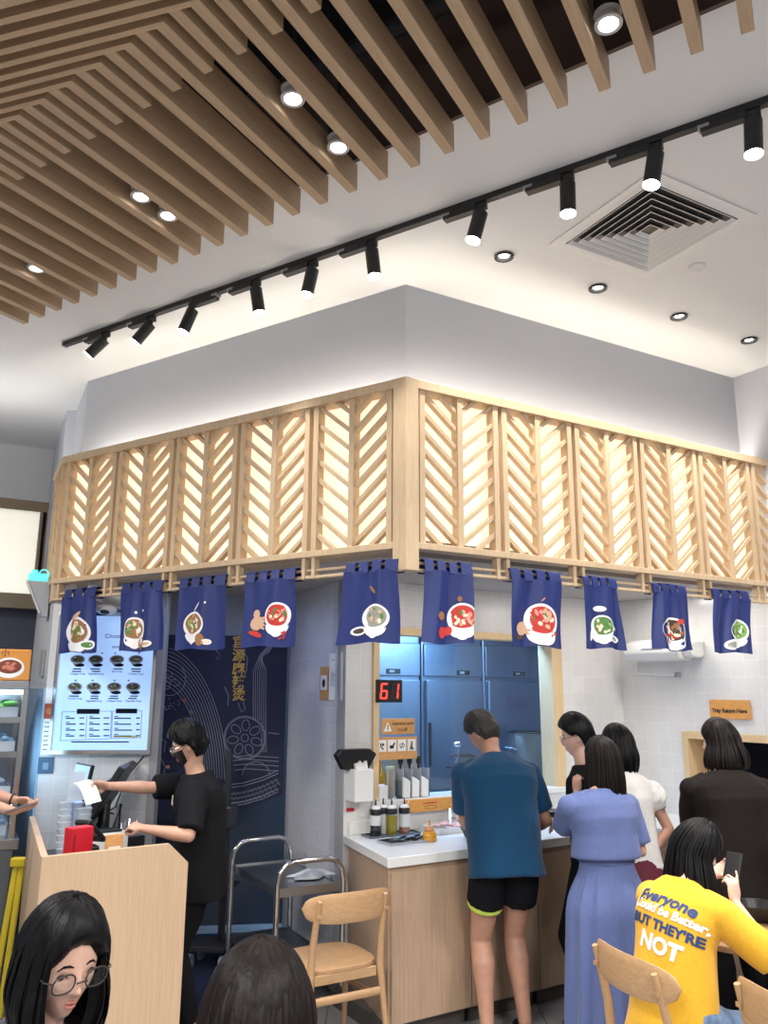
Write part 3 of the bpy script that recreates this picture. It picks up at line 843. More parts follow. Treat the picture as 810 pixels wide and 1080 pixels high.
# ----------------------------------------------------------------- number display and signs on the glass
MT['ledred'] = emit('led_red', (1.0, 0.045, 0.03), 2.2)
MT['ledoff'] = mat('led_off', (0.035, 0.03, 0.03), 0.3)
xa, za = FW.hit(397, 741, -0.03); xb, zb2 = FW.hit(424.5, 717, -0.03)
root = tag(empty('number_display', FW.m @ Matrix.Translation((xa, -0.03, za))), 'black queue number display with glowing red 61 on the kitchen glass', 'display')
W_, H_ = xb - xa, zb2 - za
MB().box(0, W_, 0.0, 0.035, 0, H_).build('case', 'blackplastic', root, None, False, 0.004)
def seven(mbon, mboff, x, z, w, h, on, y):
    t = w * 0.2; sk = 0.10
    segs = {'a': (x, x + w, z + h - t, z + h), 'g': (x, x + w, z + h / 2 - t / 2, z + h / 2 + t / 2), 'd': (x, x + w, z, z + t),
            'f': (x, x + t, z + h / 2, z + h), 'b': (x + w - t, x + w, z + h / 2, z + h), 'e': (x, x + t, z, z + h / 2), 'c': (x + w - t, x + w, z, z + h / 2)}
    for k, (a, b, c, d) in segs.items():
        g = t * 0.18
        if k in 'agd': pl = [(a + t * .3, (c + d) / 2), (a + t * .8, d), (b - t * .8, d), (b - t * .3, (c + d) / 2), (b - t * .8, c), (a + t * .8, c)]
        else: pl = [((a + b) / 2, c + g), (b, c + t * .6), (b, d - t * .6), ((a + b) / 2, d - g), (a, d - t * .6), (a, c + t * .6)]
        (mbon if k in on else mboff).prism([V((px_ + (pz_ - z) * sk, y, pz_)) for px_, pz_ in pl], (0, 0.002, 0))
on, off = MB(), MB()
seven(on, off, W_ * 0.12, H_ * 0.15, W_ * 0.28, H_ * 0.7, 'afgedc', -0.003); seven(on, off, W_ * 0.54, H_ * 0.15, W_ * 0.28, H_ * 0.7, 'bc', -0.003)
on.build('lit_digits', 'ledred', root); off.build('unlit_segments', 'ledoff', root)

def plate(name, F, y, px0, py1, px1, py0, m, label, cat, th=0.008, bev=0.002):
    """flat board on plane y of frame F covering the pixel rectangle; returns root at its lower left corner and its size"""
    xa, za = F.hit(px0, py1, y); xb, zb = F.hit(px1, py0, y)
    xb2, _ = F.hit(px1, py1, y)
    root = tag(empty(name, F.m @ Matrix.Translation((xa, y, za))), label, cat)
    w, h = xb2 - xa, zb - za
    MB().box(0, w, 0, th, 0, h).build('board', m, root, None, False, bev)
    return root, w, h
root, w, h = plate('caution_sign', FW, 0.03, 402.5, 775, 437.5, 757.5, 'woodsign', 'wooden sign reading CAUTION HOT with warning triangle on the glass', 'sign')
text('lettering', 'CAUTION HOT!', h * 0.235, 'ink', w * 0.635, -0.001, h * 0.66, root, bold=0.0005)
text('lettering', '小心烫', h * 0.26, 'ink', w * 0.62, -0.001, h * 0.28, root)
tri = MB(); tri.prism([V((w * 0.06, -0.002, h * 0.2)), V((w * 0.30, -0.002, h * 0.2)), V((w * 0.18, -0.002, h * 0.78))], (0, 0.002, 0)); tri.build('warning_triangle', 'paper', root)
MB().tube([(w * 0.16, -0.003, h * 0.30), (w * 0.18, -0.003, h * 0.42), (w * 0.165, -0.003, h * 0.5), (w * 0.185, -0.003, h * 0.6)], 0.003, 6).build('steam_mark', 'ink', root)
root, w, h = plate('icon_sign', FW, 0.0, 396.5, 802, 440, 776.5, 'woodsign', 'wooden sign with four white pictogram squares below the caution sign', 'sign')
for k in range(4):
    x0 = w * (0.04 + 0.24 * k); s = w * 0.20
    MB().box(x0, x0 + s, -0.002, 0.0, h * 0.36, h * 0.36 + s * 1.15).build('pictogram_card', 'paper', root)
    c = (x0 + s / 2, h * 0.36 + s * 0.55)
    g = MB()
    if k == 0: g.tube([(c[0] - s * .2, -0.003, c[1] + s * .3), (c[0] - s * .1, -0.003, c[1] - s * .1), (c[0] + s * .15, -0.003, c[1] - s * .3)], 0.004, 6); g.ell((c[0] + s * .1, -0.003, c[1] + s * .15), s * .14, .001, s * .14)
    elif k == 1: g.ell((c[0] - s * .05, -0.003, c[1] - s * .1), s * .28, .001, s * .18); g.tube([(c[0] + s * .1, -0.003, c[1]), (c[0] + s * .3, -0.003, c[1] + s * .3)], 0.005, 6)
    elif k == 2: g.tube([(c[0] + s * .28 * math.cos(a), -0.003, c[1] + s * .18 * math.sin(a)) for a in [2 * PI * i / 14 for i in range(15)]], 0.002, 6); g.tube([(c[0] - s * .15, -0.003, c[1] - s * .3), (c[0] + s * .15, -0.003, c[1] + s * .3)], 0.002, 6)
    else: g.ell((c[0], -0.003, c[1] + s * .3), s * .1, .001, s * .1); g.tube([(c[0], -0.003, c[1] + s * .2), (c[0] - s * .05, -0.003, c[1] - s * .1), (c[0] + s * .15, -0.003, c[1] - s * .4)], 0.006, 6); g.tube([(c[0] - s * .02, -0.003, c[1] - s * .1), (c[0] - s * .2, -0.003, c[1] - s * .4)], 0.005, 6)
    g.build('pictogram', 'ink', root)
# wooden box sign on the face of the stone shelf
MT['woodorange'] = wood('orange_wood', s2l(206, 142, 66), s2l(226, 166, 88), (2, 12, 12), 0.4)
root, w, h = plate('wooden_sign', FW, -0.064, 427, 858, 481, 840, 'woodorange', 'orange wooden board leaning on the stone shelf behind the condiments', 'sign', 0.012)
MB().box(w * .35, w * .62, -0.001, 0.0, h * .62, h * .70).build('red_line', 'red', root)
MB().tube([(w * .5 + w * .12 * math.cos(a), -0.001, h * .33 + h * .13 * math.sin(a)) for a in [2 * PI * i / 16 for i in range(17)]], 0.0012, 6).build('ring_mark', 'ink', root)

# ----------------------------------------------------------------- condiment stand and things on the stone shelf
def onshelf(px, py, z=None, y=None):
    """frame-local point on a horizontal plane z"""
    p = atz(px, py, LZ if z is None else z)
    return lf(p)
x0, _ = FW.hit(412, 842, 0.03); x1, _ = FW.hit(449, 842, 0.03)
sy = 0.02
root = tag(empty('cutlery_stand', FW.m @ Matrix.Translation((x0, sy, LZ))), 'clear acrylic cutlery stand holding black spoons on the stone shelf', 'cutlery stand')
w = x1 - x0; h = 0.25
MT['acrylfill'] = mat('frosted_acrylic', (0.55, 0.54, 0.55), 0.25, alpha=0.75)
MB().box(0, w, 0.075, 0.080, 0, h).build('back_plate', 'acrylfill', root); MB().box(0, w, -0.035, 0.08, 0.0, 0.005).build('base_plate', 'acryl', root)
for i in range(5):
    MB().box(i * (w - 0.004) / 4, i * (w - 0.004) / 4 + 0.004, -0.035, 0.075, 0.005, h * 0.7).build('divider', 'acrylfill', root)
MB().box(0, w, -0.04, -0.036, 0, h * 0.45).build('front_plate', 'acryl', root)
for i in range(3):
    sx = w * (0.30 + 0.26 * i)
    t = tag(empty('ladle_spoon', FW.m @ Matrix.Translation((x0 + sx, sy + 0.02, LZ + 0.01))), f'{ordinal(i)} black serving spoon from the left upright in the clear stand', 'spoon', 'black spoons in the clear stand')
    MB().tube([(0, 0, 0.0), (0, 0, 0.16), (0, 0.002, 0.19)], [0.006, 0.006, 0.009], 10).build('handle', 'blackplastic', t, None, True)
    MB().ell((0, 0.0, 0.215), 0.021, 0.008, 0.03).build('bowl', 'blackplastic', t, None, True)
    e = MB().prism([V((-0.027, -0.028, 0.002)), V((0.027, -0.028, -0.002)), V((0.03, -0.028, 0.10)), V((-0.026, -0.028, 0.13))], (0, 0.018, 0))
    tag(e.build('napkin_pack', 'paper', None, FW.m @ Matrix.Translation((x0 + sx, sy - 0.026, LZ + 0.003)), False, 0.004), f'{ordinal(i)} white paper packet from the left at the front of the clear stand', 'packet', 'white paper packets in the clear stand')
def bottle(name, F, p, prof, m, label, cat, group=None, extra=None):
    root = tag(empty(name, F.m @ Matrix.Translation(p)), label, cat, group)
    MB().lathe((0, 0, 0), prof, 22).build('bottle', m, root, None, True)
    if extra: extra(root)
    return root
MT['oil'] = mat('yellow_oil', s2l(176, 140, 32), 0.12, spec=0.6, coat=0.5)
def cap1(r):
    MB().lathe((0, 0, 0), [(0.012, 0.202), (0.013, 0.225), (0.004, 0.232), (0.003, 0.262), (0.0005, 0.263)], 14).build('pourer', 'woodorange', r, None, True)
xo = FW.hit(401, 830, 0.08)[0]
bottle('oil_bottle', FW, (xo, 0.075, LZ), [(0.028, 0.001), (0.031, 0.006), (0.031, 0.13), (0.027, 0.155), (0.012, 0.18), (0.011, 0.203), (0.0005, 0.204)], 'oil', 'tall yellow oil bottle beside the clear cutlery stand', 'bottle', None, cap1)
xo = FW.hit(409, 830, 0.1)[0]
MT['jar'] = mat('jar_glass', (0.62, 0.60, 0.42), 0.1, alpha=0.85, coat=0.5)
def lidj(r):
    MB().lathe((0, 0, 0), [(0.030, 0.171), (0.032, 0.175), (0.032, 0.19), (0.0005, 0.192)], 18).build('lid', mat('pale_lid', (0.6, 0.62, 0.4), 0.4), r, None, True)
bottle('glass_jar', FW, (xo, 0.075, LZ), [(0.030, 0.001), (0.033, 0.008), (0.033, 0.15), (0.028, 0.17), (0.0005, 0.1705)], 'jar', 'pale glass jar between the oil bottle and the clear stand', 'jar', None, lidj)
xo = FW.hit(402, 842, -0.0)[0]
root = tag(empty('napkin_box', FW.m @ Matrix.Translation((xo, -0.0, LZ))), 'small white napkin box in front of the yellow oil bottle', 'box')
MB().box(-0.033, 0.033, -0.03, 0.03, 0, 0.085).build('body', 'plastic', root, None, False, 0.004)
MB().box(-0.022, 0.022, -0.004, 0.004, 0.0855, 0.092).build('napkin', 'paper', root, None, False, 0.001)

# tissue dispenser with black fan-shaped holder on the wall at the left end
xc, zc = FW.hit(380, 845, -0.08)
root = tag(empty('tissue_box', FW.m @ Matrix.Translation((xc, -0.08, zc))), 'white tissue box mounted on the wall under a black holder', 'tissue box')
hh = FW.hit(380, 811, -0.08)[1] - zc
MB().box(-0.066, 0.066, -0.045, 0.078, 0, hh).build('body', 'plastic', root, None, False, 0.006)
tm = MB()
for i in range(4): tm.prism([V((-0.04 + i * 0.02, -0.02, hh)), V((-0.02 + i * 0.02, -0.02, hh)), V((-0.025 + i * 0.02, -0.015, hh + 0.035 + 0.012 * (i % 2))), V((-0.04 + i * 0.02, -0.012, hh + 0.03))], (0.002, 0.03, 0))
tm.build('tissue', 'paper', root)
xa, za = FW.hit(376, 815, -0.06)
ex = [FW.hit(px, py, -0.06) for px, py in ((363, 812), (355.5, 797), (361, 790.5), (390, 789.5), (397.5, 795), (387, 815))]
bh = MB().prism([V((x, -0.062, z)) for x, z in ex], (0, 0.058, 0))
tag(bh.build('black_holder', 'blackplastic', None, FW.m, False, 0.005), 'black fan-shaped plastic holder on the tiled wall above the tissue box', 'holder')
xr, zr = FW.hit(366, 856, -0.012); 
tag(MB().box(xr, xr + 0.05, -0.012, -0.002, zr, zr + 0.018).build('red_label', 'red', None, FW.m), 'small red label strip on the wall below the tissue box', 'label')

# ----------------------------------------------------------------- on the worktop
def wp(px, py, z=WT):
    p = atz(px, py, z); return V((*lf(p), z))
p = wp(402, 879)
trc = wp(410, 881)
tray = tag(empty('condiment_tray', FW.m @ Matrix.Translation((trc.x, trc.y + 0.0, WT + 0.001))), 'shallow dark steel tray under the four sauce bottles', 'tray')
MB().box(-0.16, 0.20, -0.06, 0.06, 0, 0.004).box(-0.16, 0.20, -0.06, -0.055, 0.004, 0.012).box(-0.16, 0.20, 0.055, 0.06, 0.004, 0.012).box(-0.16, -0.155, -0.055, 0.055, 0.004, 0.012).box(0.195, 0.20, -0.055, 0.055, 0.004, 0.012).build('pan', 'darksteel', tray)
MT['sauce_dark'] = mat('soy_sauce', (0.02, 0.02, 0.03), 0.15, coat=0.4); MT['clearb'] = mat('clear_bottle', (0.72, 0.74, 0.74), 0.12, coat=0.6)
MT['sauce_green'] = mat('green_sauce', s2l(142, 130, 32), 0.15, coat=0.4); MT['sauce_brown'] = mat('brown_sauce', s2l(140, 96, 74), 0.2, coat=0.4)
sb = [((396, 882), 'sauce_dark', 0.5, 'nearest the wall end, with dark sauce', 0), ((404, 880), 'clearb', 1.0, 'standing behind the dark sauce bottle, nearly clear', 1), ((413, 881), 'sauce_green', 0.95, 'with green-yellow sauce', 2), ((426.5, 880), 'sauce_brown', 0.35, 'with brown sauce at its bottom', 3)]
for (q, mm, fill, t, i) in sb:
    c = wp(*q)
    root = tag(empty('sauce_bottle', FW.m @ Matrix.Translation((c.x, c.y, WT + 0.006))), 'clear squeeze bottle ' + t, 'bottle', 'sauce bottles on the worktop')
    MB().lathe((0, 0, 0), [(0.030, 0.0), (0.0335, 0.005), (0.0335, 0.115 * fill), (0.001, 0.1151 * fill)], 22).build('sauce', mm, root, None, True)
    if fill < 0.9: MB().lathe((0, 0, 0), [(0.0335, 0.1155 * fill), (0.0335, 0.115), (0.001, 0.1155)], 22).build('bottle', 'clearb', root, None, True)
    MB().lathe((0, 0, 0), [(0.034, 0.118), (0.036, 0.121), (0.036, 0.146), (0.0335, 0.150), (0.001, 0.151)], 22).build('cap', 'blackplastic', root, None, True)
    MB().lathe((0, 0, 0), [(0.030, 0.152), (0.026, 0.163), (0.010, 0.170), (0.001, 0.171)], 18).build('shoulder', 'plastic', root, None, True)
    MB().lathe((0, 0, 0), [(0.006, 0.171), (0.003, 0.205), (0.001, 0.206)], 10).build('nozzle', 'blackplastic', root, None, True)
    MB().tube([(0.02, 0, 0.165), (0.035, 0, 0.19), (0.03, 0, 0.215), (0.005, 0, 0.205)], 0.0025, 6).build('cap_strap', 'plastic', root, None, True)
# steel inset with black spoons
c = wp(428, 888)
ins = tag(empty('spoon_tray', FW.m @ Matrix.Translation((c.x, c.y, WT + 0.001))), 'steel tray set on the worktop edge holding black spoons', 'tray')
MB().box(-0.15, 0.17, -0.065, 0.065, 0, 0.003).build('base', 'steel', ins)
MB().box(-0.15, 0.17, -0.07, -0.065, 0, 0.014).box(-0.15, 0.17, 0.065, 0.07, 0, 0.014).box(-0.155, -0.15, -0.07, 0.07, 0, 0.014).box(0.17, 0.175, -0.07, 0.07, 0, 0.014).build('rim', 'chrome', ins)
for i, (dx, dy, a) in enumerate(((-0.08, 0.0, 0.2), (-0.05, -0.02, -0.1), (0.02, 0.01, 0.15), (0.05, -0.015, -0.2))):
    t = tag(empty('soup_spoon', FW.m @ Matrix.Translation((c.x + dx, c.y + dy, WT + 0.006)) @ Matrix.Rotation(a, 4, 'Z')), f'{ordinal(i)} black soup spoon from the left lying in the steel tray', 'spoon', 'black soup spoons in the steel tray')
    MB().ell((0, 0, 0.010), 0.032, 0.022, 0.009).build('bowl', 'blackplastic', t, None, True)
    MB().tube([(0.025, 0, 0.012), (0.06, 0.0, 0.022), (0.095, 0, 0.020)], [0.008, 0.006, 0.007], 8).build('handle', 'blackplastic', t, None, True)
c = wp(453, 887)
def tip(r):
    MB().lathe((0, 0, 0), [(0.026, 0.058), (0.030, 0.062), (0.028, 0.080), (0.008, 0.086), (0.005, 0.115), (0.001, 0.116)], 18).build('cap', mat('amber_cap', s2l(214, 160, 110), 0.3), r, None, True)
MT['mustard'] = mat('orange_sauce', s2l(216, 152, 38), 0.15, coat=0.5)
bottle('squeeze_bottle', FW, (c.x, c.y, WT + 0.001), [(0.036, 0.0), (0.042, 0.006), (0.043, 0.03), (0.036, 0.05), (0.026, 0.057), (0.001, 0.0575)], 'mustard', 'short round orange sauce bottle at the worktop front edge', 'bottle', None, tip)
# food pans with thin sliced meat, tongs
MT['meat'] = mat('sliced_meat', s2l(214, 170, 160), 0.5, noise_amt=0.25, noise_scale=60)
for i, (q, lb_) in enumerate((((470, 876.5), 'white food pan of pale sliced meat beside the orange sauce bottle'), ((493, 870), 'white food pan of pale sliced meat by the forearm of the person in teal'))):
    c = wp(*q)
    pr = tag(empty('food_pan', FW.m @ Matrix.Translation((c.x, c.y, WT + 0.001))), lb_, 'food pan', 'food pans on the worktop')
    MB().box(-0.13, 0.13, -0.11, 0.11, 0, 0.01).box(-0.13, 0.13, -0.11, -0.105, 0.01, 0.035).box(-0.13, 0.13, 0.105, 0.11, 0.01, 0.035).box(-0.13, -0.125, -0.105, 0.105, 0.01, 0.035).box(0.125, 0.13, -0.105, 0.105, 0.01, 0.035).build('pan', 'plastic', pr, None, False, 0.001)
    ml = MB(); rr = random.Random(i)
    for k in range(26):
        a = rr.uniform(0, PI); ml.ell((rr.uniform(-0.09, 0.09), rr.uniform(-0.07, 0.07), rr.uniform(0.022, 0.046)), 0.03, 0.016, 0.006, 10, 6, 0, Matrix.Rotation(a, 4, 'Z') @ Matrix.Rotation(rr.uniform(-.4, .4), 4, 'X'))
    mo = ml.build('meat_slices', 'meat', None, FW.m @ Matrix.Translation((c.x, c.y, WT + 0.001)), True)
    tag(mo, 'heap of pale pink slices in the ' + lb_, 'meat', None, 'stuff')
    tg = tag(empty('tongs', FW.m @ Matrix.Translation((c.x + 0.02, c.y - 0.02, WT + 0.04))), ['steel tongs resting in the pan beside the orange bottle', 'steel tongs resting in the pan by the teal shirt'][i], 'tongs', 'steel tongs in the food pans')
    for s in (-1, 1): MB().tube([(0, 0, 0), (0.06 + s * 0.006, 0.08, 0.05), (0.10, 0.14, 0.085)], 0.005, 8, flat=0.4).build('arm', 'chrome', tg, None, True)
# black bowl, plates, small things
c = wp(499, 884)
tag(MB().lathe((c.x, c.y, WT + 0.001), [(0.032, 0), (0.05, 0.006), (0.075, 0.055), (0.078, 0.062), (0.073, 0.062), (0.048, 0.012), (0.001, 0.008)], 30).build('soup_bowl', 'blackplastic', None, FW.m, True), 'black soup bowl on the worktop in front of the person in teal', 'bowl')
c = wp(576, 862)
for k in range(4):
    tag(MB().lathe((c.x, c.y, WT + 0.001 + k * 0.012), [(0.06, 0), (0.075, 0.002), (0.10, 0.010), (0.102, 0.012), (0.09, 0.010), (0.001, 0.006)], 28).build('black_plate', 'blackplastic', None, FW.m, True), ['bottom', 'second lowest', 'second highest', 'top'][k] + ' black plate of the stack beside the person in glasses', 'plate', 'stack of black plates')
c = wp(566, 850)
nb = tag(empty('napkin_holder', FW.m @ Matrix.Translation((c.x, c.y, WT + 0.001))), 'white napkin holder behind the stack of black plates', 'napkin holder')
MB().box(-0.08, 0.08, -0.05, 0.05, 0, 0.05).build('body', 'plastic', nb, None, False, 0.005); MB().box(-0.07, 0.07, -0.04, 0.04, 0.051, 0.07).build('napkins', 'paper', nb, None, False, 0.003)

# ----------------------------------------------------------------- on the pillar side
root, w, h = plate('notice_strip', FP, -0.008, 337, 738, 345.5, 703, 'woodsign', 'narrow golden notice strip on the tiled pillar', 'notice', 0.004)
MB().box(w * 0.12, w * 0.88, -0.001, 0, h * 0.3, h * 0.74).build('picture', 'paper', root); MB().ell((w / 2, -0.002, h * 0.5), w * 0.2, 0.0006, h * 0.13).build('picture_mark', 'ink', root)
root, w, h = plate('notice_sheet', FP, -0.008, 346.5, 738, 361, 688, 'paper', 'white notice sheet with small print on the tiled pillar', 'notice', 0.002, 0)
tl = MB()
for k in range(14):
    z = h * (0.58 - k * 0.022); tl.box(w * 0.15, w * (0.35 + 0.4 * ((k * 7) % 5) / 5), -0.0008, 0, z, z + h * 0.008)
tl.box(w * .2, w * .35, -0.0008, 0, h * .84, h * .87); tl.box(w * .58, w * .68, -0.0008, 0, h * .68, h * .78)
tl.build('print', 'greyplastic', root)

# ----------------------------------------------------------------- right wall: air curtain, tray sign
xa, za = FB.hit(660, 697, -0.18); xb, zb = FB.hit(703, 673, -0.18)
ac = tag(empty('air_curtain', FB.m @ Matrix.Translation((xa, 0, za))), 'white rounded air blower mounted high in the tiled corner', 'air blower')
w = xb - xa + 0.10; h = zb - za
prof = [(-0.002, h), (-0.12, h), (-0.19, h * 0.80), (-0.20, h * 0.35), (-0.17, 0.0), (-0.05, -0.01), (-0.002, 0.02)]
MB().prism([V((0, y, z)) for y, z in prof], (w, 0, 0)).build('housing', 'plastic', ac, None, False, 0.012)
MB().prism([V((w + 0.002, y * 0.8, 0.015 + z * 0.75)) for y, z in prof], (0.08, 0, 0)).build('end_cap', 'plastic', ac, None, False, 0.012)
MB().box(w * 0.35, w * 0.75, -0.204, -0.192, h * 0.52, h * 0.55).build('seam', 'greyplastic', ac)
MB().tube([(-0.01, -0.03, 0.02), (-0.03, -0.03, -0.04), (-0.02, -0.03, -0.09), (0.20, -0.03, -0.11), (0.34, -0.03, -0.105)], 0.007, 8).build('pipe', 'plastic', ac, None, True)
MB().box(0.33, 0.36, -0.045, -0.005, -0.125, -0.09).build('pipe_clip', 'greyplastic', ac, None, False, 0.003)
root, w, h = plate('tray_return_sign', FB, -0.02, 749, 757.5, 791.5, 738.5, 'woodorange', 'orange wooden sign reading Tray Return Here on the tiled wall', 'sign', 0.012)
text('lettering', 'Tray Return Here', w * 0.118, 'ink', w * 0.5, -0.001, h * 0.42, root, bold=0.0012)
for q in (0.06, 0.94): MB().cyl((w * q, -0.003, h * 0.8), (w * q, 0, h * 0.8), 0.006, n=12).build('screw', 'greyplastic', root)
# ================================================================= printed curtains under the lattice
PAL = {}
def pal(n, rgb, rough=0.7):
    if n not in PAL: PAL[n] = mat('print_' + n, s2l(*rgb), rough)
    return PAL[n]
P_ = dict(white=(236, 236, 238), red=(196, 52, 44), green=(82, 130, 62), brown=(150, 104, 66), tan=(206, 168, 140), pink=(222, 150, 140), grey=(150, 150, 140), dark=(70, 52, 46), cream=(232, 220, 196), lime=(128, 170, 84))
PNAMES = list(P_)
def noren(F, pts, art, label, seed, tabs=4):
    """pts: top-left, top-right, bottom-right, bottom-left pixels of the cloth"""
    rr = random.Random(seed)
    yb = -0.014
    c = [F.hit(px, py, yb) for px, py in pts]
    zt = 2.345
    o = F.m @ Matrix.Translation(((c[0][0] + c[1][0]) / 2, 0, zt))
    root = tag(empty('printed_curtain', o), label, 'curtain', 'blue printed curtains under the lattice')
    ox = (c[0][0] + c[1][0]) / 2
    xl0, xr0, xr1, xl1 = c[0][0] - ox, c[1][0] - ox, c[2][0] - ox, c[3][0] - ox
    zb = (c[2][1] + c[3][1]) / 2 - zt
    ph, ph2 = rr.uniform(0, 6), rr.uniform(0, 6); nf = rr.choice((1.4, 1.8, 2.2)); am = rr.uniform(0.016, 0.024)
    def P(u, v, dy=0.0):
        x = (xl0 * (1 - u) + xr0 * u) * (1 - v) + (xl1 * (1 - u) + xr1 * u) * v
        f = am * (0.35 + 0.9 * v) * math.sin(u * nf * 2 * PI + ph + v * 0.8) + 0.005 * math.sin(u * 17 + ph2 + v * 2) * (1 - v * 0.6)
        f -= 0.018 * v * v
        return V((x + 0.004 * math.sin(v * 5 + ph2), yb - 0.012 + f * 0.8 - 0.004 + dy, zb * v + 0.006 * math.sin(u * 7 + ph) * v))
    nu, nv = 22, 22
    b = MB()
    g = [[b.bm.verts.new(P(i / nu, j / nv)) for i in range(nu + 1)] for j in range(nv + 1)]
    h = [[b.bm.verts.new(P(i / nu, j / nv, 0.003)) for i in range(nu + 1)] for j in range(nv + 1)]
    for j in range(nv):
        for i in range(nu):
            b.bm.faces.new((g[j][i], g[j + 1][i], g[j + 1][i + 1], g[j][i + 1])); b.bm.faces.new((h[j][i], h[j][i + 1], h[j + 1][i + 1], h[j + 1][i]))
    for i in range(nu):
        b.bm.faces.new((g[0][i], g[0][i + 1], h[0][i + 1], h[0][i])); b.bm.faces.new((g[nv][i], h[nv][i], h[nv][i + 1], g[nv][i + 1]))
    for j in range(nv):
        b.bm.faces.new((g[j][0], h[j][0], h[j + 1][0], g[j + 1][0])); b.bm.faces.new((g[j][nu], g[j + 1][nu], h[j + 1][nu], h[j][nu]))
    cloth = b.build('cloth', 'navy', root, None, True)
    # hanging loops over both bars
    W = xr0 - xl0
    for k in range(tabs):
        u0 = (k + 0.06) / tabs if k else 0.0; u1 = (k + 0.74) / tabs if k < tabs - 1 else 1.0
        xa, xb = xl0 + W * u0, xl0 + W * u1
        t = MB(); jig = rr.uniform(-0.004, 0.004)
        pr = [(-0.030, -0.012), (-0.024, 0.03), (-0.020, 0.044 + jig), (0.0, 0.052 + jig), (0.038, 0.047 + jig), (0.048, 0.03), (0.044, -0.016)]
        inn = [(y + (0.004 if y < 0.01 else -0.004), z - (0.004 if z > 0.04 else 0)) for y, z in pr]
        t.prism([V((xa, y, z)) for y, z in pr] + [V((xa, y, z)) for y, z in reversed(inn)], (xb - xa, 0, 0))
        t.build('loop', 'navy', root)
    # printed pictures, following the cloth
    a = MB()
    asp = abs(W / zb)
    def disc(u, v, ru, rv, ci, dy, n=20, a0=0, a1=2 * PI, rot=0.0):
        ring = []
        for k in range(n):
            q = a0 + (a1 - a0) * k / (n - 1 if a1 - a0 < 6.2 else n)
            du, dv = ru * math.cos(q), rv * math.sin(q)
            du, dv = du * math.cos(rot) - dv * math.sin(rot), du * math.sin(rot) + dv * math.cos(rot)
            ring.append((u + du, v + dv * asp))
        rr_ = [(uu, vv) for uu, vv in ring]
        cv = a.bm.verts.new(P(min(max(u, 0.01), 0.99), v, dy)); vs = [a.bm.verts.new(P(min(max(x, 0.01), 0.99), min(y, 0.985), dy)) for x, y in rr_]
        m2 = [a.bm.verts.new(P(min(max((x + u) / 2, 0.01), 0.99), min((y + v) / 2, 0.985), dy)) for x, y in rr_]
        nn = len(vs)
        for k in range(nn if a1 - a0 > 6.2 else nn - 1):
            j = (k + 1) % nn
            a.bm.faces.new((cv, m2[k], m2[j])).material_index = ci; a.bm.faces.new((m2[k], vs[k], vs[j], m2[j])).material_index = ci
    I = PNAMES.index
    for it in art:
        kd, u, v, r = it[:4]
        if kd == 'bowl':
            disc(u, v, r, r * 0.86, I('white'), -0.0022, 26)
            disc(u, v + r * 0.62 * asp, r * 0.82, r * 0.62, I('white'), -0.0022, 18, 0, PI)
            disc(u, v + r * 1.0 * asp, r * 0.34, r * 0.34, I('white'), -0.0022, 14)
            disc(u, v - 0.01, r * 0.84, r * 0.68, I(it[4][0]), -0.0030, 24)
            for k in range(24):
                q, d = rr.uniform(0, 2 * PI), math.sqrt(rr.uniform(0, 1)) * 0.62
                disc(u + r * d * math.cos(q), v - 0.01 + r * 0.8 * d * math.sin(q) * asp, r * rr.uniform(0.10, 0.2), r * rr.uniform(0.08, 0.15), I(rr.choice(it[4])), -0.0034 - 0.0002 * k / 3, 9, rot=rr.uniform(0, 3))
        elif kd == 'dish':
            disc(u, v, r, r * 0.55, I('white'), -0.0036, 20); disc(u, v, r * 0.7, r * 0.32, I(it[4]), -0.0042, 18)
        elif kd == 'spot':
            disc(u, v, r, r * it[5] if len(it) > 5 else r, I(it[4]), -0.0036, 16, rot=it[6] if len(it) > 6 else 0)
        elif kd == 'hand':
            disc(u, v, r, r * 0.8, I('tan'), -0.0036, 16)
            for k in range(4): disc(u + r * 0.8, v + (-0.5 + 0.33 * k) * r * asp, r * 0.62, r * 0.17, I('tan'), -0.0039, 12, rot=-0.2 + 0.2 * k)
            disc(u - 0.4 * r, v + r * 0.95 * asp, r * 0.9, r * 0.3, I('dark'), -0.0034, 14)
        elif kd == 'chili':
            for k in range(5): disc(u + rr.uniform(-r, r), v + rr.uniform(-r, r) * asp, r * 0.55, r * 0.18, I('red'), -0.0036 - k * 0.0002, 12, rot=rr.uniform(0, 3))
    a.build('printed_picture', [pal(n, P_[n]) for n in PNAMES], root)
    return root
mixA = ['brown', 'green', 'tan', 'lime', 'cream']; mixB = ['red', 'pink', 'green', 'cream', 'tan']; mixC = ['grey', 'green', 'tan', 'grey', 'cream']; mixD = ['dark', 'cream', 'red', 'brown', 'grey']
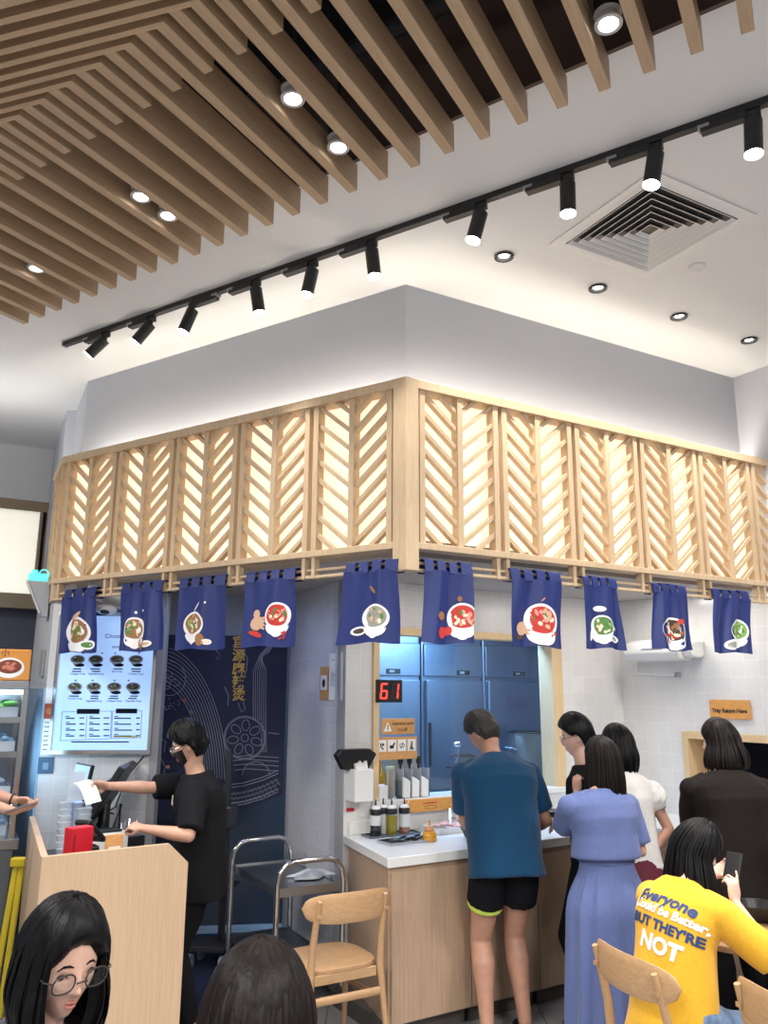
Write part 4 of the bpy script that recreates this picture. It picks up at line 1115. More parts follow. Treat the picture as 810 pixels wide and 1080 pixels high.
NL = [
    (FL, ((69, 631), (102, 626), (104, 688), (66, 689)), [('bowl', .48, .64, .36, mixA), ('dish', .78, .86, .17, 'green'), ('spot', .45, .36, .18, 'tan', .25, -.5)], 'blue printed curtain at the far left end with bowl reaching its left edge', 3),
    (FL, ((130, 623), (172.5, 618), (175, 686.5), (127, 687.5)), [('bowl', .37, .64, .24, mixA), ('spot', .52, .86, .09, 'brown', 1.2), ('dish', .68, .88, .10, 'tan'), ('spot', .40, .36, .025, 'white'), ('spot', .55, .33, .02, 'white')], 'second blue printed curtain from the left end with a noodle bowl and brown jar', 4),
    (FL, ((191, 616), (239, 611), (240, 684), (188, 686)), [('bowl', .37, .62, .24, mixA), ('spot', .56, .85, .08, 'brown', 1.2), ('dish', .67, .88, .08, 'cream'), ('spot', .42, .34, .10, 'white', .14, -.8), ('spot', .62, .28, .02, 'white')], 'third blue printed curtain from the left end with noodle bowl beside the dark mural', 4),
    (FL, ((261, 610), (312.5, 605), (314, 681), (258, 683.5)), [('bowl', .67, .55, .24, mixB), ('hand', .27, .66, .14), ('spot', .25, .52, .07, 'tan'), ('chili', .80, .82, .07), ('spot', .26, .82, .16, 'red', .25, .3)], 'blue printed curtain with red and green bowl hanging in front of the tiled pillar', 4),
    (FL, ((366, 600), (420.5, 597), (424, 680), (360, 678)), [('bowl', .60, .66, .25, mixC), ('dish', .32, .83, .13, 'dark'), ('spot', .55, .28, .09, 'brown', .3, .8)], 'large blue printed curtain left of the corner post with grey noodle bowl and small dish', 4),
    (FRT, ((447, 600), (496.5, 602), (495, 679.5), (442, 679)), [('bowl', .78, .64, .30, mixB), ('spot', .33, .62, .08, 'brown', .9, .4), ('spot', .38, .84, .10, 'red'), ('spot', .52, .82, .08, 'red'), ('spot', .72, .38, .05, 'brown')], 'blue printed curtain right of the corner post with bowl at its right edge and tomatoes', 4),
    (FRT, ((537.5, 607), (590, 612), (591, 683), (535, 682)), [('bowl', .58, .62, .31, mixB), ('hand', .22, .74, .13), ('chili', .80, .82, .07), ('spot', .6, .3, .05, 'pink', .2, -.7)], 'blue printed curtain over the window with large red bowl and a hand', 4),
    (FRT, ((614, 614), (649, 617), (656, 685), (612, 684)), [('bowl', .46, .66, .29, ['green', 'lime', 'brown', 'cream']), ('dish', .72, .85, .15, 'grey'), ('spot', .42, .38, .16, 'white', .4), ('spot', .76, .68, .05, 'cream'), ('spot', .18, .78, .06, 'white', 2.2, .2)], 'blue printed curtain right of the window with green bowl and white spoon', 4),
    (FRT, ((687.5, 621), (722, 624), (728, 687), (687, 685)), [('bowl', .50, .66, .32, mixD), ('chili', .27, .84, .12), ('spot', .70, .50, .09, 'red', .6)], 'second blue printed curtain from the right with dark brown bowl and chilies', 4),
    (FRT, ((750.5, 627), (788.5, 630), (787, 689.5), (747, 688)), [('bowl', .70, .60, .24, ['lime', 'green', 'cream', 'green']), ('dish', .50, .86, .17, 'grey')], 'rightmost of the blue printed curtains, small bowl of greens and a dish', 4),
]
for i, (F, pts, art, lb_, tb) in enumerate(NL): noren(F, pts, art, lb_, 20 + i, tb)

# ================================================================= menu board
root = tag(empty('menu_board', FM.m), 'bright white menu light board in a silver frame behind the cashier', 'menu board')
mx0, mx1 = 0.082, menu_w - 0.045; mz0 = 1.375; mz1 = 2.235
MB().box(mx0 - 0.022, mx1 + 0.022, -0.06, -0.002, mz0 - 0.03, mz0).box(mx0 - 0.022, mx1 + 0.022, -0.06, -0.002, mz1, mz1 + 0.03).box(mx0 - 0.022, mx0, -0.06, -0.002, mz0, mz1).box(mx1, mx1 + 0.022, -0.06, -0.002, mz0, mz1).build('frame', 'chrome', root, None, False, 0.004)
MB().box(mx0, mx1, -0.05, -0.004, mz0, mz1).build('lit_panel', emit('menu_light', s2l(160, 194, 244), 0.72), root)
def mp(cx, cy): return FM.hit(50 + cx / 6.75, 680 + cy / 6.75, -0.052)
MT['menuink'] = mat('menu_ink', (0.01, 0.012, 0.02), 0.9, spec=0.0)
MT['menupale'] = mat('menu_bowl', s2l(150, 162, 176), 0.9, spec=0.0); MT['menugreen'] = mat('menu_green', s2l(72, 104, 70), 0.9, spec=0.0); MT['menubrown'] = mat('menu_brown', s2l(92, 84, 76), 0.9, spec=0.0)
def mtext(s, cx, cy, size): 
    x, z = mp(cx, cy); text('lettering', s, size, 'menuink', x, -0.0515, z, root)
caps = [('Mala', 'Pork Bone', 'Collagen Soup'), ('Golden', 'Pumpkin', 'Vegetable Soup'), ('Tomato', 'Beef Soup', ''), ('Pork Bone', 'Fish &', 'Collagen Soup')]
rowc = [[(215, 105, ['', '', 'Collagen Soup']), (345, 105, ['', '', 'Vegetable Soup']), (495, 105, ['', 'Beef Soup']), (630, 105, ['', '', 'Collagen Soup'])],
        [(195, 300, ['', 'Tomato Soup']), (330, 300, ['', '', 'Vegetable Soup']), (475, 300, ['', '', 'Collagen Soup']), (610, 300, ['', '', 'Vegetable Soup'])]]
bw = MB(); rr = random.Random(5)
for r_i, row in enumerate(rowc):
    for (cx, cy, cap_) in row:
        x, z = mp(cx, cy); s = 0.048
        bw.ell((x, -0.0522, z), s, 0.0008, s * 0.62, 20, 6, 1); bw.ell((x, -0.0524, z - s * 0.45), s * 0.62, 0.0007, s * 0.4, 18, 6, 1)
        bw.ell((x, -0.0530, z + 0.003), s * 0.82, 0.0008, s * 0.45, 20, 6, 3)
        for k in range(12):
            q, d = rr.uniform(0, 6.3), rr.uniform(0, .6); bw.ell((x + s * d * math.cos(q), -0.0538, z + 0.003 + s * .5 * d * math.sin(q)), s * .17, 0.0006, s * .10, 8, 4, rr.choice((0, 2, 2, 1, 3)))
        bw.ell((x + s * 0.3, -0.0526, z - s * 0.75), s * 0.7, 0.0007, s * 0.24, 14, 5, 0); bw.ell((x + rr.uniform(-.9, .9) * s, -0.0526, z + s * .85), s * .13, 0.0007, s * .10, 8, 4, 0)
        for k, t in enumerate(cap_):
            yy = cy + (68 if r_i == 0 else 66) + k * 17
            if t: mtext(t, cx, yy, 0.0165)
            else:
                a_, b_ = mp(cx - rr.uniform(22, 40), yy), mp(cx + rr.uniform(22, 40), yy); bw.box(a_[0], b_[0], -0.0525, -0.0515, a_[1] - 0.003, a_[1] + 0.004, 0)
def line(p, q, w_=0.0022):
    global bw
    a, b = mp(*p), mp(*q); bw.tube([(a[0], -0.0525, a[1]), (b[0], -0.0525, b[1])], w_ / 2, 6, 0)
for loop in (((105, 478), (457, 472), (447, 668), (92, 683)), ((464, 472), (672, 468), (664, 660), (455, 666))):
    sv = bw; bw = MB()
    for k in range(4): line(loop[k], loop[(k + 1) % 4])
    bw.build('price_list_outline', 'menuink', root); bw = sv
line((280, 505), (272, 668))
for (a, b, c, d) in ((208, 372, 457, 492), (486, 640, 455, 488)):
    p, q = mp(a, d), mp(b, c); bw.box(p[0], q[0], -0.0535, -0.0515, p[1], q[1], 0)
for c0, c1, p0_, p1_ in ((130, 205, 228, 262), (298, 385, 400, 440), (476, 610, 632, 658)):
    for k in range(4):
        yy = 524 + k * 42
        a, b = mp(c0, yy), mp(c1 - rr.uniform(0, 18), yy); bw.box(a[0], b[0], -0.0525, -0.0515, a[1] - 0.003, a[1] + 0.004, 0)
        a, b = mp(p0_, yy - 3), mp(p1_, yy - 3); bw.box(a[0], b[0], -0.0525, -0.0515, a[1] - 0.0035, a[1] + 0.0035, 0)
        a, b = mp(c0, yy - 13), mp(c0 + 28, yy - 13); bw.box(a[0], b[0], -0.0525, -0.0515, a[1] - 0.002, a[1] + 0.003, 0)
a, b = mp(170, 692), mp(580, 688); bw.box(a[0], b[0], -0.0525, -0.0515, a[1] - 0.0035, a[1] + 0.0035, 0)
a, b = mp(470, 652), mp(640, 648); bw.box(a[0], b[0], -0.0525, -0.0515, a[1] - 0.006, a[1] + 0.006, 4)
bw.build('menu_lettering', ['menuink', 'menupale', 'menugreen', 'menubrown', mat('menu_yellow', s2l(190, 186, 110), 0.9)], root)
x, z = FM.hit(121, 671, -0.052); text('lettering', 'Choose', 0.040, 'menuink', x, -0.0515, z, root)
x, z = FM.hit(123, 682, -0.052); text('lettering', 'soup', 0.030, 'menuink', x, -0.0515, z, root)
# sheets beside the board
root, w, h = plate('price_sheet', FM, -0.010, 42.5, 796, 53, 742, 'paper', 'narrow pale price sheet with round red emblem left of the menu board', 'notice', 0.003, 0)
MB().box(0, w, -0.001, 0, h * 0.70, h).build('red_header', mat('brick_red', s2l(176, 70, 48), 0.6), root)
MB().ell((w / 2, -0.002, h * 0.85), w * 0.36, 0.0008, w * 0.36).build('round_emblem', mat('emblem_orange', s2l(206, 116, 70), 0.6), root)
tl = MB()
for k in range(7): tl.box(w * .15, w * (.6 + .2 * (k % 2)), -0.001, 0, h * (0.62 - k * 0.088), h * (0.635 - k * 0.088))
tl.build('print', 'ink', root)
root, w, h = plate('blue_notice', FM, -0.010, 39, 816, 55.5, 798.5, mat('notice_blue', s2l(58, 96, 128), 0.5), 'small square blue notice on the wall below the price sheet', 'notice', 0.004)
MB().box(w * .32, w * .68, -0.001, 0, h * .25, h * .66).build('pale_square', mat('pale_blue', s2l(120, 150, 172), 0.6), root)

# dome camera above the board
xq, zq = FM.hit(115, 636, -0.10)
cc = tag(empty('security_camera', FM.m @ Matrix.Translation((xq, -0.10, SOF))), 'white dome camera under the soffit above the menu board', 'camera')
MB().box(-0.13, 0.13, -0.08, 0.085, -0.19, -0.001).build('housing', 'greyplastic' if False else mat('camera_grey', (0.5, 0.5, 0.5), 0.45), cc, None, False, 0.02)
MB().ell((0, -0.06, -0.20), 0.07, 0.06, 0.035).build('dome', 'plastic', cc, None, True); MB().ell((0, -0.085, -0.215), 0.035, 0.035, 0.022).build('lens', 'blackplastic', cc, None, True)

# wedge bracket with cyan exit pictogram on the stall side
xq = FS.w(-0.30, -0.02, 0)
zz = aty(46, 616, xq.y).z
eb = tag(empty('exit_sign', FS.m @ Matrix.Translation((-0.25, -0.012, zz))), 'small glowing cyan sign on a grey wedge bracket at the stall side', 'sign')
MB().prism([V((0.0, -0.002, 0.0)), V((0.0, -0.15, 0.0)), V((0.0, -0.04, -0.24)), V((0.0, -0.002, -0.24))], (0.10, 0, 0)).build('bracket', mat('bracket_grey', (0.42, 0.44, 0.48), 0.5), eb, None, False, 0.004)
MB().prism([V((0.11, -0.152, 0.001)), V((0.11, -0.162, 0.001)), V((0.11, -0.06, -0.22)), V((0.11, -0.05, -0.22))], (-0.01, 0, 0)).build('side_plate', 'plastic', eb, None, False, 0.002)
MT['cyan'] = emit('cyan_light', s2l(96, 226, 226), 0.95)
MB().box(0.01, 0.09, -0.14, -0.02, 0.003, 0.055).build('lit_face', 'cyan', eb, None, False, 0.004)
MB().tube([(0.1, -0.05 + 0.03 * math.cos(a), 0.05 + 0.03 * math.sin(a)) for a in [2 * PI * i / 14 for i in range(15)]], 0.005, 6).box(0.095, 0.1, -0.13, -0.09, 0.056, 0.075).build('pictogram', 'cyan', eb)
# switch plate
p = FS.hit(43, 701, -0.02)
tag(MB().box(p[0] - 0.05, p[0] + 0.05, -0.02, -0.001, 1.84, 2.02).box(p[0] - 0.02, p[0] + 0.02, -0.026, -0.02, 1.9, 1.96).build('switch_plate', 'greyplastic', None, FS.m, False, 0.003), 'grey switch plate on the stall side wall above the pale blue panel', 'switch')

# ================================================================= mural curtain
MT['mural'] = mat('mural_navy', s2l(34, 40, 66), 0.75, noise_amt=0.10, noise_scale=5)
MT['murline'] = mat('mural_line', s2l(150, 152, 164), 0.7); MT['gold'] = mat('gold_ink', s2l(206, 166, 72), 0.5)
my = -0.03
root = tag(empty('door_curtain', FD.m), 'long navy door curtain with white line drawing and gold Chinese characters', 'curtain')
cv = [(-1.06, 2.158), (-1.06, 0.84), (-0.6, 0.86), (-0.25, 0.93), (-0.02, 1.02), (-0.02, 2.158)]
MB().prism([V((x, my, z)) for x, z in cv], (0, 0.006, 0)).build('cloth', 'mural', root)
def q(cx, cy):
    x, z = FD.hit(150 + cx / 4.5, 640 + cy / 4.5, my); return V((min(max(x, -1.05), -0.03), my - 0.002, min(z, 2.15)))
dl_m = MB()
def cur(pts, r=0.0026): dl_m.tube([q(*p) for p in pts], r, 5)
def ellp(cx, cy, rx, ry, n=24, rot=0.0, a0=0, a1=2 * PI, r=0.0026):
    o = []
    for i in range(n + 1):
        a = a0 + (a1 - a0) * i / n; x, y = rx * math.cos(a), ry * math.sin(a)
        o.append((cx + x * math.cos(rot) - y * math.sin(rot), cy + x * math.sin(rot) + y * math.cos(rot)))
    cur(o, r)
for (cx, cy, r_, n_) in ((487, 622, 93, 40), (128, 340, 78, 30)):
    ellp(cx, cy, r_, r_ * 1.04, n_, 0, (-1.5 if cx < 200 else 0), (1.9 if cx < 200 else 2 * PI)); 
    for k in range(7 if cx > 200 else 0):
        a = 2 * PI * k / 7 + 0.3; ellp(cx + 57 * math.cos(a), cy + 60 * math.sin(a), 26, 18, 16, a)
    if cx > 200: ellp(cx, cy, 17, 18, 14); ellp(cx, cy, 99, 103, 40)
for (cx, cy, a) in ((122, 318, 0.6), (155, 360, 0.2), (115, 370, 1.2)): ellp(cx, cy, 22, 15, 14, a)
for k in range(11): ellp(80, 830, 322 - 11.5 * k, 642 - 18 * k, 26, 0, -1.42, -0.02)
for k in range(7):
    x = 528 + k * 10
    cur([(630 - k * 4, 170 + k * 7), (600 - k * 6, 185 + k * 9), (560 + k * 2, 225 + k * 6), (x, 300), (x - 2, 450), (x, 540 if k < 4 else 690)])
for dy, r_ in ((0, .003), (14, .003), (88, .003), (102, .003)): cur([(385, 848 + dy), (480, 836 + dy), (570, 810 + dy), (645, 776 + dy)], r_)
for i in range(13):
    for j in range(3):
        cx = 395 + i * 20 + (j % 2) * 10; f = (cx - 385) / 260; cy = 884 - 72 * f * f + j * 22 + 12
        for r_ in (10, 5): ellp(cx, cy, r_, r_ * 1.1, 7, 0, PI, 2 * PI, 0.0016)
ellp(540, 800, 65, 64, 18, 0, PI, 2 * PI)
for yy in (712, 730, 752, 775): cur([(420 + (yy - 712) * .3, yy), (500, yy - 6), (648, yy + 4)])
cur([(598, 598), (650, 604)])
for pts in ([(470, 112), (445, 130), (440, 175), (430, 190)], [(480, 210), (500, 245), (495, 300), (485, 330)], [(350, 235), (360, 255), (368, 230), (350, 205)], [(455, 455), (470, 500), (490, 485), (478, 450)], [(390, 380), (410, 420), (405, 470)], [(85, 620), (110, 640), (105, 690)], [(90, 720), (110, 760), (100, 800)]): cur(pts)
rr = random.Random(8)
for k in range(26): 
    p = q(95 + rr.uniform(0, 85), 430 + rr.uniform(0, 60)); dl_m.ell((p.x, p.y, p.z), 0.004, 0.001, 0.004, 6, 4)
dl_m.build('line_drawing', 'murline', root)
for k, ch in enumerate('官源麻辣烫'):
    p = q(458, 172 + k * 62); text('gold_character', ch, 0.098, 'gold', p.x, my - 0.003, p.z, root, bold=0.0016)
for c, rgb in (((200, 445), 'red'), ((232, 500), 'green'), ((122, 760), 'pink')):
    p = q(*c); MB().ell((p.x, p.y, p.z), 0.014, 0.001, 0.012, 12, 6).build('colour_fleck', pal(rgb, P_[rgb]), root)

# ================================================================= cashier counter
CZT = 1.05
P0 = atz(44.5, 904, CZT); P1 = atz(179, 890, CZT); P3 = atz(31, 861, CZT)
dv_ = P1 - P0; FC = Fr((P0.x, P0.y), math.degrees(math.atan2(dv_.x, dv_.y)))
cx1, cz1 = FC.hit(198.5, 909.6); wA = (P1 - P0).dot(FC.x)
Ld = (P3 - P0).dot(FC.y); Lx = (P3 - P0).dot(FC.x)
root = tag(empty('cashier_counter', FC.m), 'pale wood cashier counter with angled corner and open top', 'counter')
MB().prism([V((x, 0, z)) for x, z in ((0, 0.0), (cx1, 0.0), (cx1, cz1), (wA, CZT), (0, CZT))], (0, 0.028, 0)).build('front_panel', 'cashwood', root, None, False, 0.001)
MB().prism([V((x, y, 0.0)) for x, y in ((0, 0.029), (Lx, Ld), (Lx + 0.028, Ld), (0.030, 0.029))], (0, 0, CZT)).build('side_panel', 'cashwood', root, None, False, 0.001)
SH = 0.86
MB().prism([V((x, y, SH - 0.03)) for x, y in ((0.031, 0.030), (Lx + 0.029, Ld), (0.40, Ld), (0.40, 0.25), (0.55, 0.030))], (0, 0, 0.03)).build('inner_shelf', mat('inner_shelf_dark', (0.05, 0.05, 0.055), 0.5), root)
MB().box(0.36, 0.385, 0.30, Ld, 0.0, SH - 0.031).build('inner_panel', 'cashwood', root)
def cs(px, py, z):                       # counter-frame point on height z
    p = atz(px, py, z) - FC.o; return V((p.dot(FC.x), p.dot(FC.y), z))
def cth(name, px, py, z, label, cat, rz=0.0, group=None):
    c = cs(px, py, z)
    return tag(empty(name, FC.m @ Matrix.Translation((c.x, c.y, SH + 0.001)) @ Matrix.Rotation(rz, 4, 'Z')), label, cat, group), z - SH
# red box at the front left
c, h = cth('red_box', 84, 872, 1.13, 'tall red box just inside the left corner of the cashier counter', 'box', 0.25)
MB().box(-0.055, 0.055, -0.035, 0.035, 0, h).build('body', 'red', c, None, False, 0.004); MB().box(-0.045, -0.035, -0.0365, -0.0352, h * .1, h * .9).build('crease', mat('dark_red', s2l(140, 12, 30), 0.5), c)
# stack of clear cups
c, h = cth('cup_stack', 80, 845, 1.16, 'stacks of clear plastic cups standing behind the red box', 'cups', 0.1)
MT['cupclear'] = mat('clear_cup', (0.62, 0.70, 0.80), 0.15, alpha=0.7, coat=0.4)
for dx, dy, hh in ((-0.05, 0, h), (0.02, 0.03, h * 0.97), (0.03, -0.06, h * 0.9)):
    pr = []
    for k in range(9):
        z = hh * k / 9; pr += [(0.032, z), (0.039, z + hh / 9 * 0.8), (0.040, z + hh / 9 * 0.95)]
    MB().lathe((dx, dy, 0), [(0.001, 0.0)] + pr + [(0.001, hh)], 18).build('cups', 'cupclear', c, None, True)
# point of sale terminal: big dark screen seen from behind and the lit customer screen
def tilted(name, px0, py0, px1, py1, y_, th):
    pass
c, h = cth('point_of_sale_terminal', 108, 862, 1.0, 'black point of sale terminal leaning back on the cashier counter', 'terminal', 0.0)
Rt = Matrix.Translation((0.04, 0.02, 0.27)) @ Matrix.Rotation(R(62), 4, 'Z') @ Matrix.Rotation(R(30), 4, 'X')
MB().box(-0.22, 0.22, -0.02, 0.02, -0.20, 0.20, 0, Rt).build('screen_case', 'blackplastic', c, None, False, 0.008)
MB().box(-0.09, 0.09, 0.019, 0.05, -0.10, 0.08, 0, Rt).build('rear_housing', 'blackplastic', c, None, False, 0.01)
MB().prism([V((-0.10, -0.09, 0)), V((0.10, -0.09, 0)), V((0.10, 0.09, 0)), V((-0.10, 0.09, 0))], (0, 0, 0.02)).tube([(0.0, 0.0, 0.02), (0.01, 0.0, 0.12), (0.02, 0.02, 0.24)], [0.045, 0.035, 0.03], 12).build('stand', 'blackplastic', c, None, False, 0.003)
c, h = cth('customer_screen', 82, 866, 1.0, 'thin customer screen with pale blue face turned to the left', 'screen', 0.0)
Rt = Matrix.Translation((0, 0.03, 0.30)) @ Matrix.Rotation(R(-84), 4, 'Z') @ Matrix.Rotation(R(-10), 4, 'X')
MB().box(-0.12, 0.12, -0.012, 0.012, -0.15, 0.16, 0, Rt).build('case', 'blackplastic', c, None, False, 0.006)
MB().box(-0.112, 0.112, -0.014, -0.0125, -0.14, 0.15, 0, Rt).build('lit_face', emit('screen_blue', s2l(140, 170, 220), 0.8), c)
MB().box(-0.06, 0.06, -0.05, 0.05, 0, 0.012).tube([(0, 0, 0.012), (0, 0.02, 0.18)], 0.016, 10).build('stand', 'blackplastic', c, None, False, 0.002)
c, h = cth('card_holder', 83, 812, 1.30, 'clear upright acrylic card holder on top of the customer screen', 'card holder', 0.5)
c.matrix_world = FC.m @ Matrix.Translation((cs(82, 822, 1.28).x, cs(82, 822, 1.28).y, 1.20))
MB().prism([V((-0.05, 0, -0.03)), V((0.05, 0, -0.03)), V((0.04, 0.02, 0.12)), V((-0.03, 0.02, 0.12))], (0, 0.006, 0)).build('plate', 'cupclear', c, None, False, 0.002)
c, h = cth('card_terminal', 96, 872, 1.08, 'black handheld card reader propped up beside the red box', 'card reader', 0.0)
Rt = Matrix.Translation((0.0, 0, 0.20)) @ Matrix.Rotation(R(-50), 4, 'Z') @ Matrix.Rotation(R(55), 4, 'X')
MB().box(-0.045, 0.045, -0.014, 0.014, -0.10, 0.10, 0, Rt).build('case', 'blackplastic', c, None, False, 0.014, 3)
MB().box(-0.036, 0.036, -0.0155, -0.0142, -0.02, 0.085, 0, Rt).build('display', 'greyplastic', c, None, False, 0.002)
MB().box(-0.04, 0.04, -0.04, 0.04, 0, 0.13).build('cradle', 'blackplastic', c, None, False, 0.006)
c, h = cth('white_printer', 107, 878, 1.0, 'white receipt printer behind the front panel of the cashier counter', 'printer', 0.05)
MB().box(-0.10, 0.13, -0.06, 0.08, 0, 0.14).build('body', 'plastic', c, None, False, 0.008); MB().box(-0.08, 0.10, -0.04, 0.06, 0.141, 0.152).build('lid', 'blackplastic', c, None, False, 0.003)
c, h = cth('white_box', 72, 866, 1.0, 'white upright box beside the left panel of the cashier counter', 'box', -0.1)
MB().box(-0.045, 0.045, -0.10, 0.06, 0, 0.17).build('body', 'plastic', c, None, False, 0.005); MB().box(-0.047, 0.047, -0.02, 0.0, -0.0, 0.172).build('black_band', 'blackplastic', c)
c, h = cth('wooden_card_stand', 121, 880, 1.10, 'small wooden card stand just inside the front panel of the cashier counter', 'card stand', 0.1)
MB().box(-0.042, 0.042, -0.008, 0.004, 0, h).build('board', 'woodsign', c, None, False, 0.002); MB().box(-0.028, 0.028, -0.0092, -0.0082, h * .56, h * .78).build('pale_card', 'paper', c)
MB().box(-0.042, 0.042, -0.03, 0.05, 0, 0.008).build('foot', 'woodsign', c)
c, h = cth('black_organiser', 138, 876, 0.98, 'black desk organiser with clutter near the cashier hand', 'organiser', 0.2)
MB().box(-0.08, 0.06, -0.06, 0.08, 0, 0.10).build('body', 'darksteel', c, None, False, 0.006)
for k in range(5): MB().cyl((-0.06 + k * 0.022, 0.02 * (k % 2), 0.101), (-0.05 + k * 0.024, 0.02, 0.16 + 0.01 * (k % 3)), 0.005, n=8).build('pen', 'greyplastic' if k % 2 else 'chrome', c, None, True)
c, h = cth('cable', 118, 855, 1.0, 'tangle of black cables behind the receipt printer', 'cable', 0)
rr = random.Random(3); t = MB()
for k in range(5):
    pts = [V((rr.uniform(-.14, .14), rr.uniform(-.05, .16), rr.uniform(0.03, .2))) for _ in range(6)]; t.tube([V((pts[0].x, pts[0].y, 0.005))] + pts, 0.006, 6)
t.build('cords', 'blackplastic', c, None, True)
# wall cable above the counter
pts = [FM.hit(px, py, -0.012) for px, py in ((152, 797), (140, 812), (133, 820), (128, 835), (122, 850))]
tag(MB().tube([(x, -0.012, z) for x, z in pts], 0.005, 7).build('wall_cable', 'blackplastic', None, FM.m, True), 'thin black cable curving down the tiled wall behind the terminal', 'cable')

# ================================================================= open display fridge and sign at the far left
fr0 = aty(15, 884, 5.0)
FG = Fr((fr0.x, fr0.y), 62.0)
gz = fr0.z
root = tag(empty('display_fridge', FG.m), 'steel and glass display fridge with lit shelves at the left edge', 'fridge')
MB().box(-0.9, 0, 0, 0.60, 0.05, gz - 0.06).build('base_cabinet', 'darksteel', root, None, False, 0.006)
MB().box(-0.92, 0.025, -0.03, 0.61, gz - 0.058, gz).build('deck', 'steel', root, None, False, 0.006)
gt = 1.755
MB().box(-0.9, 0, 0.02, 0.60, gt, gt + 0.05).build('top', 'steel', root, None, False, 0.004)
for x in (-0.9, -0.03):
    for y in (0.02, 0.56): MB().box(x, x + 0.03, y, y + 0.03, gz + 0.001, gt).build('post', 'chrome', root)
MB().box(-0.9, 0, 0.585, 0.6, gz + 0.001, gt).build('back_panel', 'steel', root)
MB().box(-0.008, -0.004, 0.05, 0.56, gz + 0.01, gt).build('side_glass', 'glass', root)
MT['fridgelight'] = emit('fridge_tube', (0.55, 0.82, 1.0), 14.0)
zsh = [gz + 0.22, gz + 0.48, gz + 0.68]
for z in zsh: MB().box(-0.89, -0.012, 0.05, 0.58, z - 0.012, z).build('shelf', 'glass', root); MB().box(-0.89, -0.012, 0.04, 0.052, z - 0.03, z + 0.004).build('shelf_edge', 'chrome', root)
MB().box(-0.88, -0.035, 0.10, 0.13, gt - 0.03, gt - 0.005).build('light_tube', 'fridgelight', root)
MB().box(-0.88, -0.035, 0.56, 0.58, gz + 0.1, gz + 0.12).build('light_tube', 'fridgelight', root)
_g = lamp('fridge_side_fill', 'AREA', FG.w(0.01, 0.3, 1.35), 2.2, (0.55, 0.82, 1.0), 0.4, 0.7)  # added lamp outside the side glass, brightens the pale blue stall panel
_g.matrix_world = Matrix.Translation(FG.w(0.01, 0.3, 1.35)) @ FG.m.to_3x3().to_4x4() @ Matrix.Rotation(-PI / 2, 4, 'Y')
rr = random.Random(12)
for zi, z in enumerate([gz] + zsh):
    for k in range(3):
        tr_ = tag(empty('food_tray', FG.m @ Matrix.Translation((-0.16 - k * 0.28, 0.30, z + 0.002))), f'{["lowest", "second lowest", "second highest", "top"][zi]} shelf tray in the display fridge, {ordinal(k)} from the stall side', 'tray', 'food trays in the display fridge')
        MB().box(-0.12, 0.12, -0.2, 0.2, 0, 0.006).box(-0.12, 0.12, -0.2, -0.194, 0.006, 0.06).box(-0.12, 0.12, 0.194, 0.2, 0.006, 0.06).box(-0.12, -0.114, -0.194, 0.194, 0.006, 0.06).box(0.114, 0.12, -0.194, 0.194, 0.006, 0.06).build('tray_body', 'cupclear', tr_)
        g = MB()
        for j in range(16): g.ell((rr.uniform(-.08, .08), rr.uniform(-.16, .16), rr.uniform(.03, .085)), .045, .022, .016, 10, 6, 0, Matrix.Rotation(rr.uniform(0, 3), 4, 'Z') @ Matrix.Rotation(rr.uniform(-.7, .7), 4, 'X'))
        f_ = g.build('food', pal('leaf', (96, 150, 70)) if zi == 3 else (pal('white', P_['white']) if (zi + k) % 2 else pal('sky', (150, 190, 210))), tr_, None, True); f_['kind'] = 'stuff'
root = tag(empty('bowl_sign', FG.m @ Matrix.Translation((0, 0.1, gt + 0.051))), 'orange picture sign of a noodle bowl on top of the display fridge', 'sign')
sw, sh_ = 0.55, 0.19
MT['signorange'] = mat('sign_orange', s2l(206, 140, 62), 0.5)
x1 = 0.005
MB().box(x1 - sw, x1, 0, 0.02, 0, sh_).build('board', 'signorange', root, None, False, 0.012, 3)
bx_, bz_ = x1 - 0.12, sh_ * 0.40
MB().ell((bx_, -0.002, bz_), 0.085, 0.002, 0.062).build('bowl_picture', pal('white', P_['white']), root, None, True)
g = MB(); g.ell((bx_, -0.0045, bz_ + 0.008), 0.07, 0.002, 0.042)
g.build('soup_picture', pal('soup', (120, 62, 46)), root, None, True)
g = MB()
for k in range(16): a, d = rr.uniform(0, 6.3), rr.uniform(0, .8); g.ell((bx_ + .055 * d * math.cos(a), -0.0065, bz_ + .008 + .032 * d * math.sin(a)), .013, .001, .008, 8, 4)
g.build('topping_picture', pal('pinkish', (196, 120, 104)), root, None, True)
text('lettering', '小', 0.05, 'ink', bx_ - 0.03, -0.001, sh_ * 0.86, root)
# yellow folding bars
pA = aty(15, 906, 5.02); 
root = tag(empty('folding_stand', loc=(pA.x + 0.05, pA.y - 0.09, 0)), 'folded yellow floor stand leaning between the fridge and the stall', 'stand')
MT['yellow'] = mat('yellow_plastic', s2l(214, 190, 44), 0.4)
top = V((0, 0.04, pA.z)); 
for dx in (-0.02, 0.035):
    MB().tube([(dx - 0.03, -0.03, 0.002), (dx * 0.6, 0.035, top.z - 0.02)], 0.018, 8, flat=0.6).build('leg', 'yellow', root)
MB().box(-0.04, 0.045, 0.01, 0.06, top.z - 0.03, top.z + 0.02).build('hinge', 'yellow', root, None, False, 0.008)

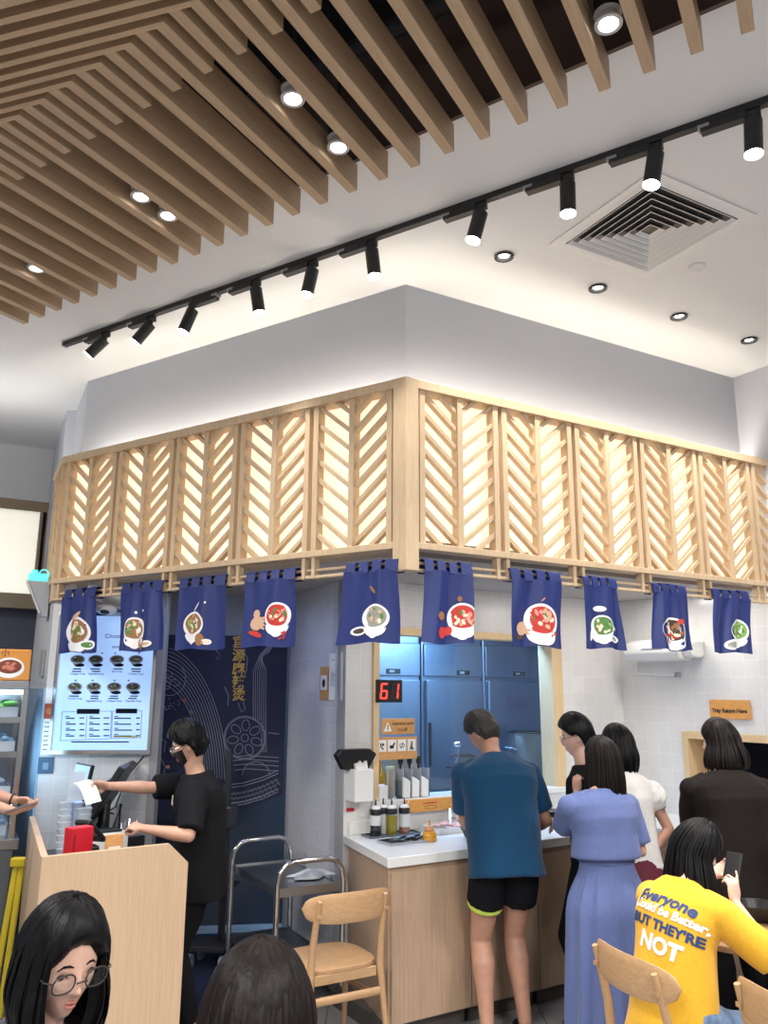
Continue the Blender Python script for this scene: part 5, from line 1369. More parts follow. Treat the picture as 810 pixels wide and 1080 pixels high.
# ================================================================= steel trolley
TZ = 0.66
tp = [atz(*q_, TZ) for q_ in ((292, 940), (358, 930), (252, 912))]
dT = tp[2] - tp[0]
FT2 = Fr((tp[0].x, tp[0].y), math.degrees(math.atan2((tp[1] - tp[0]).x, (tp[1] - tp[0]).y)) + 6)
tw = (tp[1] - tp[0]).length; tl_ = max(0.6, dT.dot(FT2.y))
root = tag(empty('steel_trolley', FT2.m), 'two tier steel trolley with hooped handles beside the tiled pillar', 'trolley')
for z, mm in ((TZ, 'steel'), (0.25, 'darksteel')):
    MB().box(0.018, tw - 0.018, 0.015, tl_ - 0.015, z - 0.012, z - 0.004).box(0.018, tw - 0.018, 0.012, 0.018, z - 0.04, z + 0.006).box(0.018, tw - 0.018, tl_ - 0.018, tl_ - 0.012, z - 0.04, z + 0.006).box(0.016, 0.022, 0.018, tl_ - 0.018, z - 0.04, z + 0.0).box(tw - 0.022, tw - 0.016, 0.018, tl_ - 0.018, z - 0.04, z + 0.0).build('shelf', mm, root)
for y in (0.0, tl_):
    hp = [(0, y, 0.12), (0, y, TZ + 0.03), (0.012, y, TZ + 0.085), (0.05, y, TZ + 0.13), (0.10, y, TZ + 0.145), (tw - 0.10, y, TZ + 0.145), (tw - 0.05, y, TZ + 0.13), (tw - 0.012, y, TZ + 0.085), (tw, y, TZ + 0.03), (tw, y, 0.12)]
    MB().tube(hp, 0.0165, 12).build('hoop_leg', 'chrome', root, None, True)
    for x in (0, tw):
        c = MB().cyl((x - 0.012, y, 0.05), (x + 0.012, y, 0.05), 0.05, n=22).build('caster', 'blackplastic', root, None, True)
        MB().box(x - 0.02, x + 0.02, y - 0.012, y + 0.012, 0.085, 0.12).build('fork', 'chrome', c)
cp_ = atz(334, 924, TZ)
t = MB(); rr = random.Random(4)
n = 16
gr = [[None] * (n + 1) for _ in range(n + 1)]
for i in range(n + 1):
    for j in range(n + 1):
        u, v = i / n - .5, j / n - .5
        h_ = 0.012 + 0.022 * abs(noise.noise(V((u * 5, v * 5, 2.0)))) + 0.02 * max(0, 1 - 3 * abs(u + v * .4))
        gr[i][j] = t.bm.verts.new((u * 0.24 + 0.02 * math.sin(v * 9), v * 0.14 + 0.02 * math.sin(u * 8), h_ * (1 - (2 * max(abs(u), abs(v))) ** 6)))
for i in range(n):
    for j in range(n): t.bm.faces.new((gr[i][j], gr[i + 1][j], gr[i + 1][j + 1], gr[i][j + 1]))
tag(t.build('cleaning_cloth', mat('cloth_white', (0.68, 0.72, 0.78), 0.85, noise_amt=0.2, noise_scale=14), None, FT2.m @ Matrix.Translation(((cp_ - FT2.o).dot(FT2.x) - 0.03, (cp_ - FT2.o).dot(FT2.y) + 0.01, TZ + 0.004)) @ Matrix.Rotation(0.3, 4, 'Z'), True), 'crumpled white and blue cleaning cloth lying on the steel trolley', 'cloth')

# dark equipment rack behind the cashier
c0 = aty(236, 900, 5.75)
root = tag(empty('equipment_rack', loc=(c0.x - 0.02, c0.y, 0), rz=R(-10)), 'dark wheeled equipment stand in the shadow behind the cashier', 'rack')
MT['rackdark'] = mat('rack_dark', (0.03, 0.032, 0.04), 0.4)
MB().box(-0.16, 0.10, -0.12, 0.12, 0.12, 0.15).build('shelf', 'rackdark', root, None, False, 0.004); MB().box(-0.16, 0.10, -0.12, 0.12, 0.48, 0.50).build('shelf', 'rackdark', root, None, False, 0.004)
MB().box(-0.02, 0.02, 0.06, 0.10, 0.15, 1.35).build('post', 'rackdark', root, None, False, 0.004)
MB().box(-0.08, 0.09, -0.08, 0.06, 0.86, 1.0).build('device', 'rackdark', root, None, False, 0.01); MB().box(-0.06, 0.05, -0.083, -0.0805, 0.88, 0.92).build('device_label', mat('device_blue', s2l(60, 74, 110), 0.5), root)
for x in (-0.14, 0.08):
    for y in (-0.1, 0.1): MB().cyl((x - 0.012, y, 0.05), (x + 0.012, y, 0.05), 0.05, n=18).build('caster', 'greyplastic', root, None, True)

# ================================================================= wooden dining chairs and table
MT['chairwood'] = wood('chair_oak', s2l(168, 130, 92), s2l(190, 152, 112), (14, 2.0, 14), 0.42)
MT['chairwood2'] = wood('chair_oak_back', s2l(170, 134, 96), s2l(192, 155, 115), (2.0, 14, 16), 0.42)
def make_chair(label, loc, bearing):
    """faces local +y; backrest at -y; rear legs run up to the backrest"""
    root = tag(empty('dining_chair', Matrix.Translation(loc) @ Matrix.Rotation(-R(bearing), 4, 'Z')), label, 'chair', 'wooden dining chairs')
    s = MB(); n = 40; rings = []
    def sp(a, r):
        c, sn = math.cos(a), math.sin(a)
        return V((0.212 * r * math.copysign(abs(c) ** 0.55, c), 0.01 + 0.20 * r * math.copysign(abs(sn) ** 0.62, sn), 0))
    for z, r in ((0.424, 0.90), (0.430, 0.985), (0.440, 1.0), (0.449, 0.99), (0.452, 0.95), (0.444, 0.5), (0.441, 0.05)):
        rings.append([sp(2 * PI * k / n, r) + V((0, 0, z)) for k in range(n)])
    s.loft(rings); s.build('seat', 'chairwood', root, None, True)
    for sx in (-1, 1):
        MB().tube([(sx * 0.195, 0.205, 0.001), (sx * 0.185, 0.175, 0.22), (sx * 0.170, 0.145, 0.43)], [0.012, 0.016, 0.019], 12).build('leg', 'chairwood2', root, None, True)
        MB().tube([(sx * 0.215, -0.245, 0.001), (sx * 0.200, -0.205, 0.25), (sx * 0.190, -0.185, 0.44), (sx * 0.187, -0.20, 0.58), (sx * 0.184, -0.228, 0.70), (sx * 0.181, -0.250, 0.775)], [0.012, 0.016, 0.019, 0.017, 0.015, 0.012], 12).build('leg', 'chairwood2', root, None, True)
        MB().tube([(sx * 0.188, 0.17, 0.27), (sx * 0.196, -0.195, 0.29)], 0.010, 10).build('stretcher', 'chairwood', root, None, True)
    MB().tube([(-0.195, -0.195, 0.32), (0.195, -0.195, 0.32)], 0.012, 10, flat=1.6).build('stretcher', 'chairwood2', root, None, True)
    MB().box(-0.17, 0.17, -0.185, -0.165, 0.385, 0.43).box(-0.165, 0.165, 0.14, 0.16, 0.385, 0.43).build('apron', 'chairwood2', root, None, False, 0.004)
    b = MB(); rings = []
    N = 24
    for i in range(N + 1):
        u = -1 + 2 * i / N
        x = 0.245 * math.sin(u * 1.0) / math.sin(1.0); y = -0.262 + 0.075 * (abs(u) ** 2.0)
        hh = 0.068 * (1 - abs(u) ** 3.5) ** 0.5 + 0.002; zc = 0.735 + 0.012 * u * u * 0
        ring = []
        for k in range(14):
            a = 2 * PI * k / 14; ring.append(V((x, y + 0.0095 * math.cos(a) * (1.0 if abs(u) < .97 else .5), zc + hh * math.copysign(abs(math.sin(a)) ** 0.7, math.sin(a)) + (-0.2) * 0.0)))
        rings.append(ring)
    b.loft(rings); b.build('backrest', 'chairwood2', root, None, True)
    for sx in (-1, 1): MB().box(sx * 0.183 - 0.012, sx * 0.183 + 0.012, -0.252, -0.246, 0.70, 0.715).build('peg', 'chairwood', root)
    return root
make_chair('wooden dining chair standing empty by the counter end and trolley', (-0.262, 4.46, 0), -30)
# ================================================================= people: builder
def voxelise(mb, size, iters=4, fac=0.5):
    """one continuous smooth surface from overlapping closed volumes"""
    bmesh.ops.recalc_face_normals(mb.bm, faces=mb.bm.faces)
    me = bpy.data.meshes.new('volume'); mb.bm.to_mesh(me); mb.bm.free()
    ob = bpy.data.objects.new('volume', me); col.objects.link(ob)
    r = ob.modifiers.new('remesh', 'REMESH'); r.mode = 'VOXEL'; r.voxel_size = size; r.adaptivity = 0
    if iters:
        sm = ob.modifiers.new('smooth', 'SMOOTH'); sm.factor = fac; sm.iterations = iters
    bpy.context.view_layer.update()
    out = bpy.data.meshes.new_from_object(ob.evaluated_get(bpy.context.evaluated_depsgraph_get()))
    bpy.data.objects.remove(ob); bpy.data.meshes.remove(me)
    return out


def wrinkle(me, amp, freq=(14, 14, 6), seed=0, fn=None):
    o = V((seed * 3.1, seed * 1.7, seed * 0.9))
    n = [v.normal.copy() for v in me.vertices]
    for v, nn in zip(me.vertices, n):
        p = V((v.co.x * freq[0], v.co.y * freq[1], v.co.z * freq[2])) + o
        d = noise.noise(p) * 0.65 + (0.5 - abs(noise.noise(p * 0.6 + V((5, 2, 1))))) * 0.7
        a = amp * (fn(v.co) if fn else 1.0)
        v.co += nn * d * a
    me.update()


def sstep(a, b, x):
    t = min(1, max(0, (x - a) / (b - a))); return t * t * (3 - 2 * t)


HA, HB, HC = 0.074, 0.094, 0.118             # half width, depth and height of a head


def head_co(az, el, female=False):
    """point of the head surface; az 0 = front, growing to the person's right; el latitude"""
    x, y, z = math.cos(el) * math.sin(az), math.cos(el) * math.cos(az), math.sin(el)
    # skull: fuller at the back and top, narrow jaw
    jaw = sstep(0.05, 0.95, -z)
    sx = 1 - (0.40 if female else 0.34) * jaw
    X = x * sx; Y = y; Z = z
    if y > 0.25: Y = 0.25 + (y - 0.25) * (0.86 + 0.06 * jaw)
    if y < 0: Y = y * (1.02 - 0.55 * sstep(0.15, 0.9, -z))
    if y > 0: Y += 0.16 * sstep(0.35, 0.95, -z) * max(0, y) ** 0.5
    if z > 0: X *= 1 + 0.05 * sstep(0.0, 0.6, z) * (1 - z)
    if y > 0:
        g = lambda cx, cz, wx, wz: math.exp(-((abs(X) - cx) / wx) ** 2 - ((Z - cz) / wz) ** 2)
        d = 0.0
        d += 0.23 * math.exp(-(X / 0.13) ** 2 - ((Z + 0.20) / 0.10) ** 2)          # nose tip
        d += 0.13 * math.exp(-(X / 0.11) ** 2 - ((Z + 0.02) / 0.16) ** 2)          # bridge
        d += 0.05 * g(0.16, -0.22, 0.07, 0.06)                                      # nostrils
        d -= 0.085 * g(0.40, 0.03, 0.20, 0.11)                                      # eye sockets
        d += 0.035 * g(0.38, 0.18, 0.24, 0.06)                                      # brow
        d += 0.035 * g(0.40, 0.00, 0.13, 0.055)                                     # lids
        d += 0.030 * g(0.52, -0.18, 0.22, 0.16)                                     # cheeks
        d += 0.060 * math.exp(-(X / 0.20) ** 2 - ((Z + 0.42) / 0.045) ** 2)        # upper lip
        d += 0.060 * math.exp(-(X / 0.17) ** 2 - ((Z + 0.53) / 0.05) ** 2)         # lower lip
        d -= 0.020 * math.exp(-(X / 0.22) ** 2 - ((Z + 0.475) / 0.018) ** 2)
        d += 0.050 * math.exp(-(X / 0.25) ** 2 - ((Z + 0.80) / 0.12) ** 2)         # chin
        Y += d * min(1, y * 2.2)
    return V((X * HA, Y * HB, Z * HC))


def head_mesh(mb, m, k, female):
    nu, nv = 72, 56
    rings = []
    for j in range(nv + 1):
        el = -PI / 2 + PI * (j + 0.03) / (nv + 0.06)
        rings.append([m @ (head_co(2 * PI * i / nu, el, female) * k) for i in range(nu)])
    mb.loft(rings)
    for s in (-1, 1):                        # ears
        e = m @ Matrix.Translation(V((s * 0.073 * k, -0.004 * k, -0.004 * k))) @ Matrix.Rotation(s * 0.35, 4, 'Z') @ Matrix.Rotation(-0.15, 4, 'X')
        mb.ell((0, 0, 0), 0.008 * k, 0.019 * k, 0.031 * k, 12, 8, 0, None) if False else mb.ell(e.translation, 0.009 * k, 0.019 * k, 0.032 * k, 14, 8, 0, e.to_3x3())


def hair_cap(m, k, female, hl, thick=0.016, top=0.010, seed=0, rough=0.0):
    """closed cap of hair: hl(az) gives the lowest normalised height that hair covers at azimuth az (0 front, pi back)"""
    mb = MB(); nu, nv = 80, 60; rings = []
    for j in range(nv + 1):
        el = -PI / 2 + PI * (j + 0.03) / (nv + 0.06)
        ring = []
        for i in range(nu):
            az = 2 * PI * i / nu
            p = head_co(az, el, female)
            a = abs((az + PI) % (2 * PI) - PI)
            z = math.sin(el)
            t = sstep(hl(a) - 0.10, hl(a) + 0.05, z)
            n = V((p.x / HA ** 2, p.y / HB ** 2, p.z / HC ** 2)).normalized()
            nz = rough * noise.noise(V((az * 6 + seed, z * 2.2, seed))) + rough * 0.6 * noise.noise(V((az * 17 + seed, z * 3, seed + 4)))
            off = -0.014 + t * (0.014 + thick + top * max(0, z) + nz)
            ring.append(m @ ((p + n * off) * k))
        rings.append(ring)
    return mb.loft(rings)


def long_hair(mb, m, minv_down, k, length, wid=1.0, th0=1.9, seed=0, locks=70, curve=0.0, tip=0.55, front=0.0, flow=V((0, 0, 0))):
    """curtain of hair from the crown down; m head matrix, minv_down the world-down direction in the figure's space, th0 half angle of the sheet about the back"""
    rr = random.Random(seed)
    def path(az, lift, L):
        """points from the crown along the skull and then straight down"""
        pts = []
        for q in range(7):
            el = PI / 2 * (0.86 - 0.92 * q / 6)
            p = head_co(az, el, True); n = V((p.x / HA ** 2, p.y / HB ** 2, p.z / HC ** 2)).normalized()
            pts.append(m @ ((p + n * (0.014 + lift)) * k * V((1, 1, 1)).length / math.sqrt(3)))
        last = pts[-1]; outd = (m.to_3x3() @ V((math.sin(az), math.cos(az), 0))); outd -= minv_down * outd.dot(minv_down)
        for q in range(1, 9):
            f = q / 8
            pts.append(last + minv_down * (L * f) + outd * (0.012 * math.sin(f * PI) * wid - 0.03 * f * f * (1 - wid * 0.5)) + flow * (f * f * L) + outd * curve * f * f)
        return pts
    # solid sheet underneath
    n = 17; outer, inner = [], []
    azs = [PI - th0 + 2 * th0 * i / (n - 1) for i in range(n)]
    A = [path(a, 0.006, length * (0.97 if 2 < i < n - 3 else 0.90)) for i, a in enumerate(azs)]
    cen = m @ V((0, -0.01, 0))
    rings = []
    for j in range(len(A[0])):
        o = [A[i][j] for i in range(n)]
        c = V()
        for p in o: c += p / n
        ax = cen + minv_down * max(0, (o[0] - cen).dot(minv_down))
        thick = 0.34 if j > 6 else 0.12
        inn = [p + (ax - p) * thick for p in reversed(o)]
        if j == len(A[0]) - 1:
            o = [p + (c - p) * 0.25 for p in o]; inn = [p + (c - p) * 0.4 for p in inn]
        rings.append(o + inn)
    mb.loft(rings)
    for q in range(int(locks * 2.2)):
        az = PI + (2 * (q + rr.random()) / int(locks * 2.2) - 1) * th0 * 1.02
        L = length * rr.uniform(0.86, 1.06); lift = rr.uniform(0.001, 0.008)
        pts = path(az + rr.uniform(-0.02, 0.02), lift, L)
        w = rr.uniform(0.0045, 0.0095) * k
        rs = [w * 0.35] + [w * 0.9] * 4 + [w] * (len(pts) - 8) + [w * 0.9, w * 0.7, w * tip * 0.6]
        rs = (rs + [w * 0.15] * len(pts))[:len(pts) - 1] + [w * 0.12]
        jx, jy = rr.uniform(-.016, .016), rr.uniform(-.012, .012)
        pts = [p + V((jx, jy, 0)) * (i / len(pts)) for i, p in enumerate(pts)]
        mb.tube(pts, rs, 6, flat=0.55)
    return mb


def ik(a, c, l1, l2, pole):
    d = c - a; L = d.length
    if L > (l1 + l2) * 0.998: c = a + d.normalized() * (l1 + l2) * 0.998; d = c - a; L = d.length
    if L < abs(l1 - l2) + 0.01: L = abs(l1 - l2) + 0.01
    x = (l1 * l1 - l2 * l2 + L * L) / (2 * L)
    h = math.sqrt(max(0, l1 * l1 - x * x))
    u = d.normalized(); p = pole - u * pole.dot(u); p.normalize()
    return a + u * x + p * h, c


def hand_mesh(mb, w, fdir, palm, side, k=1.0, curl=(0.5, 0.55, 0.6, 0.65), thumb=0.5, spread=0.06):
    """w wrist, fdir direction of the fingers, palm direction the palm faces, side +1 when the thumb lies towards fdir x palm"""
    f = fdir.normalized(); pn = (palm - f * palm.dot(f)).normalized(); sd = f.cross(pn) * side   # towards the thumb
    hw = 0.040 * k
    rings = []
    for t, ww, th in ((-0.02, 0.62, 0.019), (0.0, 0.66, 0.018), (0.025, 0.90, 0.016), (0.06, 1.02, 0.0145), (0.085, 0.96, 0.0115), (0.094, 0.80, 0.006)):
        c = w + f * t * k
        rings.append([c + sd * math.cos(a) * hw * ww + pn * math.sin(a) * th * k for a in [2 * PI * i / 16 for i in range(16)]])
    mb.loft(rings)
    lens = (0.070, 0.079, 0.073, 0.057); offs = (0.74, 0.25, -0.25, -0.72)
    for i in range(4):
        L = lens[i] * k; c = w + f * (0.080 - 0.004 * abs(i - 1.2)) * k + sd * offs[i] * hw
        d = (f + sd * (1.5 - i) * spread).normalized(); pts = [c - f * 0.02 * k, c]; rs = [0.0085 * k, 0.0088 * k]
        ang = curl[i] * 0.55
        for s_, fr in ((0.45, 1.0), (0.30, 1.15), (0.25, 0.8)):
            dd = d * math.cos(ang) + pn * math.sin(ang); pts.append(pts[-1] + dd * L * s_); rs.append(rs[-1] * 0.94); ang += curl[i] * fr
        mb.tube(pts, rs, 9, round_ends=True)
    c = w + f * 0.022 * k + sd * hw * 0.62
    d = (f * 0.70 + sd * (0.75 - 0.5 * thumb) + pn * (0.35 + 0.5 * thumb)).normalized()
    d2 = (f * 0.95 + sd * (0.25 - 0.55 * thumb) + pn * (0.15 + 0.45 * thumb)).normalized()
    mb.tube([c - d * 0.01, c + d * 0.030 * k, c + d * 0.030 * k + d2 * 0.030 * k, c + d * 0.030 * k + (d2 * 0.8 + f * 0.2).normalized() * 0.055 * k], [0.0125 * k, 0.0115 * k, 0.0095 * k, 0.0085 * k], 9, round_ends=True)


class Person:
    def __init__(s, label, loc, bearing, H=1.68, lean=4, hunch=8, head=(10, 0, 0), female=False, seated=0.0, sw=1.0, skin='skin', neck_shift=(0, 0, 0), bulk=1.0):
        s.k = k = H / 1.70; s.female = female; s.skin = skin; s.bulk = bulk; s.hk = k * 1.06
        s.m = Matrix.Translation(loc) @ Matrix.Rotation(-R(bearing), 4, 'Z')
        s.mi = s.m.inverted()
        s.root = tag(empty('person', s.m), label, 'person')
        s.pel = V((0, 0, seated + 0.10 if seated else 0.93 * k))
        a1, a2 = R(lean), R(lean + hunch)
        d1 = V((0, math.sin(a1), math.cos(a1))); d2 = V((0, math.sin(a2), math.cos(a2)))
        s.d2 = d2
        s.waist = s.pel + d1 * 0.15 * k; s.chest = s.waist + d1 * 0.20 * k; s.base = s.chest + d2 * 0.19 * k
        s.sh = {}
        w = (0.162 if female else 0.182) * sw * k
        s.up2 = d2
        for sd in (-1, 1): s.sh[sd] = s.base - d2 * 0.078 * k + V((sd * w, 0.0, 0)) + V((0, math.cos(a2), -math.sin(a2))) * 0.015
        pt, yw, rl = head
        hd = V((0, math.sin(R(lean + hunch + pt * 0.55)), math.cos(R(lean + hunch + pt * 0.55))))
        s.hc = s.base + d2 * 0.035 * k + hd * 0.150 * k + V(neck_shift)
        s.hm = Matrix.Translation(s.hc) @ Matrix.Rotation(-R(yw), 4, 'Z') @ Matrix.Rotation(R(rl), 4, 'Y') @ Matrix.Rotation(-R(pt), 4, 'X')
        s.hip = {sd: s.pel + V((sd * 0.092 * k, 0, -0.04 * k)) for sd in (-1, 1)}
        s.arms = {}; s.legs = {}
        s.b = MB()
        s.seated = seated

    def L(s, p): return s.mi @ V(p)

    def arm(s, sd, wrist, pole=(0.5, -0.5, -1), world=True, hand=None):
        w = s.L(wrist) if world else V(wrist)
        e, w = ik(s.sh[sd], w, 0.285 * s.k, 0.255 * s.k, V((pole[0] * sd, pole[1], pole[2])))
        s.arms[sd] = (s.sh[sd], e, w, hand or {})

    def leg(s, sd, foot, pole=(0, 1, 0.1), fdir=(0.15, 1)):
        an = V((foot[0], foot[1], foot[2] + 0.085 * s.k))
        kn, an = ik(s.hip[sd], an, 0.43 * s.k, 0.42 * s.k, V(pole))
        s.legs[sd] = (s.hip[sd], kn, an, V((fdir[0] * sd, fdir[1], 0)).normalized())

    def ring(s, c, rx, ry, ax, n=28, p=2.3, tw=0.0):
        """superellipse ring round c in the plane across ax"""
        ax = ax.normalized(); x = V((math.cos(tw), math.sin(tw), 0)); x = (x - ax * x.dot(ax)).normalized(); y = ax.cross(x)
        o = []
        for i in range(n):
            a = 2 * PI * i / n; ca, sa = math.cos(a), math.sin(a)
            o.append(c + x * rx * math.copysign(abs(ca) ** (2 / p), ca) + y * ry * math.copysign(abs(sa) ** (2 / p), sa))
        return o

    def torso_rings(s, off=0.0, bot=-0.10, scale=1.0, top=True):
        k = s.k * s.bulk; f = s.female; d1 = (s.waist - s.pel).normalized()
        R_ = [(s.pel + d1 * bot * s.k, 0.160 if f else 0.160, 0.115), (s.pel, 0.172 if f else 0.165, 0.122), (s.waist, 0.135 if f else 0.150, 0.102), (s.chest - d1 * 0.05 * s.k, 0.148 if f else 0.168, 0.112), (s.chest + s.d2 * 0.03 * s.k, 0.165 if f else 0.188, 0.115), (s.base - s.d2 * 0.085 * s.k, 0.166 if f else 0.190, 0.098)]
        if top: R_ += [(s.base - s.d2 * 0.045 * s.k, 0.138, 0.080), (s.base - s.d2 * 0.015, 0.095, 0.066), (s.base + s.d2 * 0.008, 0.066, 0.058), (s.base + s.d2 * 0.03 * s.k, 0.056, 0.054)]
        o = []
        for i, (c, rx, ry) in enumerate(R_):
            ax = d1 if i < 4 else s.d2
            o.append(s.ring(c, (rx * k + off) * scale, (ry * k + off) * scale, ax))
        return o

    def body(s, voxel=0.006, iters=4):
        b, k = s.b, s.k
        b.loft(s.torso_rings(-0.012))
        for sd in (-1, 1):
            b.ell(s.sh[sd] - V((sd * 0.01, 0, 0.006)), 0.048 * k, 0.048 * k, 0.046 * k, 16, 10)
        # neck and head
        nb = s.base - s.d2 * 0.04 * k
        b.tube([nb, s.base + (s.hc - s.base) * 0.35, s.hm @ V((0, -0.022 * k, -0.055 * k))], [0.062 * k, (0.047 if s.female else 0.055) * k, (0.046 if s.female else 0.054) * k], 16)
        head_mesh(b, s.hm, s.hk, s.female)
        g = 0.9 if s.female else 1.0
        for sd, (a, e, w, h) in s.arms.items():
            um = a + (e - a) * 0.45; fm = e + (w - e) * 0.3
            b.tube([a, um, e], [0.042 * k * g, 0.045 * k * g, 0.037 * k * g], 14, round_ends=True)
            b.tube([e, fm, e + (w - e) * 0.75, w], [0.037 * k * g, 0.040 * k * g, 0.029 * k * g, 0.025 * k * g], 14, round_ends=True)
            fd = h.get('dir'); fd = s.mi.to_3x3() @ V(fd) if fd is not None else (w - e)
            pn = h.get('palm'); pn = s.mi.to_3x3() @ V(pn) if pn is not None else V((-sd, 0, 0))
            f_ = fd.normalized(); p_ = (pn - f_ * pn.dot(f_)).normalized()
            # right hand (+1): with the palm facing p_ and fingers along f_, the thumb lies at p_ x f_ ; f x palm = -(p x f)
            hand_mesh(b, w, fd, pn, -sd, k * g * 1.0, h.get('curl', (0.45, 0.5, 0.55, 0.6)), h.get('thumb', 0.5), h.get('spread', 0.06))
        for sd, (a, kn, an, fd) in s.legs.items():
            up = V((0, 0, 1))
            b.tube([a + V((0, 0, 0.03)), a + (kn - a) * 0.4, kn], [0.094 * k, 0.082 * k, 0.058 * k], 16, round_ends=True)
            dd = an - kn; bk = V((-fd.x, -fd.y, 0)) * 0.012
            b.tube([kn, kn + dd * 0.28 + bk, kn + dd * 0.62 + bk * 0.4, an], [0.057 * k, 0.064 * k, 0.046 * k, 0.036 * k], 16, round_ends=True)
            hl = an - V((0, 0, 0.05 * k)) - fd * 0.03 * k
            b.tube([hl, an - V((0, 0, 0.045 * k)) + fd * 0.07 * k, an - V((0, 0, 0.062 * k)) + fd * 0.16 * k], [0.034 * k, 0.036 * k, 0.026 * k], 12, flat=0.8, round_ends=True)
        me = voxelise(b, voxel, iters)
        s.bodyobj = link('body', me, s.skin, s.root, None, 60)
        return s

    def shirt(s, m, name='shirt', bottom=-0.12, sleeve=0.75, ease=0.016, flare=0.0, cuff=1.0, amp=0.006, seed=0, voxel=0.008, collar=True, sl_r=1.0, fold=(12, 12, 5)):
        b, k = MB(), s.k
        R_ = s.torso_rings(ease, bottom)
        d1 = (s.waist - s.pel).normalized()
        # even out the waist so the cloth hangs
        c0 = s.pel + d1 * bottom * k
        hem = s.ring(c0, (0.165 * k * s.bulk + ease + flare), (0.122 * k * s.bulk + ease + flare * 0.8), d1)
        wst = s.ring(s.waist, (0.150 if s.female else 0.168) * k * s.bulk + ease + flare * 0.4, 0.112 * k * s.bulk + ease + flare * 0.4, d1)
        R_[0] = hem; R_[2] = wst
        R_ = R_[:-1]
        if bottom > 0.02: R_ = R_[:1] + R_[3:] if bottom > 0.14 else R_[:1] + R_[2:]
        b.loft(R_)
        for sd, (a, e, w, h) in s.arms.items():
            g = (0.9 if s.female else 1.0) * sl_r
            b.ell(a + (e - a) * 0.05, 0.067 * k * g, 0.066 * k * g, 0.064 * k * g, 18, 12)
            if sleeve <= 1:
                end = a + (e - a) * sleeve
                b.tube([a + (s.base - a) * 0.45, a + (e - a) * 0.06, a + (e - a) * sleeve * 0.5, end], [0.058 * k, 0.066 * k * g, 0.066 * k * g, 0.062 * k * g * cuff], 18)
            else:
                end = e + (w - e) * (sleeve - 1)
                b.tube([a + (s.base - a) * 0.45, a + (e - a) * 0.06, a + (e - a) * 0.5, e], [0.058 * k, 0.066 * k * g, 0.062 * k * g, 0.052 * k * g], 18)
                b.ell(e, 0.052 * k * g, 0.052 * k * g, 0.052 * k * g, 16, 10)
                b.tube([e, e + (end - e) * 0.5, end], [0.051 * k * g, 0.047 * k * g, 0.042 * k * g * cuff], 18)
        me = voxelise(b, voxel, 4)
        wrinkle(me, amp, fold, seed)
        o = link(name, me, m, s.root, None, 60)
        if collar:
            c = MB(); rg = s.ring(s.base + s.d2 * 0.004 * k, 0.070 * k, 0.062 * k, s.d2, 24, 2.0)
            c.tube(rg + rg[:1], 0.008 * k, 8); c.build('collar', m, o, None, True)
        return o

    def trousers(s, m, name='trousers', to=1.9, r=1.0, amp=0.006, seed=1, top=0.03):
        b, k = MB(), s.k
        d1 = (s.waist - s.pel).normalized()
        b.loft([s.ring(s.pel + d1 * 0.10 * k, 0.155 * k * s.bulk + 0.008, 0.112 * k * s.bulk + 0.008, d1), s.ring(s.pel, 0.172 * k * s.bulk + 0.010, 0.125 * k * s.bulk + 0.010, d1), s.ring(s.pel - d1 * 0.09 * k, 0.172 * k * s.bulk + 0.010, 0.118 * k * s.bulk + 0.010, d1)])
        for sd, (a, kn, an, fd) in s.legs.items():
            if to <= 1:
                end = a + (kn - a) * to
                b.tube([a + V((0, 0, 0.05)), a + (kn - a) * to * 0.5, end], [0.098 * k, 0.098 * k * r, 0.096 * k * r], 20)
            else:
                end = kn + (an - kn) * (to - 1)
                b.tube([a + V((0, 0, 0.05)), a + (kn - a) * 0.5, kn], [0.108 * k, 0.098 * k * r, 0.084 * k * r], 20, round_ends=True)
                b.ell(kn, 0.084 * k * r, 0.084 * k * r, 0.084 * k * r, 20, 12)
                b.tube([kn, kn + (an - kn) * 0.3 + V((-fd.x, -fd.y, 0)) * 0.008, kn + (an - kn) * 0.65, end], [0.082 * k * r, 0.083 * k * r, 0.068 * k * r, 0.060 * k * r], 20)
        me = voxelise(b, 0.009, 4); wrinkle(me, amp, (10, 10, 5), seed)
        return link(name, me, m, s.root, None, 60)

    def shoes(s, m, name='shoe', sole='sole'):
        for sd, (a, kn, an, fd) in s.legs.items():
            b = MB(); k = s.k
            z0 = an.z - 0.085 * k
            sdv = V((fd.y, -fd.x, 0))
            rings = []
            for t, w, h in ((-0.075, 0.020, 0.04), (-0.06, 0.034, 0.075), (-0.02, 0.038, 0.09), (0.04, 0.040, 0.075), (0.10, 0.046, 0.055), (0.15, 0.044, 0.045), (0.185, 0.032, 0.035), (0.198, 0.015, 0.02)):
                c = V((an.x, an.y, z0)) + fd * t * k
                ring = []
                for i in range(16):
                    q = 2 * PI * i / 16; ring.append(c + sdv * w * k * math.cos(q) * 1.05 + V((0, 0, 1)) * (0.006 + h * 0.5 * k * (1 + math.sin(q))))
                rings.append(ring)
            b.loft(rings)
            o = b.build(name, m, s.root, None, True)
            t = MB(); t.loft([[V((p.x, p.y, z0 + 0.001 + zz)) for p in [V((an.x, an.y, 0)) + fd * (0.06 + 0.14 * math.cos(q)) * k + sdv * 0.05 * k * math.sin(q) for q in [2 * PI * i / 20 for i in range(20)]]] for zz in (0, 0.018)])
            t.build('sole', sole, o)

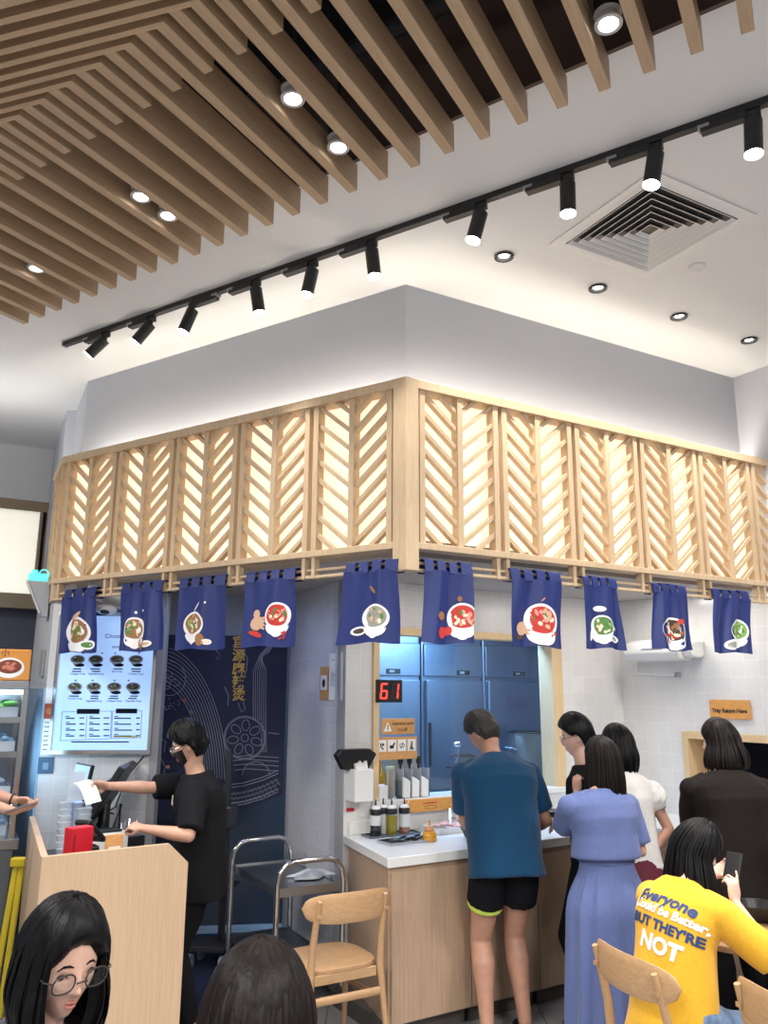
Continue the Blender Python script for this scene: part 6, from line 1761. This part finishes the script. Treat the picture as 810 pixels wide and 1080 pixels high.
    def hair(s, m, hl, thick=0.016, top=0.010, rough=0.004, seed=0, long=None, name='hair', cap=True):
        mb = hair_cap(s.hm, s.hk, s.female, hl, thick, top, seed, rough)
        if long:
            long_hair(mb, s.hm, V((0, 0, -1)), s.hk, seed=seed, **long)
        me = bpy.data.meshes.new('hair'); bmesh.ops.recalc_face_normals(mb.bm, faces=mb.bm.faces); mb.bm.to_mesh(me); mb.bm.free()
        return link(name, me, m, s.root, None, 50)

    def face(s, brow='hairblack', lids=False, lip='lip'):
        k, m = s.hk, s.hm
        for sd in (-1, 1):
            p = head_co(sd * 0.47, R(2.5), s.female) * k
            e = MB().ell(p + V((0, -0.0075 * k, -0.0005)), 0.0118 * k, 0.0110 * k, (0.0045 if lids else 0.0070) * k, 18, 10).build('eye', 'eyewhite', s.root, m, True)
            MB().ell(p + V((0, 0.0022 * k, -0.0010 if not lids else -0.002)), 0.0052 * k, 0.0025 * k, (0.003 if lids else 0.0055) * k, 14, 8).build('iris', 'iris', e, None, True)
            ld = [head_co(sd * a, R(z), s.female) * k + V((0, 0.0035 * k, 0)) for a, z in ((0.30, 2.5), (0.38, 5.2), (0.48, 6.2), (0.58, 5.0), (0.65, 2.8))]
            MB().tube(ld, [0.0006, 0.0014, 0.0016, 0.0014, 0.0006], 6).build('eyelashes', brow, s.root, m, True)
            bp = [head_co(sd * a, R(z), s.female) * k + V((0, 0.0012 * k, 0)) for a, z in ((0.20, 14.5), (0.34, 16), (0.50, 15), (0.68, 9.5))]
            MB().tube(bp, [0.0012, 0.0030, 0.0028, 0.001], 7, flat=0.7).build('eyebrow', brow, s.root, m, True)
        for z, h in ((-26.5, 1.0), (-31.5, 1.1)):
            lp = [head_co(a, R(z + (1.5 if z > -28 else -1.5) * (1 - abs(a) / 0.3) * 0.6), s.female) * k + V((0, 0.0 * k, 0)) for a in (-0.28, -0.15, 0, 0.15, 0.28)]
            MB().tube(lp, [0.001, 0.0034 * h, 0.0040 * h, 0.0034 * h, 0.001], 8).build('lip', lip, s.root, m, True)

    def glasses(s, m, wire=0.0016):
        k = s.hk; parts = MB()
        pr = tag(MB().tube([V((-0.012, 0, 0)), V((0, 0.004, 0.004)), V((0.012, 0, 0))], wire, 6).build('glasses', m, s.root, s.hm @ Matrix.Translation((0, 0.102 * k, 0.004 * k)), True))
        for sd in (-1, 1):
            ring = [V((sd * 0.036 + 0.024 * math.copysign(abs(math.cos(a)) ** .8, math.cos(a)), -0.006 - 0.16 * (abs(sd * 0.036 + 0.024 * math.cos(a)) ** 1.6), 0.020 * math.copysign(abs(math.sin(a)) ** .8, math.sin(a)))) for a in [2 * PI * i / 22 for i in range(22)]]
            MB().tube(ring + ring[:1], wire, 6).build('rim', m, pr, None, True)
            MB().tube([V((sd * 0.060, -0.008, 0.006)), V((sd * 0.074, -0.02, 0.006)), V((sd * 0.078, -0.09, 0.006)), V((sd * 0.076, -0.115, -0.008))], wire, 6).build('temple', m, pr, None, True)
            MB().loft([[p + V((0, d, 0)) for p in ring] for d in (-0.0004, 0.0004)]).build('lens', 'lens', pr)
        return pr


def skin_mat(name, c, rough=0.5):
    return mat(name, c, rough, sub=0.12, noise_amt=0.06, noise_scale=30)


MT['skin'] = skin_mat('skin_medium', s2l(200, 156, 134)); MT['skinlight'] = skin_mat('skin_light', s2l(220, 178, 158)); MT['skintan'] = skin_mat('skin_tan', s2l(184, 138, 116))
MT['hairblack'] = mat('hair_black', (0.004, 0.0038, 0.0045), 0.42, spec=0.16, noise_amt=0.5, noise_scale=60, stretch=(1, 1, 0.05), bump=0.3)
MT['hairbrown'] = mat('hair_brown', (0.009, 0.006, 0.0055), 0.45, spec=0.16, noise_amt=0.5, noise_scale=60, stretch=(1, 1, 0.05), bump=0.3)
MT['hairgrey'] = mat('hair_short_grey', (0.016, 0.014, 0.013), 0.5, noise_amt=0.6, noise_scale=90, bump=0.6)
MT['eyewhite'] = mat('eye_white', (0.75, 0.74, 0.72), 0.2); MT['iris'] = mat('iris_dark', (0.015, 0.010, 0.008), 0.15)
MT['lip'] = mat('lip_pink', s2l(190, 122, 112), 0.45); MT['sole'] = mat('shoe_sole', (0.45, 0.45, 0.45), 0.7)
def cloth(name, c, amt=0.06, rough=0.85, scale=70, sheen=0.15): return mat(name, c, rough, spec=0.15, noise_amt=amt, noise_scale=scale, sheen=sheen, bump=0.05)
# ================================================================= people of the scene
def hl_short(a): return [0.58, 0.50, 0.16, -0.10, -0.52, -0.62][0] if a < 0.2 else (0.58 + (0.50 - 0.58) * min(1, a / 0.7) if a < 0.7 else (0.50 - (a - 0.7) / 0.6 * 0.36 if a < 1.3 else (0.14 - (a - 1.3) / 0.3 * 0.0 if a < 1.6 else max(-0.60, 0.14 - (a - 1.6) / 0.5 * 0.74))))
def hl_long(a): return 0.50 if a < 0.35 else (0.50 - (a - 0.35) / 0.75 * 0.45 if a < 1.1 else max(-0.85, 0.05 - (a - 1.1) / 0.5 * 0.9))
def hl_fringe(a): return 0.34 if a < 0.9 else max(-0.85, 0.34 - (a - 0.9) / 0.6 * 1.2)

def feet(p, l=(-0.11, 0.0), r=(0.11, 0.02), fd=(0.2, 1)):
    p.leg(-1, (l[0], l[1], 0), fdir=fd); p.leg(1, (r[0], r[1], 0), fdir=fd)

def floor_at(px, Y):
    p = aty(px, 900, Y); return V((p.x, Y, 0))

# --- person in teal T-shirt at the counter
MT['teal'] = cloth('teal_jersey', s2l(16, 60, 92)); MT['blackcloth'] = cloth('black_cloth', (0.006, 0.006, 0.008), sheen=0.0); MT['lime'] = cloth('lime_lining', s2l(190, 214, 90))
E_ = Person('person in teal T-shirt and black running shorts leaning over the counter', floor_at(533, 4.60), -12, 1.64, lean=11, hunch=16, head=(34, -32, -5), skin='skintan', sw=1.08, bulk=1.10, neck_shift=(-0.02, 0, 0))
E_.arm(-1, aty(499, 874, 4.98), (0.3, -0.5, -0.8), hand=dict(dir=(0.1, 0.8, -0.4), palm=(0.3, 0, -1)))
E_.arm(1, aty(560, 874, 4.98), (0.3, -0.5, -0.8), hand=dict(dir=(-0.1, 0.8, -0.3), palm=(-0.3, 0, -1)))
feet(E_, (-0.12, 0.0), (0.10, 0.04)); E_.body()
E_.shirt('teal', bottom=-0.10, sleeve=0.80, ease=0.022, flare=0.012, amp=0.007, seed=3, sl_r=1.12)
sh_o = E_.trousers('blackcloth', 'shorts', 0.50, 1.08, 0.005)
ln = MB(); a_, kn_ = E_.legs[-1][0], E_.legs[-1][1]
ln.tube([a_ + (kn_ - a_) * 0.30, a_ + (kn_ - a_) * 0.56], [0.090, 0.094], 20); lm = voxelise(ln, 0.008, 2); link('lining', lm, 'lime', sh_o, None, 60)
E_.shoes('blackcloth', 'shoe')
E_.hair('hairgrey', hl_short, 0.013, 0.012, 0.006, 2)

# --- person in lavender dress
MT['lavender'] = cloth('lavender_cotton', s2l(98, 112, 160), 0.05)
H_ = Person('person in a lavender blue dress with long black hair and one hand raised', floor_at(640, 4.42), -18, 1.45, lean=3, hunch=8, head=(6, -14, 0), female=True, skin='skin', sw=1.25, bulk=1.16, neck_shift=(0.05, 0, 0))
H_.arm(-1, aty(609, 836, 4.66), (0.45, 0.1, -1), hand=dict(dir=(0.0, 0.1, 1), palm=(0.6, 0.6, 0), curl=(0.7, 0.7, 0.75, 0.8)))
H_.arm(1, aty(646, 890, 4.70), (0.25, -0.5, -1), hand=dict(dir=(-0.6, 0.6, 0.1)))
feet(H_, (-0.10, 0), (0.10, 0.02)); H_.body()
o = H_.shirt('lavender', 'dress_top', bottom=0.165, sleeve=0.84, ease=0.020, flare=0.0, amp=0.008, seed=5, sl_r=1.22, cuff=1.08)
sk = MB(); rings = []; k = H_.k; n = 96
for j in range(30):
    t = j / 29; z = H_.pel.z + 0.155 * k - t * (H_.pel.z + 0.155 * k - 0.10)
    belt = t < 0.055
    rx = (0.166 + 0.075 * sstep(0, .3, t) + 0.045 * t) * k; ry = (0.130 + 0.06 * sstep(0, .3, t) + 0.05 * t) * k
    ring = []
    for i in range(n):
        a = 2 * PI * i / n
        pl = 0.0 if belt else sstep(.05, .22, t) * (0.006 + 0.013 * t) * math.sin(a * 13 + 1.3 * math.sin(a * 3) + t) + 0.006 * sstep(.05, .15, t) * math.sin(a * 29) * (1 - t)
        ring.append(V((math.cos(a) * (rx + pl), 0.005 + math.sin(a) * (ry + pl), z)))
    rings.append(ring)
sk.loft(rings); sk.build('dress_skirt', 'lavender', H_.root, None, 60)
wb = MB(); rings = []
for j in range(9):
    z = H_.pel.z + (0.215 - 0.072 * j / 8) * k; bl_ = 0.004 * math.sin(j * PI)
    rings.append([V((math.cos(a) * (0.172 * k + 0.002 * math.sin(a * 30 + j * 2) + (0.006 if j in (0, 8) else 0)), 0.010 + math.sin(a) * (0.136 * k + 0.002 * math.sin(a * 30 + j * 2) + (0.006 if j in (0, 8) else 0)), z)) for a in [2 * PI * i / 120 for i in range(120)]])
wb.loft(rings); wb.build('waistband', 'lavender', H_.root, None, 60)
H_.shoes('blackcloth', 'sandal')
H_.hair('hairbrown', hl_long, 0.016, 0.010, 0.003, 4, long=dict(length=0.30, wid=1.1, th0=1.95, locks=90))

# --- person in glasses and black T-shirt
F_ = Person('person in round glasses and black T-shirt facing left at the counter', floor_at(627, 4.90), -62, 1.55, lean=2, hunch=5, head=(16, -14, 0), skin='skinlight')
F_.arm(-1, aty(578, 866, 4.90), (0.6, -0.8, -0.8), hand=dict(dir=(-0.7, 0.5, -0.2), palm=(0, 0, -1)))
F_.arm(1, aty(596, 868, 5.1), (0.6, -0.8, -0.8), hand=dict(dir=(-0.6, 0.5, -0.2), palm=(0, 0, -1)))
feet(F_); F_.body()
MT['blacktee'] = cloth('black_jersey', (0.008, 0.008, 0.010), sheen=0.0)
F_.shirt('blacktee', sleeve=0.92, ease=0.018, seed=7, sl_r=1.1); F_.trousers('blackcloth'); F_.shoes('blackcloth')
F_.hair('hairblack', hl_short, 0.018, 0.016, 0.004, 6); F_.face(); F_.glasses('chrome')

# --- person in white puff-sleeved blouse
MT['whitecotton'] = cloth('white_cotton', (0.72, 0.70, 0.68), 0.04); MT['maroon'] = mat('maroon_dots', s2l(88, 22, 40), 0.8)
G_ = Person('person in white puff sleeved blouse and maroon skirt, hand on the hip', floor_at(666, 4.84), -12, 1.50, lean=3, hunch=9, head=(8, -20, 0), female=True, skin='skintan')
G_.arm(1, aty(681, 908, 4.80), (1.6, -0.6, -0.2), hand=dict(dir=(-0.8, 0.4, -0.3), palm=(-0.5, 0.6, 0)))
G_.arm(-1, aty(640, 880, 5.1), (0.6, -0.5, -1))
feet(G_); G_.body()
G_.shirt('whitecotton', 'blouse', bottom=-0.02, sleeve=0.30, ease=0.018, flare=0.01, seed=9, amp=0.008)
for sd in (-1, 1):
    a, e = G_.arms[sd][0], G_.arms[sd][1]; b = MB(); c = a + (e - a) * 0.24
    b.ell(c, 0.082, 0.082, 0.085, 26, 18); b.tube([c, a + (e - a) * 0.56], [0.065, 0.050], 18)
    me = voxelise(b, 0.007, 3); wrinkle(me, 0.016, (26, 26, 26), 4 + sd); link('puff_sleeve', me, 'whitecotton', G_.root, None, 60)
sk = MB(); rings = []
for j in range(14):
    t = j / 13; z = G_.pel.z + 0.10 - t * 0.52; rings.append(G_.ring(V((0, 0, z)), 0.150 + 0.05 * sstep(0, .5, t) + 0.02 * t, 0.118 + 0.04 * sstep(0, .5, t) + 0.02 * t, V((0, 0, 1)), 40, 2.1))
sk.loft(rings); sk.build('skirt', 'maroon', G_.root, None, 60)
G_.shoes('blackcloth')
G_.hair('hairblack', hl_long, 0.016, 0.010, 0.003, 8, long=dict(length=0.16, wid=1.25, th0=1.95, locks=90))

# --- person in dark blazer
MT['blazer'] = cloth('dark_brown_wool', s2l(34, 29, 28), 0.1, sheen=0.0)
I_ = Person('person in a dark brown blazer with shoulder length hair before the tray hatch', floor_at(777, 4.62), -4, 1.535, lean=3, hunch=9, head=(6, -48, 2), female=True, skin='skinlight', sw=1.36, bulk=1.22)
I_.arm(-1, aty(728, 905, 4.95), (0.9, -0.5, -0.7)); I_.arm(1, aty(792, 905, 4.95), (0.9, -0.5, -0.7))
feet(I_); I_.body()
I_.shirt('blazer', 'blazer', bottom=-0.16, sleeve=1.85, ease=0.028, flare=0.02, amp=0.008, seed=11, sl_r=1.18)
I_.trousers('blackcloth'); I_.shoes('blackcloth')
I_.hair('hairbrown', hl_long, 0.018, 0.012, 0.003, 10, long=dict(length=0.135, wid=1.5, th0=2.0, locks=90, curve=0.03)); I_.face()

# --- cashier
A_ = Person('person at the till in black T-shirt, black mask and glasses handing over a receipt', floor_at(211, 4.66), -104, 1.51, lean=2, hunch=8, head=(22, 8, 0), skin='skin', bulk=1.14, sw=1.12)
A_.arm(1, aty(112, 829, 4.55), (0.5, -0.3, -1), hand=dict(dir=(-0.93, -0.2, 0.12), palm=(-0.1, -0.7, -0.7), curl=(0.55, 0.6, 0.7, 0.8), thumb=0.8))
A_.arm(-1, aty(152, 874, 4.30), (0.6, -0.9, -0.6), hand=dict(dir=(-0.9, 0.2, 0.15), palm=(-0.2, 0.4, -0.9), curl=(1.2, 1.25, 1.3, 1.3), thumb=0.9))
feet(A_); A_.body()
A_.shirt('blacktee', sleeve=0.92, ease=0.024, seed=13, amp=0.008, sl_r=1.2, bottom=-0.16); A_.trousers('blackcloth'); A_.shoes('blackcloth')
A_.hair('hairblack', hl_short, 0.024, 0.020, 0.006, 12); A_.face(); A_.glasses('chrome')
mk = MB(); rings = []
for j in range(14):
    el = R(-62 + 62 * j / 13 - 4); ring = []
    for i in range(25):
        az = -1.25 + 2.5 * i / 24; p = head_co(az, el, False); n = V((p.x / HA ** 2, p.y / HB ** 2, p.z / HC ** 2)).normalized(); ring.append(p * A_.k + n * 0.006)
    for i in range(24, -1, -1):
        az = -1.25 + 2.5 * i / 24; p = head_co(az, el, False); n = V((p.x / HA ** 2, p.y / HB ** 2, p.z / HC ** 2)).normalized(); ring.append(p * A_.k + n * 0.002)
    rings.append(ring)
mo = mk.loft(rings).build('face_mask', 'blackplastic', A_.root, A_.hm, True)
for sd in (-1, 1): MB().tube([head_co(sd * 1.2, R(-8), False) * A_.k + V((sd * .004, 0, 0)), V((sd * 0.078, 0.0, 0.012)), V((sd * 0.080, -0.018, 0.004))], 0.0012, 5).build('ear_loop', 'blackplastic', mo)
p = A_.chest + V((-0.09, 0.150, 0.07)); MB().tube([p, p + V((0.004, 0.002, -0.035)), p + V((-0.006, 0.0, -0.05))], 0.007, 8, flat=0.4).build('chest_emblem', pal('cream', P_['cream']), A_.root)
# receipt in the hand
rc_ = aty(96, 832, 4.5)
t = MB(); n = 10; rings = []
for i in range(n + 1):
    f = i / n; c = V((-0.055 + 0.08 * f, 0, 0.045 - 0.125 * f + 0.025 * math.sin(f * PI))); d = V((0.036, 0.01, 0.016))
    rings.append([c - d, c + d, c + d + V((0, 0.0012, 0)), c - d + V((0, 0.0012, 0))])
rm = Matrix.Translation(rc_) @ Matrix.Rotation(0.2, 4, 'Z') @ Matrix.Rotation(-0.6, 4, 'X')
tag(t.loft(rings).build('receipt', 'paper', None, rm, True), 'white paper receipt in the outstretched hand over the till', 'receipt')

# --- customer at the left edge, body outside the frame
MT['greytee'] = cloth('grey_jersey', s2l(88, 88, 92))
B_ = Person('person at the left edge reaching out both forearms towards the till', V((-2.44, 4.30, 0)), 68, 1.66, lean=4, hunch=8, head=(8, 10, 0), skin='skin', female=True)
B_.arm(1, aty(17, 857, 4.25), (0.5, -0.6, -0.8), hand=dict(dir=(1, 0.2, 0.22), palm=(0.0, 0.3, 1), curl=(0.5, 0.5, 0.55, 0.6)))
B_.arm(-1, aty(20, 845, 4.52), (0.5, -0.6, -0.8), hand=dict(dir=(1, -0.1, 0.05), palm=(0.1, -0.5, -0.9), curl=(0.4, 0.45, 0.5, 0.6)))
feet(B_); B_.body(); B_.shirt('greytee', sleeve=0.8, seed=15); B_.trousers('blackcloth'); B_.shoes('blackcloth'); B_.hair('hairblack', hl_long, 0.016, 0.01, 0.003, 14)
ar = B_.arms[-1]; d = (ar[2] - ar[1]).normalized(); c = ar[2] - d * 0.02
br_ = [c + (d.orthogonal() * math.cos(q_) + d.cross(d.orthogonal()) * math.sin(q_)).normalized() * 0.028 for q_ in [2 * PI * i / 18 for i in range(19)]]
MB().tube(br_, 0.0045, 6).build('bracelet', 'blackplastic', B_.root, None, True)
ph = aty(22, 856, 4.25)
pm = Matrix.Translation(ph + V((0, 0, 0.022))) @ Matrix.Rotation(0.25, 4, 'Z') @ Matrix.Rotation(-0.28, 4, 'Y')
po = tag(empty('mobile_phone', pm), 'slim dark phone lying on the open hand at the left edge', 'phone')
MB().box(-0.075, 0.075, -0.036, 0.036, -0.004, 0.004).build('case', mat('phone_case', s2l(110, 90, 96), 0.4), po, None, False, 0.004); MB().box(-0.070, 0.070, -0.032, 0.032, 0.0041, 0.005).build('screen', 'blackplastic', po)

# --- seated person in yellow T-shirt
MT['yellowtee'] = cloth('yellow_jersey', s2l(218, 168, 50), 0.05)
MT['denim'] = cloth('blue_denim', s2l(104, 130, 164), 0.25, scale=40)
Jp = aty(705, 1000, 3.42); 
J_ = Person('seated person in a yellow printed T-shirt looking at a phone', V((1.12, 3.43, 0)), 52, 1.49, lean=10, hunch=20, head=(24, 38, 6), female=True, seated=0.45, skin='skinlight', sw=1.0, bulk=0.98)
J_.arm(1, aty(775, 952, 3.42), (0.9, 0.5, -1), hand=dict(dir=(0.05, 0.15, 1), palm=(-0.4, 0.9, 0.1), curl=(0.12, 0.7, 0.8, 0.85), thumb=0.1, spread=0.1))
J_.arm(-1, aty(752, 922, 3.72), (0.6, 0.2, -1), hand=dict(dir=(0.9, 0.2, 0.35), palm=(0.2, -0.6, 0.6), curl=(0.5, 0.6, 0.7, 0.8)))
for sd in (-1, 1):
    J_.leg(sd, (sd * 0.12, 0.42, 0), fdir=(0.1, 1), pole=(0, 1, 1))
J_.body(0.0055)
jt = J_.shirt('yellowtee', bottom=-0.10, sleeve=0.98, ease=0.024, flare=0.02, amp=0.009, seed=17, sl_r=1.32, cuff=1.12)
J_.trousers('denim'); J_.shoes('whitecotton')
J_.hair('hairblack', hl_long, 0.016, 0.010, 0.003, 16, long=dict(length=0.17, wid=1.0, th0=1.9, locks=90, curve=0.05)); J_.face()
phn = aty(772, 918, 3.62)
po = tag(empty('mobile_phone', Matrix.Translation(phn) @ Matrix.Rotation(R(-55), 4, 'Z') @ Matrix.Rotation(R(-25), 4, 'X')), 'dark phone held up by the seated person in yellow', 'phone')
MB().box(-0.036, 0.036, -0.004, 0.004, -0.075, 0.075).build('case', 'blackplastic', po, None, False, 0.004); MB().box(-0.032, 0.032, -0.005, -0.0042, -0.07, 0.07).build('screen', 'ink', po)
# printed words on the back of the shirt, laid onto the cloth
from mathutils.bvhtree import BVHTree
def on_back(obj, body, size, px, py, slope, m, name, bold=0.0, shear=0.0):
    me = text_mesh(body, size, 'CENTER', 0.0, bold)
    bm = bmesh.new(); bm.from_mesh(me)
    bmesh.ops.triangulate(bm, faces=bm.faces); bmesh.ops.subdivide_edges(bm, edges=[e for e in bm.edges if e.calc_length() > 0.012], cuts=2)
    tb = BVHTree.FromObject(obj, bpy.context.evaluated_depsgraph_get())
    mi = obj.matrix_world.inverted(); 
    c0 = CAMP; d0 = ray(px, py).normalized()
    hit = tb.ray_cast(mi @ c0, (mi.to_3x3() @ d0).normalized())
    if hit[0] is None: bm.free(); return None
    n = hit[1].normalized(); c = hit[0]
    up = V((0, 0, 1)); up = (up - n * up.dot(n)).normalized(); rt = up.cross(n)
    ca, sa = math.cos(slope), math.sin(slope)
    for v in bm.verts:
        x, y = v.co.x + shear * v.co.y, v.co.y
        x, y = x * ca - y * sa, x * sa + y * ca
        p = c + rt * x + up * y + n * 0.12
        h = tb.ray_cast(p, -n, 0.4)
        v.co = (h[0] + h[1] * 0.0025) if h[0] is not None else (p - n * 0.12)
    far = [v for v in bm.verts if abs((v.co - c).dot(n)) > 0.095]
    if far: bmesh.ops.delete(bm, geom=far, context='VERTS')
    out = bpy.data.meshes.new(name); bm.to_mesh(out); bm.free()
    return link(name, out, m, obj)
bpy.context.view_layer.update()
MT['printblue'] = mat('print_blue', s2l(28, 60, 110), 0.7); MT['printwhite'] = mat('print_white', (0.80, 0.78, 0.74), 0.7)
on_back(jt, 'Everyone', 0.066, 702, 949, -0.14, 'printblue', 'printed_lettering', 0.002, 0.2)
on_back(jt, 'Could be Better,', 0.044, 702, 963, -0.18, 'printwhite', 'printed_lettering', 0.002, 0.15)
on_back(jt, "BUT THEY'RE", 0.049, 698, 978, -0.18, 'printblue', 'printed_lettering', 0.0022)
on_back(jt, 'NOT', 0.080, 694, 998, -0.16, 'printwhite', 'printed_lettering', 0.004)
make_chair('wooden dining chair under the seated person in yellow', (1.15, 3.43, 0), 70)

# --- dining table and things at the right
tpt = atz(778, 1014, 0.74)
tb_ = tag(empty('dining_table', Matrix.Translation((tpt.x + 0.42, tpt.y + 0.34, 0)) @ Matrix.Rotation(-R(40), 4, 'Z')), 'pale wood dining table at the right edge beside the person in yellow', 'table')
MB().box(-0.36, 0.36, -0.36, 0.36, 0.712, 0.74).build('tabletop', 'chairwood', tb_, None, False, 0.006)
MB().cyl((0, 0, 0.03), (0, 0, 0.711), 0.035, n=24).build('column', 'black', tb_, None, True); MB().lathe((0, 0, 0), [(0.001, 0.0), (0.24, 0.001), (0.24, 0.012), (0.05, 0.03), (0.001, 0.031)], 32).build('foot', 'black', tb_, None, True)
tp_ = atz(800, 985, 0.74)
sb_ = tag(MB().lathe((tp_.x + 0.10, tp_.y + 0.22, 0.741), [(0.05, 0), (0.07, 0.006), (0.10, 0.06), (0.104, 0.07), (0.098, 0.07), (0.066, 0.012), (0.001, 0.01)], 30).build('black_bowl', 'blackplastic', None, None, True), 'black bowl on the dining table at the right edge', 'bowl')
make_chair('wooden dining chair at the lower right corner, its back to the camera', (1.53, 2.99, 0), 72)

# --- person in pale grey at the right edge
MT['palegrey'] = cloth('pale_grey_cloth', s2l(176, 176, 180), 0.06)
kp = aty(900, 930, 4.0)
K_ = Person('person in pale grey top seated at the right edge across the table', V((kp.x, 4.02, 0)), -120, 1.62, lean=8, hunch=10, head=(20, 0, 0), female=True, seated=0.45, skin='skin')
K_.arm(1, aty(838, 938, 3.85), (0.8, -0.3, -1)); K_.arm(-1, aty(845, 950, 3.70), (0.8, -0.3, -1))
for sd in (-1, 1): K_.leg(sd, (sd * 0.12, 0.40, 0), pole=(0, 1, 1))
K_.body(); K_.shirt('palegrey', sleeve=1.9, ease=0.03, seed=19); K_.trousers('blackcloth'); K_.shoes('blackcloth'); K_.hair('hairblack', hl_long, 0.016, 0.01, 0.003, 18, long=dict(length=0.2, locks=40))
make_chair('wooden dining chair under the person in pale grey at the right edge', (kp.x, 4.02, 0), -120)

# --- two diners close to the camera
MT['darkgreytee'] = cloth('dark_grey_jersey', s2l(74, 76, 82))
cp0 = aty(22, 1014, 1.95)
C_ = Person('person in glasses and grey T-shirt looking down at the lower left', V((cp0.x, 1.98, 0)), 128, 1.50, lean=5, hunch=11, head=(17, 4, 0), female=True, seated=0.475, skin='skinlight', sw=0.95)
C_.arm(1, (cp0.x + 0.05, 1.62, 0.76), (0.8, -0.4, -1)); C_.arm(-1, (cp0.x + 0.30, 1.85, 0.76), (0.8, -0.4, -1))
for sd in (-1, 1): C_.leg(sd, (sd * 0.12, 0.42, 0), pole=(0, 1, 1))
C_.body(0.004, 3); C_.shirt('darkgreytee', sleeve=0.85, ease=0.02, seed=21); C_.trousers('denim'); C_.shoes('whitecotton')
C_.hair('hairblack', lambda a: hl_long(a) + 0.14 * max(0, 1 - a / 0.9), 0.020, 0.012, 0.003, 20, long=dict(length=0.13, wid=0.8, th0=2.25, locks=150)); C_.face(lids=True)
C_.glasses(mat('dark_frame', (0.03, 0.025, 0.022), 0.3), 0.0019)
make_chair('wooden dining chair under the person in grey at the lower left', (cp0.x, 1.98, 0), 130)
dp0 = aty(262, 1040, 1.50)
D_ = Person('person with dark brown hair seen from behind at the bottom edge', V((dp0.x, 1.42, 0)), 6, 1.58, lean=4, hunch=10, head=(8, 0, 0), female=True, seated=0.43, skin='skin')
D_.arm(1, (dp0.x + 0.2, 1.75, 0.76), (0.8, -0.4, -1)); D_.arm(-1, (dp0.x - 0.2, 1.75, 0.76), (0.8, -0.4, -1))
for sd in (-1, 1): D_.leg(sd, (sd * 0.12, 0.42, 0), pole=(0, 1, 1))
D_.body(); D_.shirt('blacktee', sleeve=0.85, seed=23); D_.trousers('denim'); D_.shoes('whitecotton')
D_.hair('hairbrown', hl_long, 0.020, 0.012, 0.003, 22, long=dict(length=0.30, wid=0.95, th0=2.1, locks=170))
make_chair('wooden dining chair under the person with brown hair at the bottom edge', (dp0.x, 1.42, 0), 6)
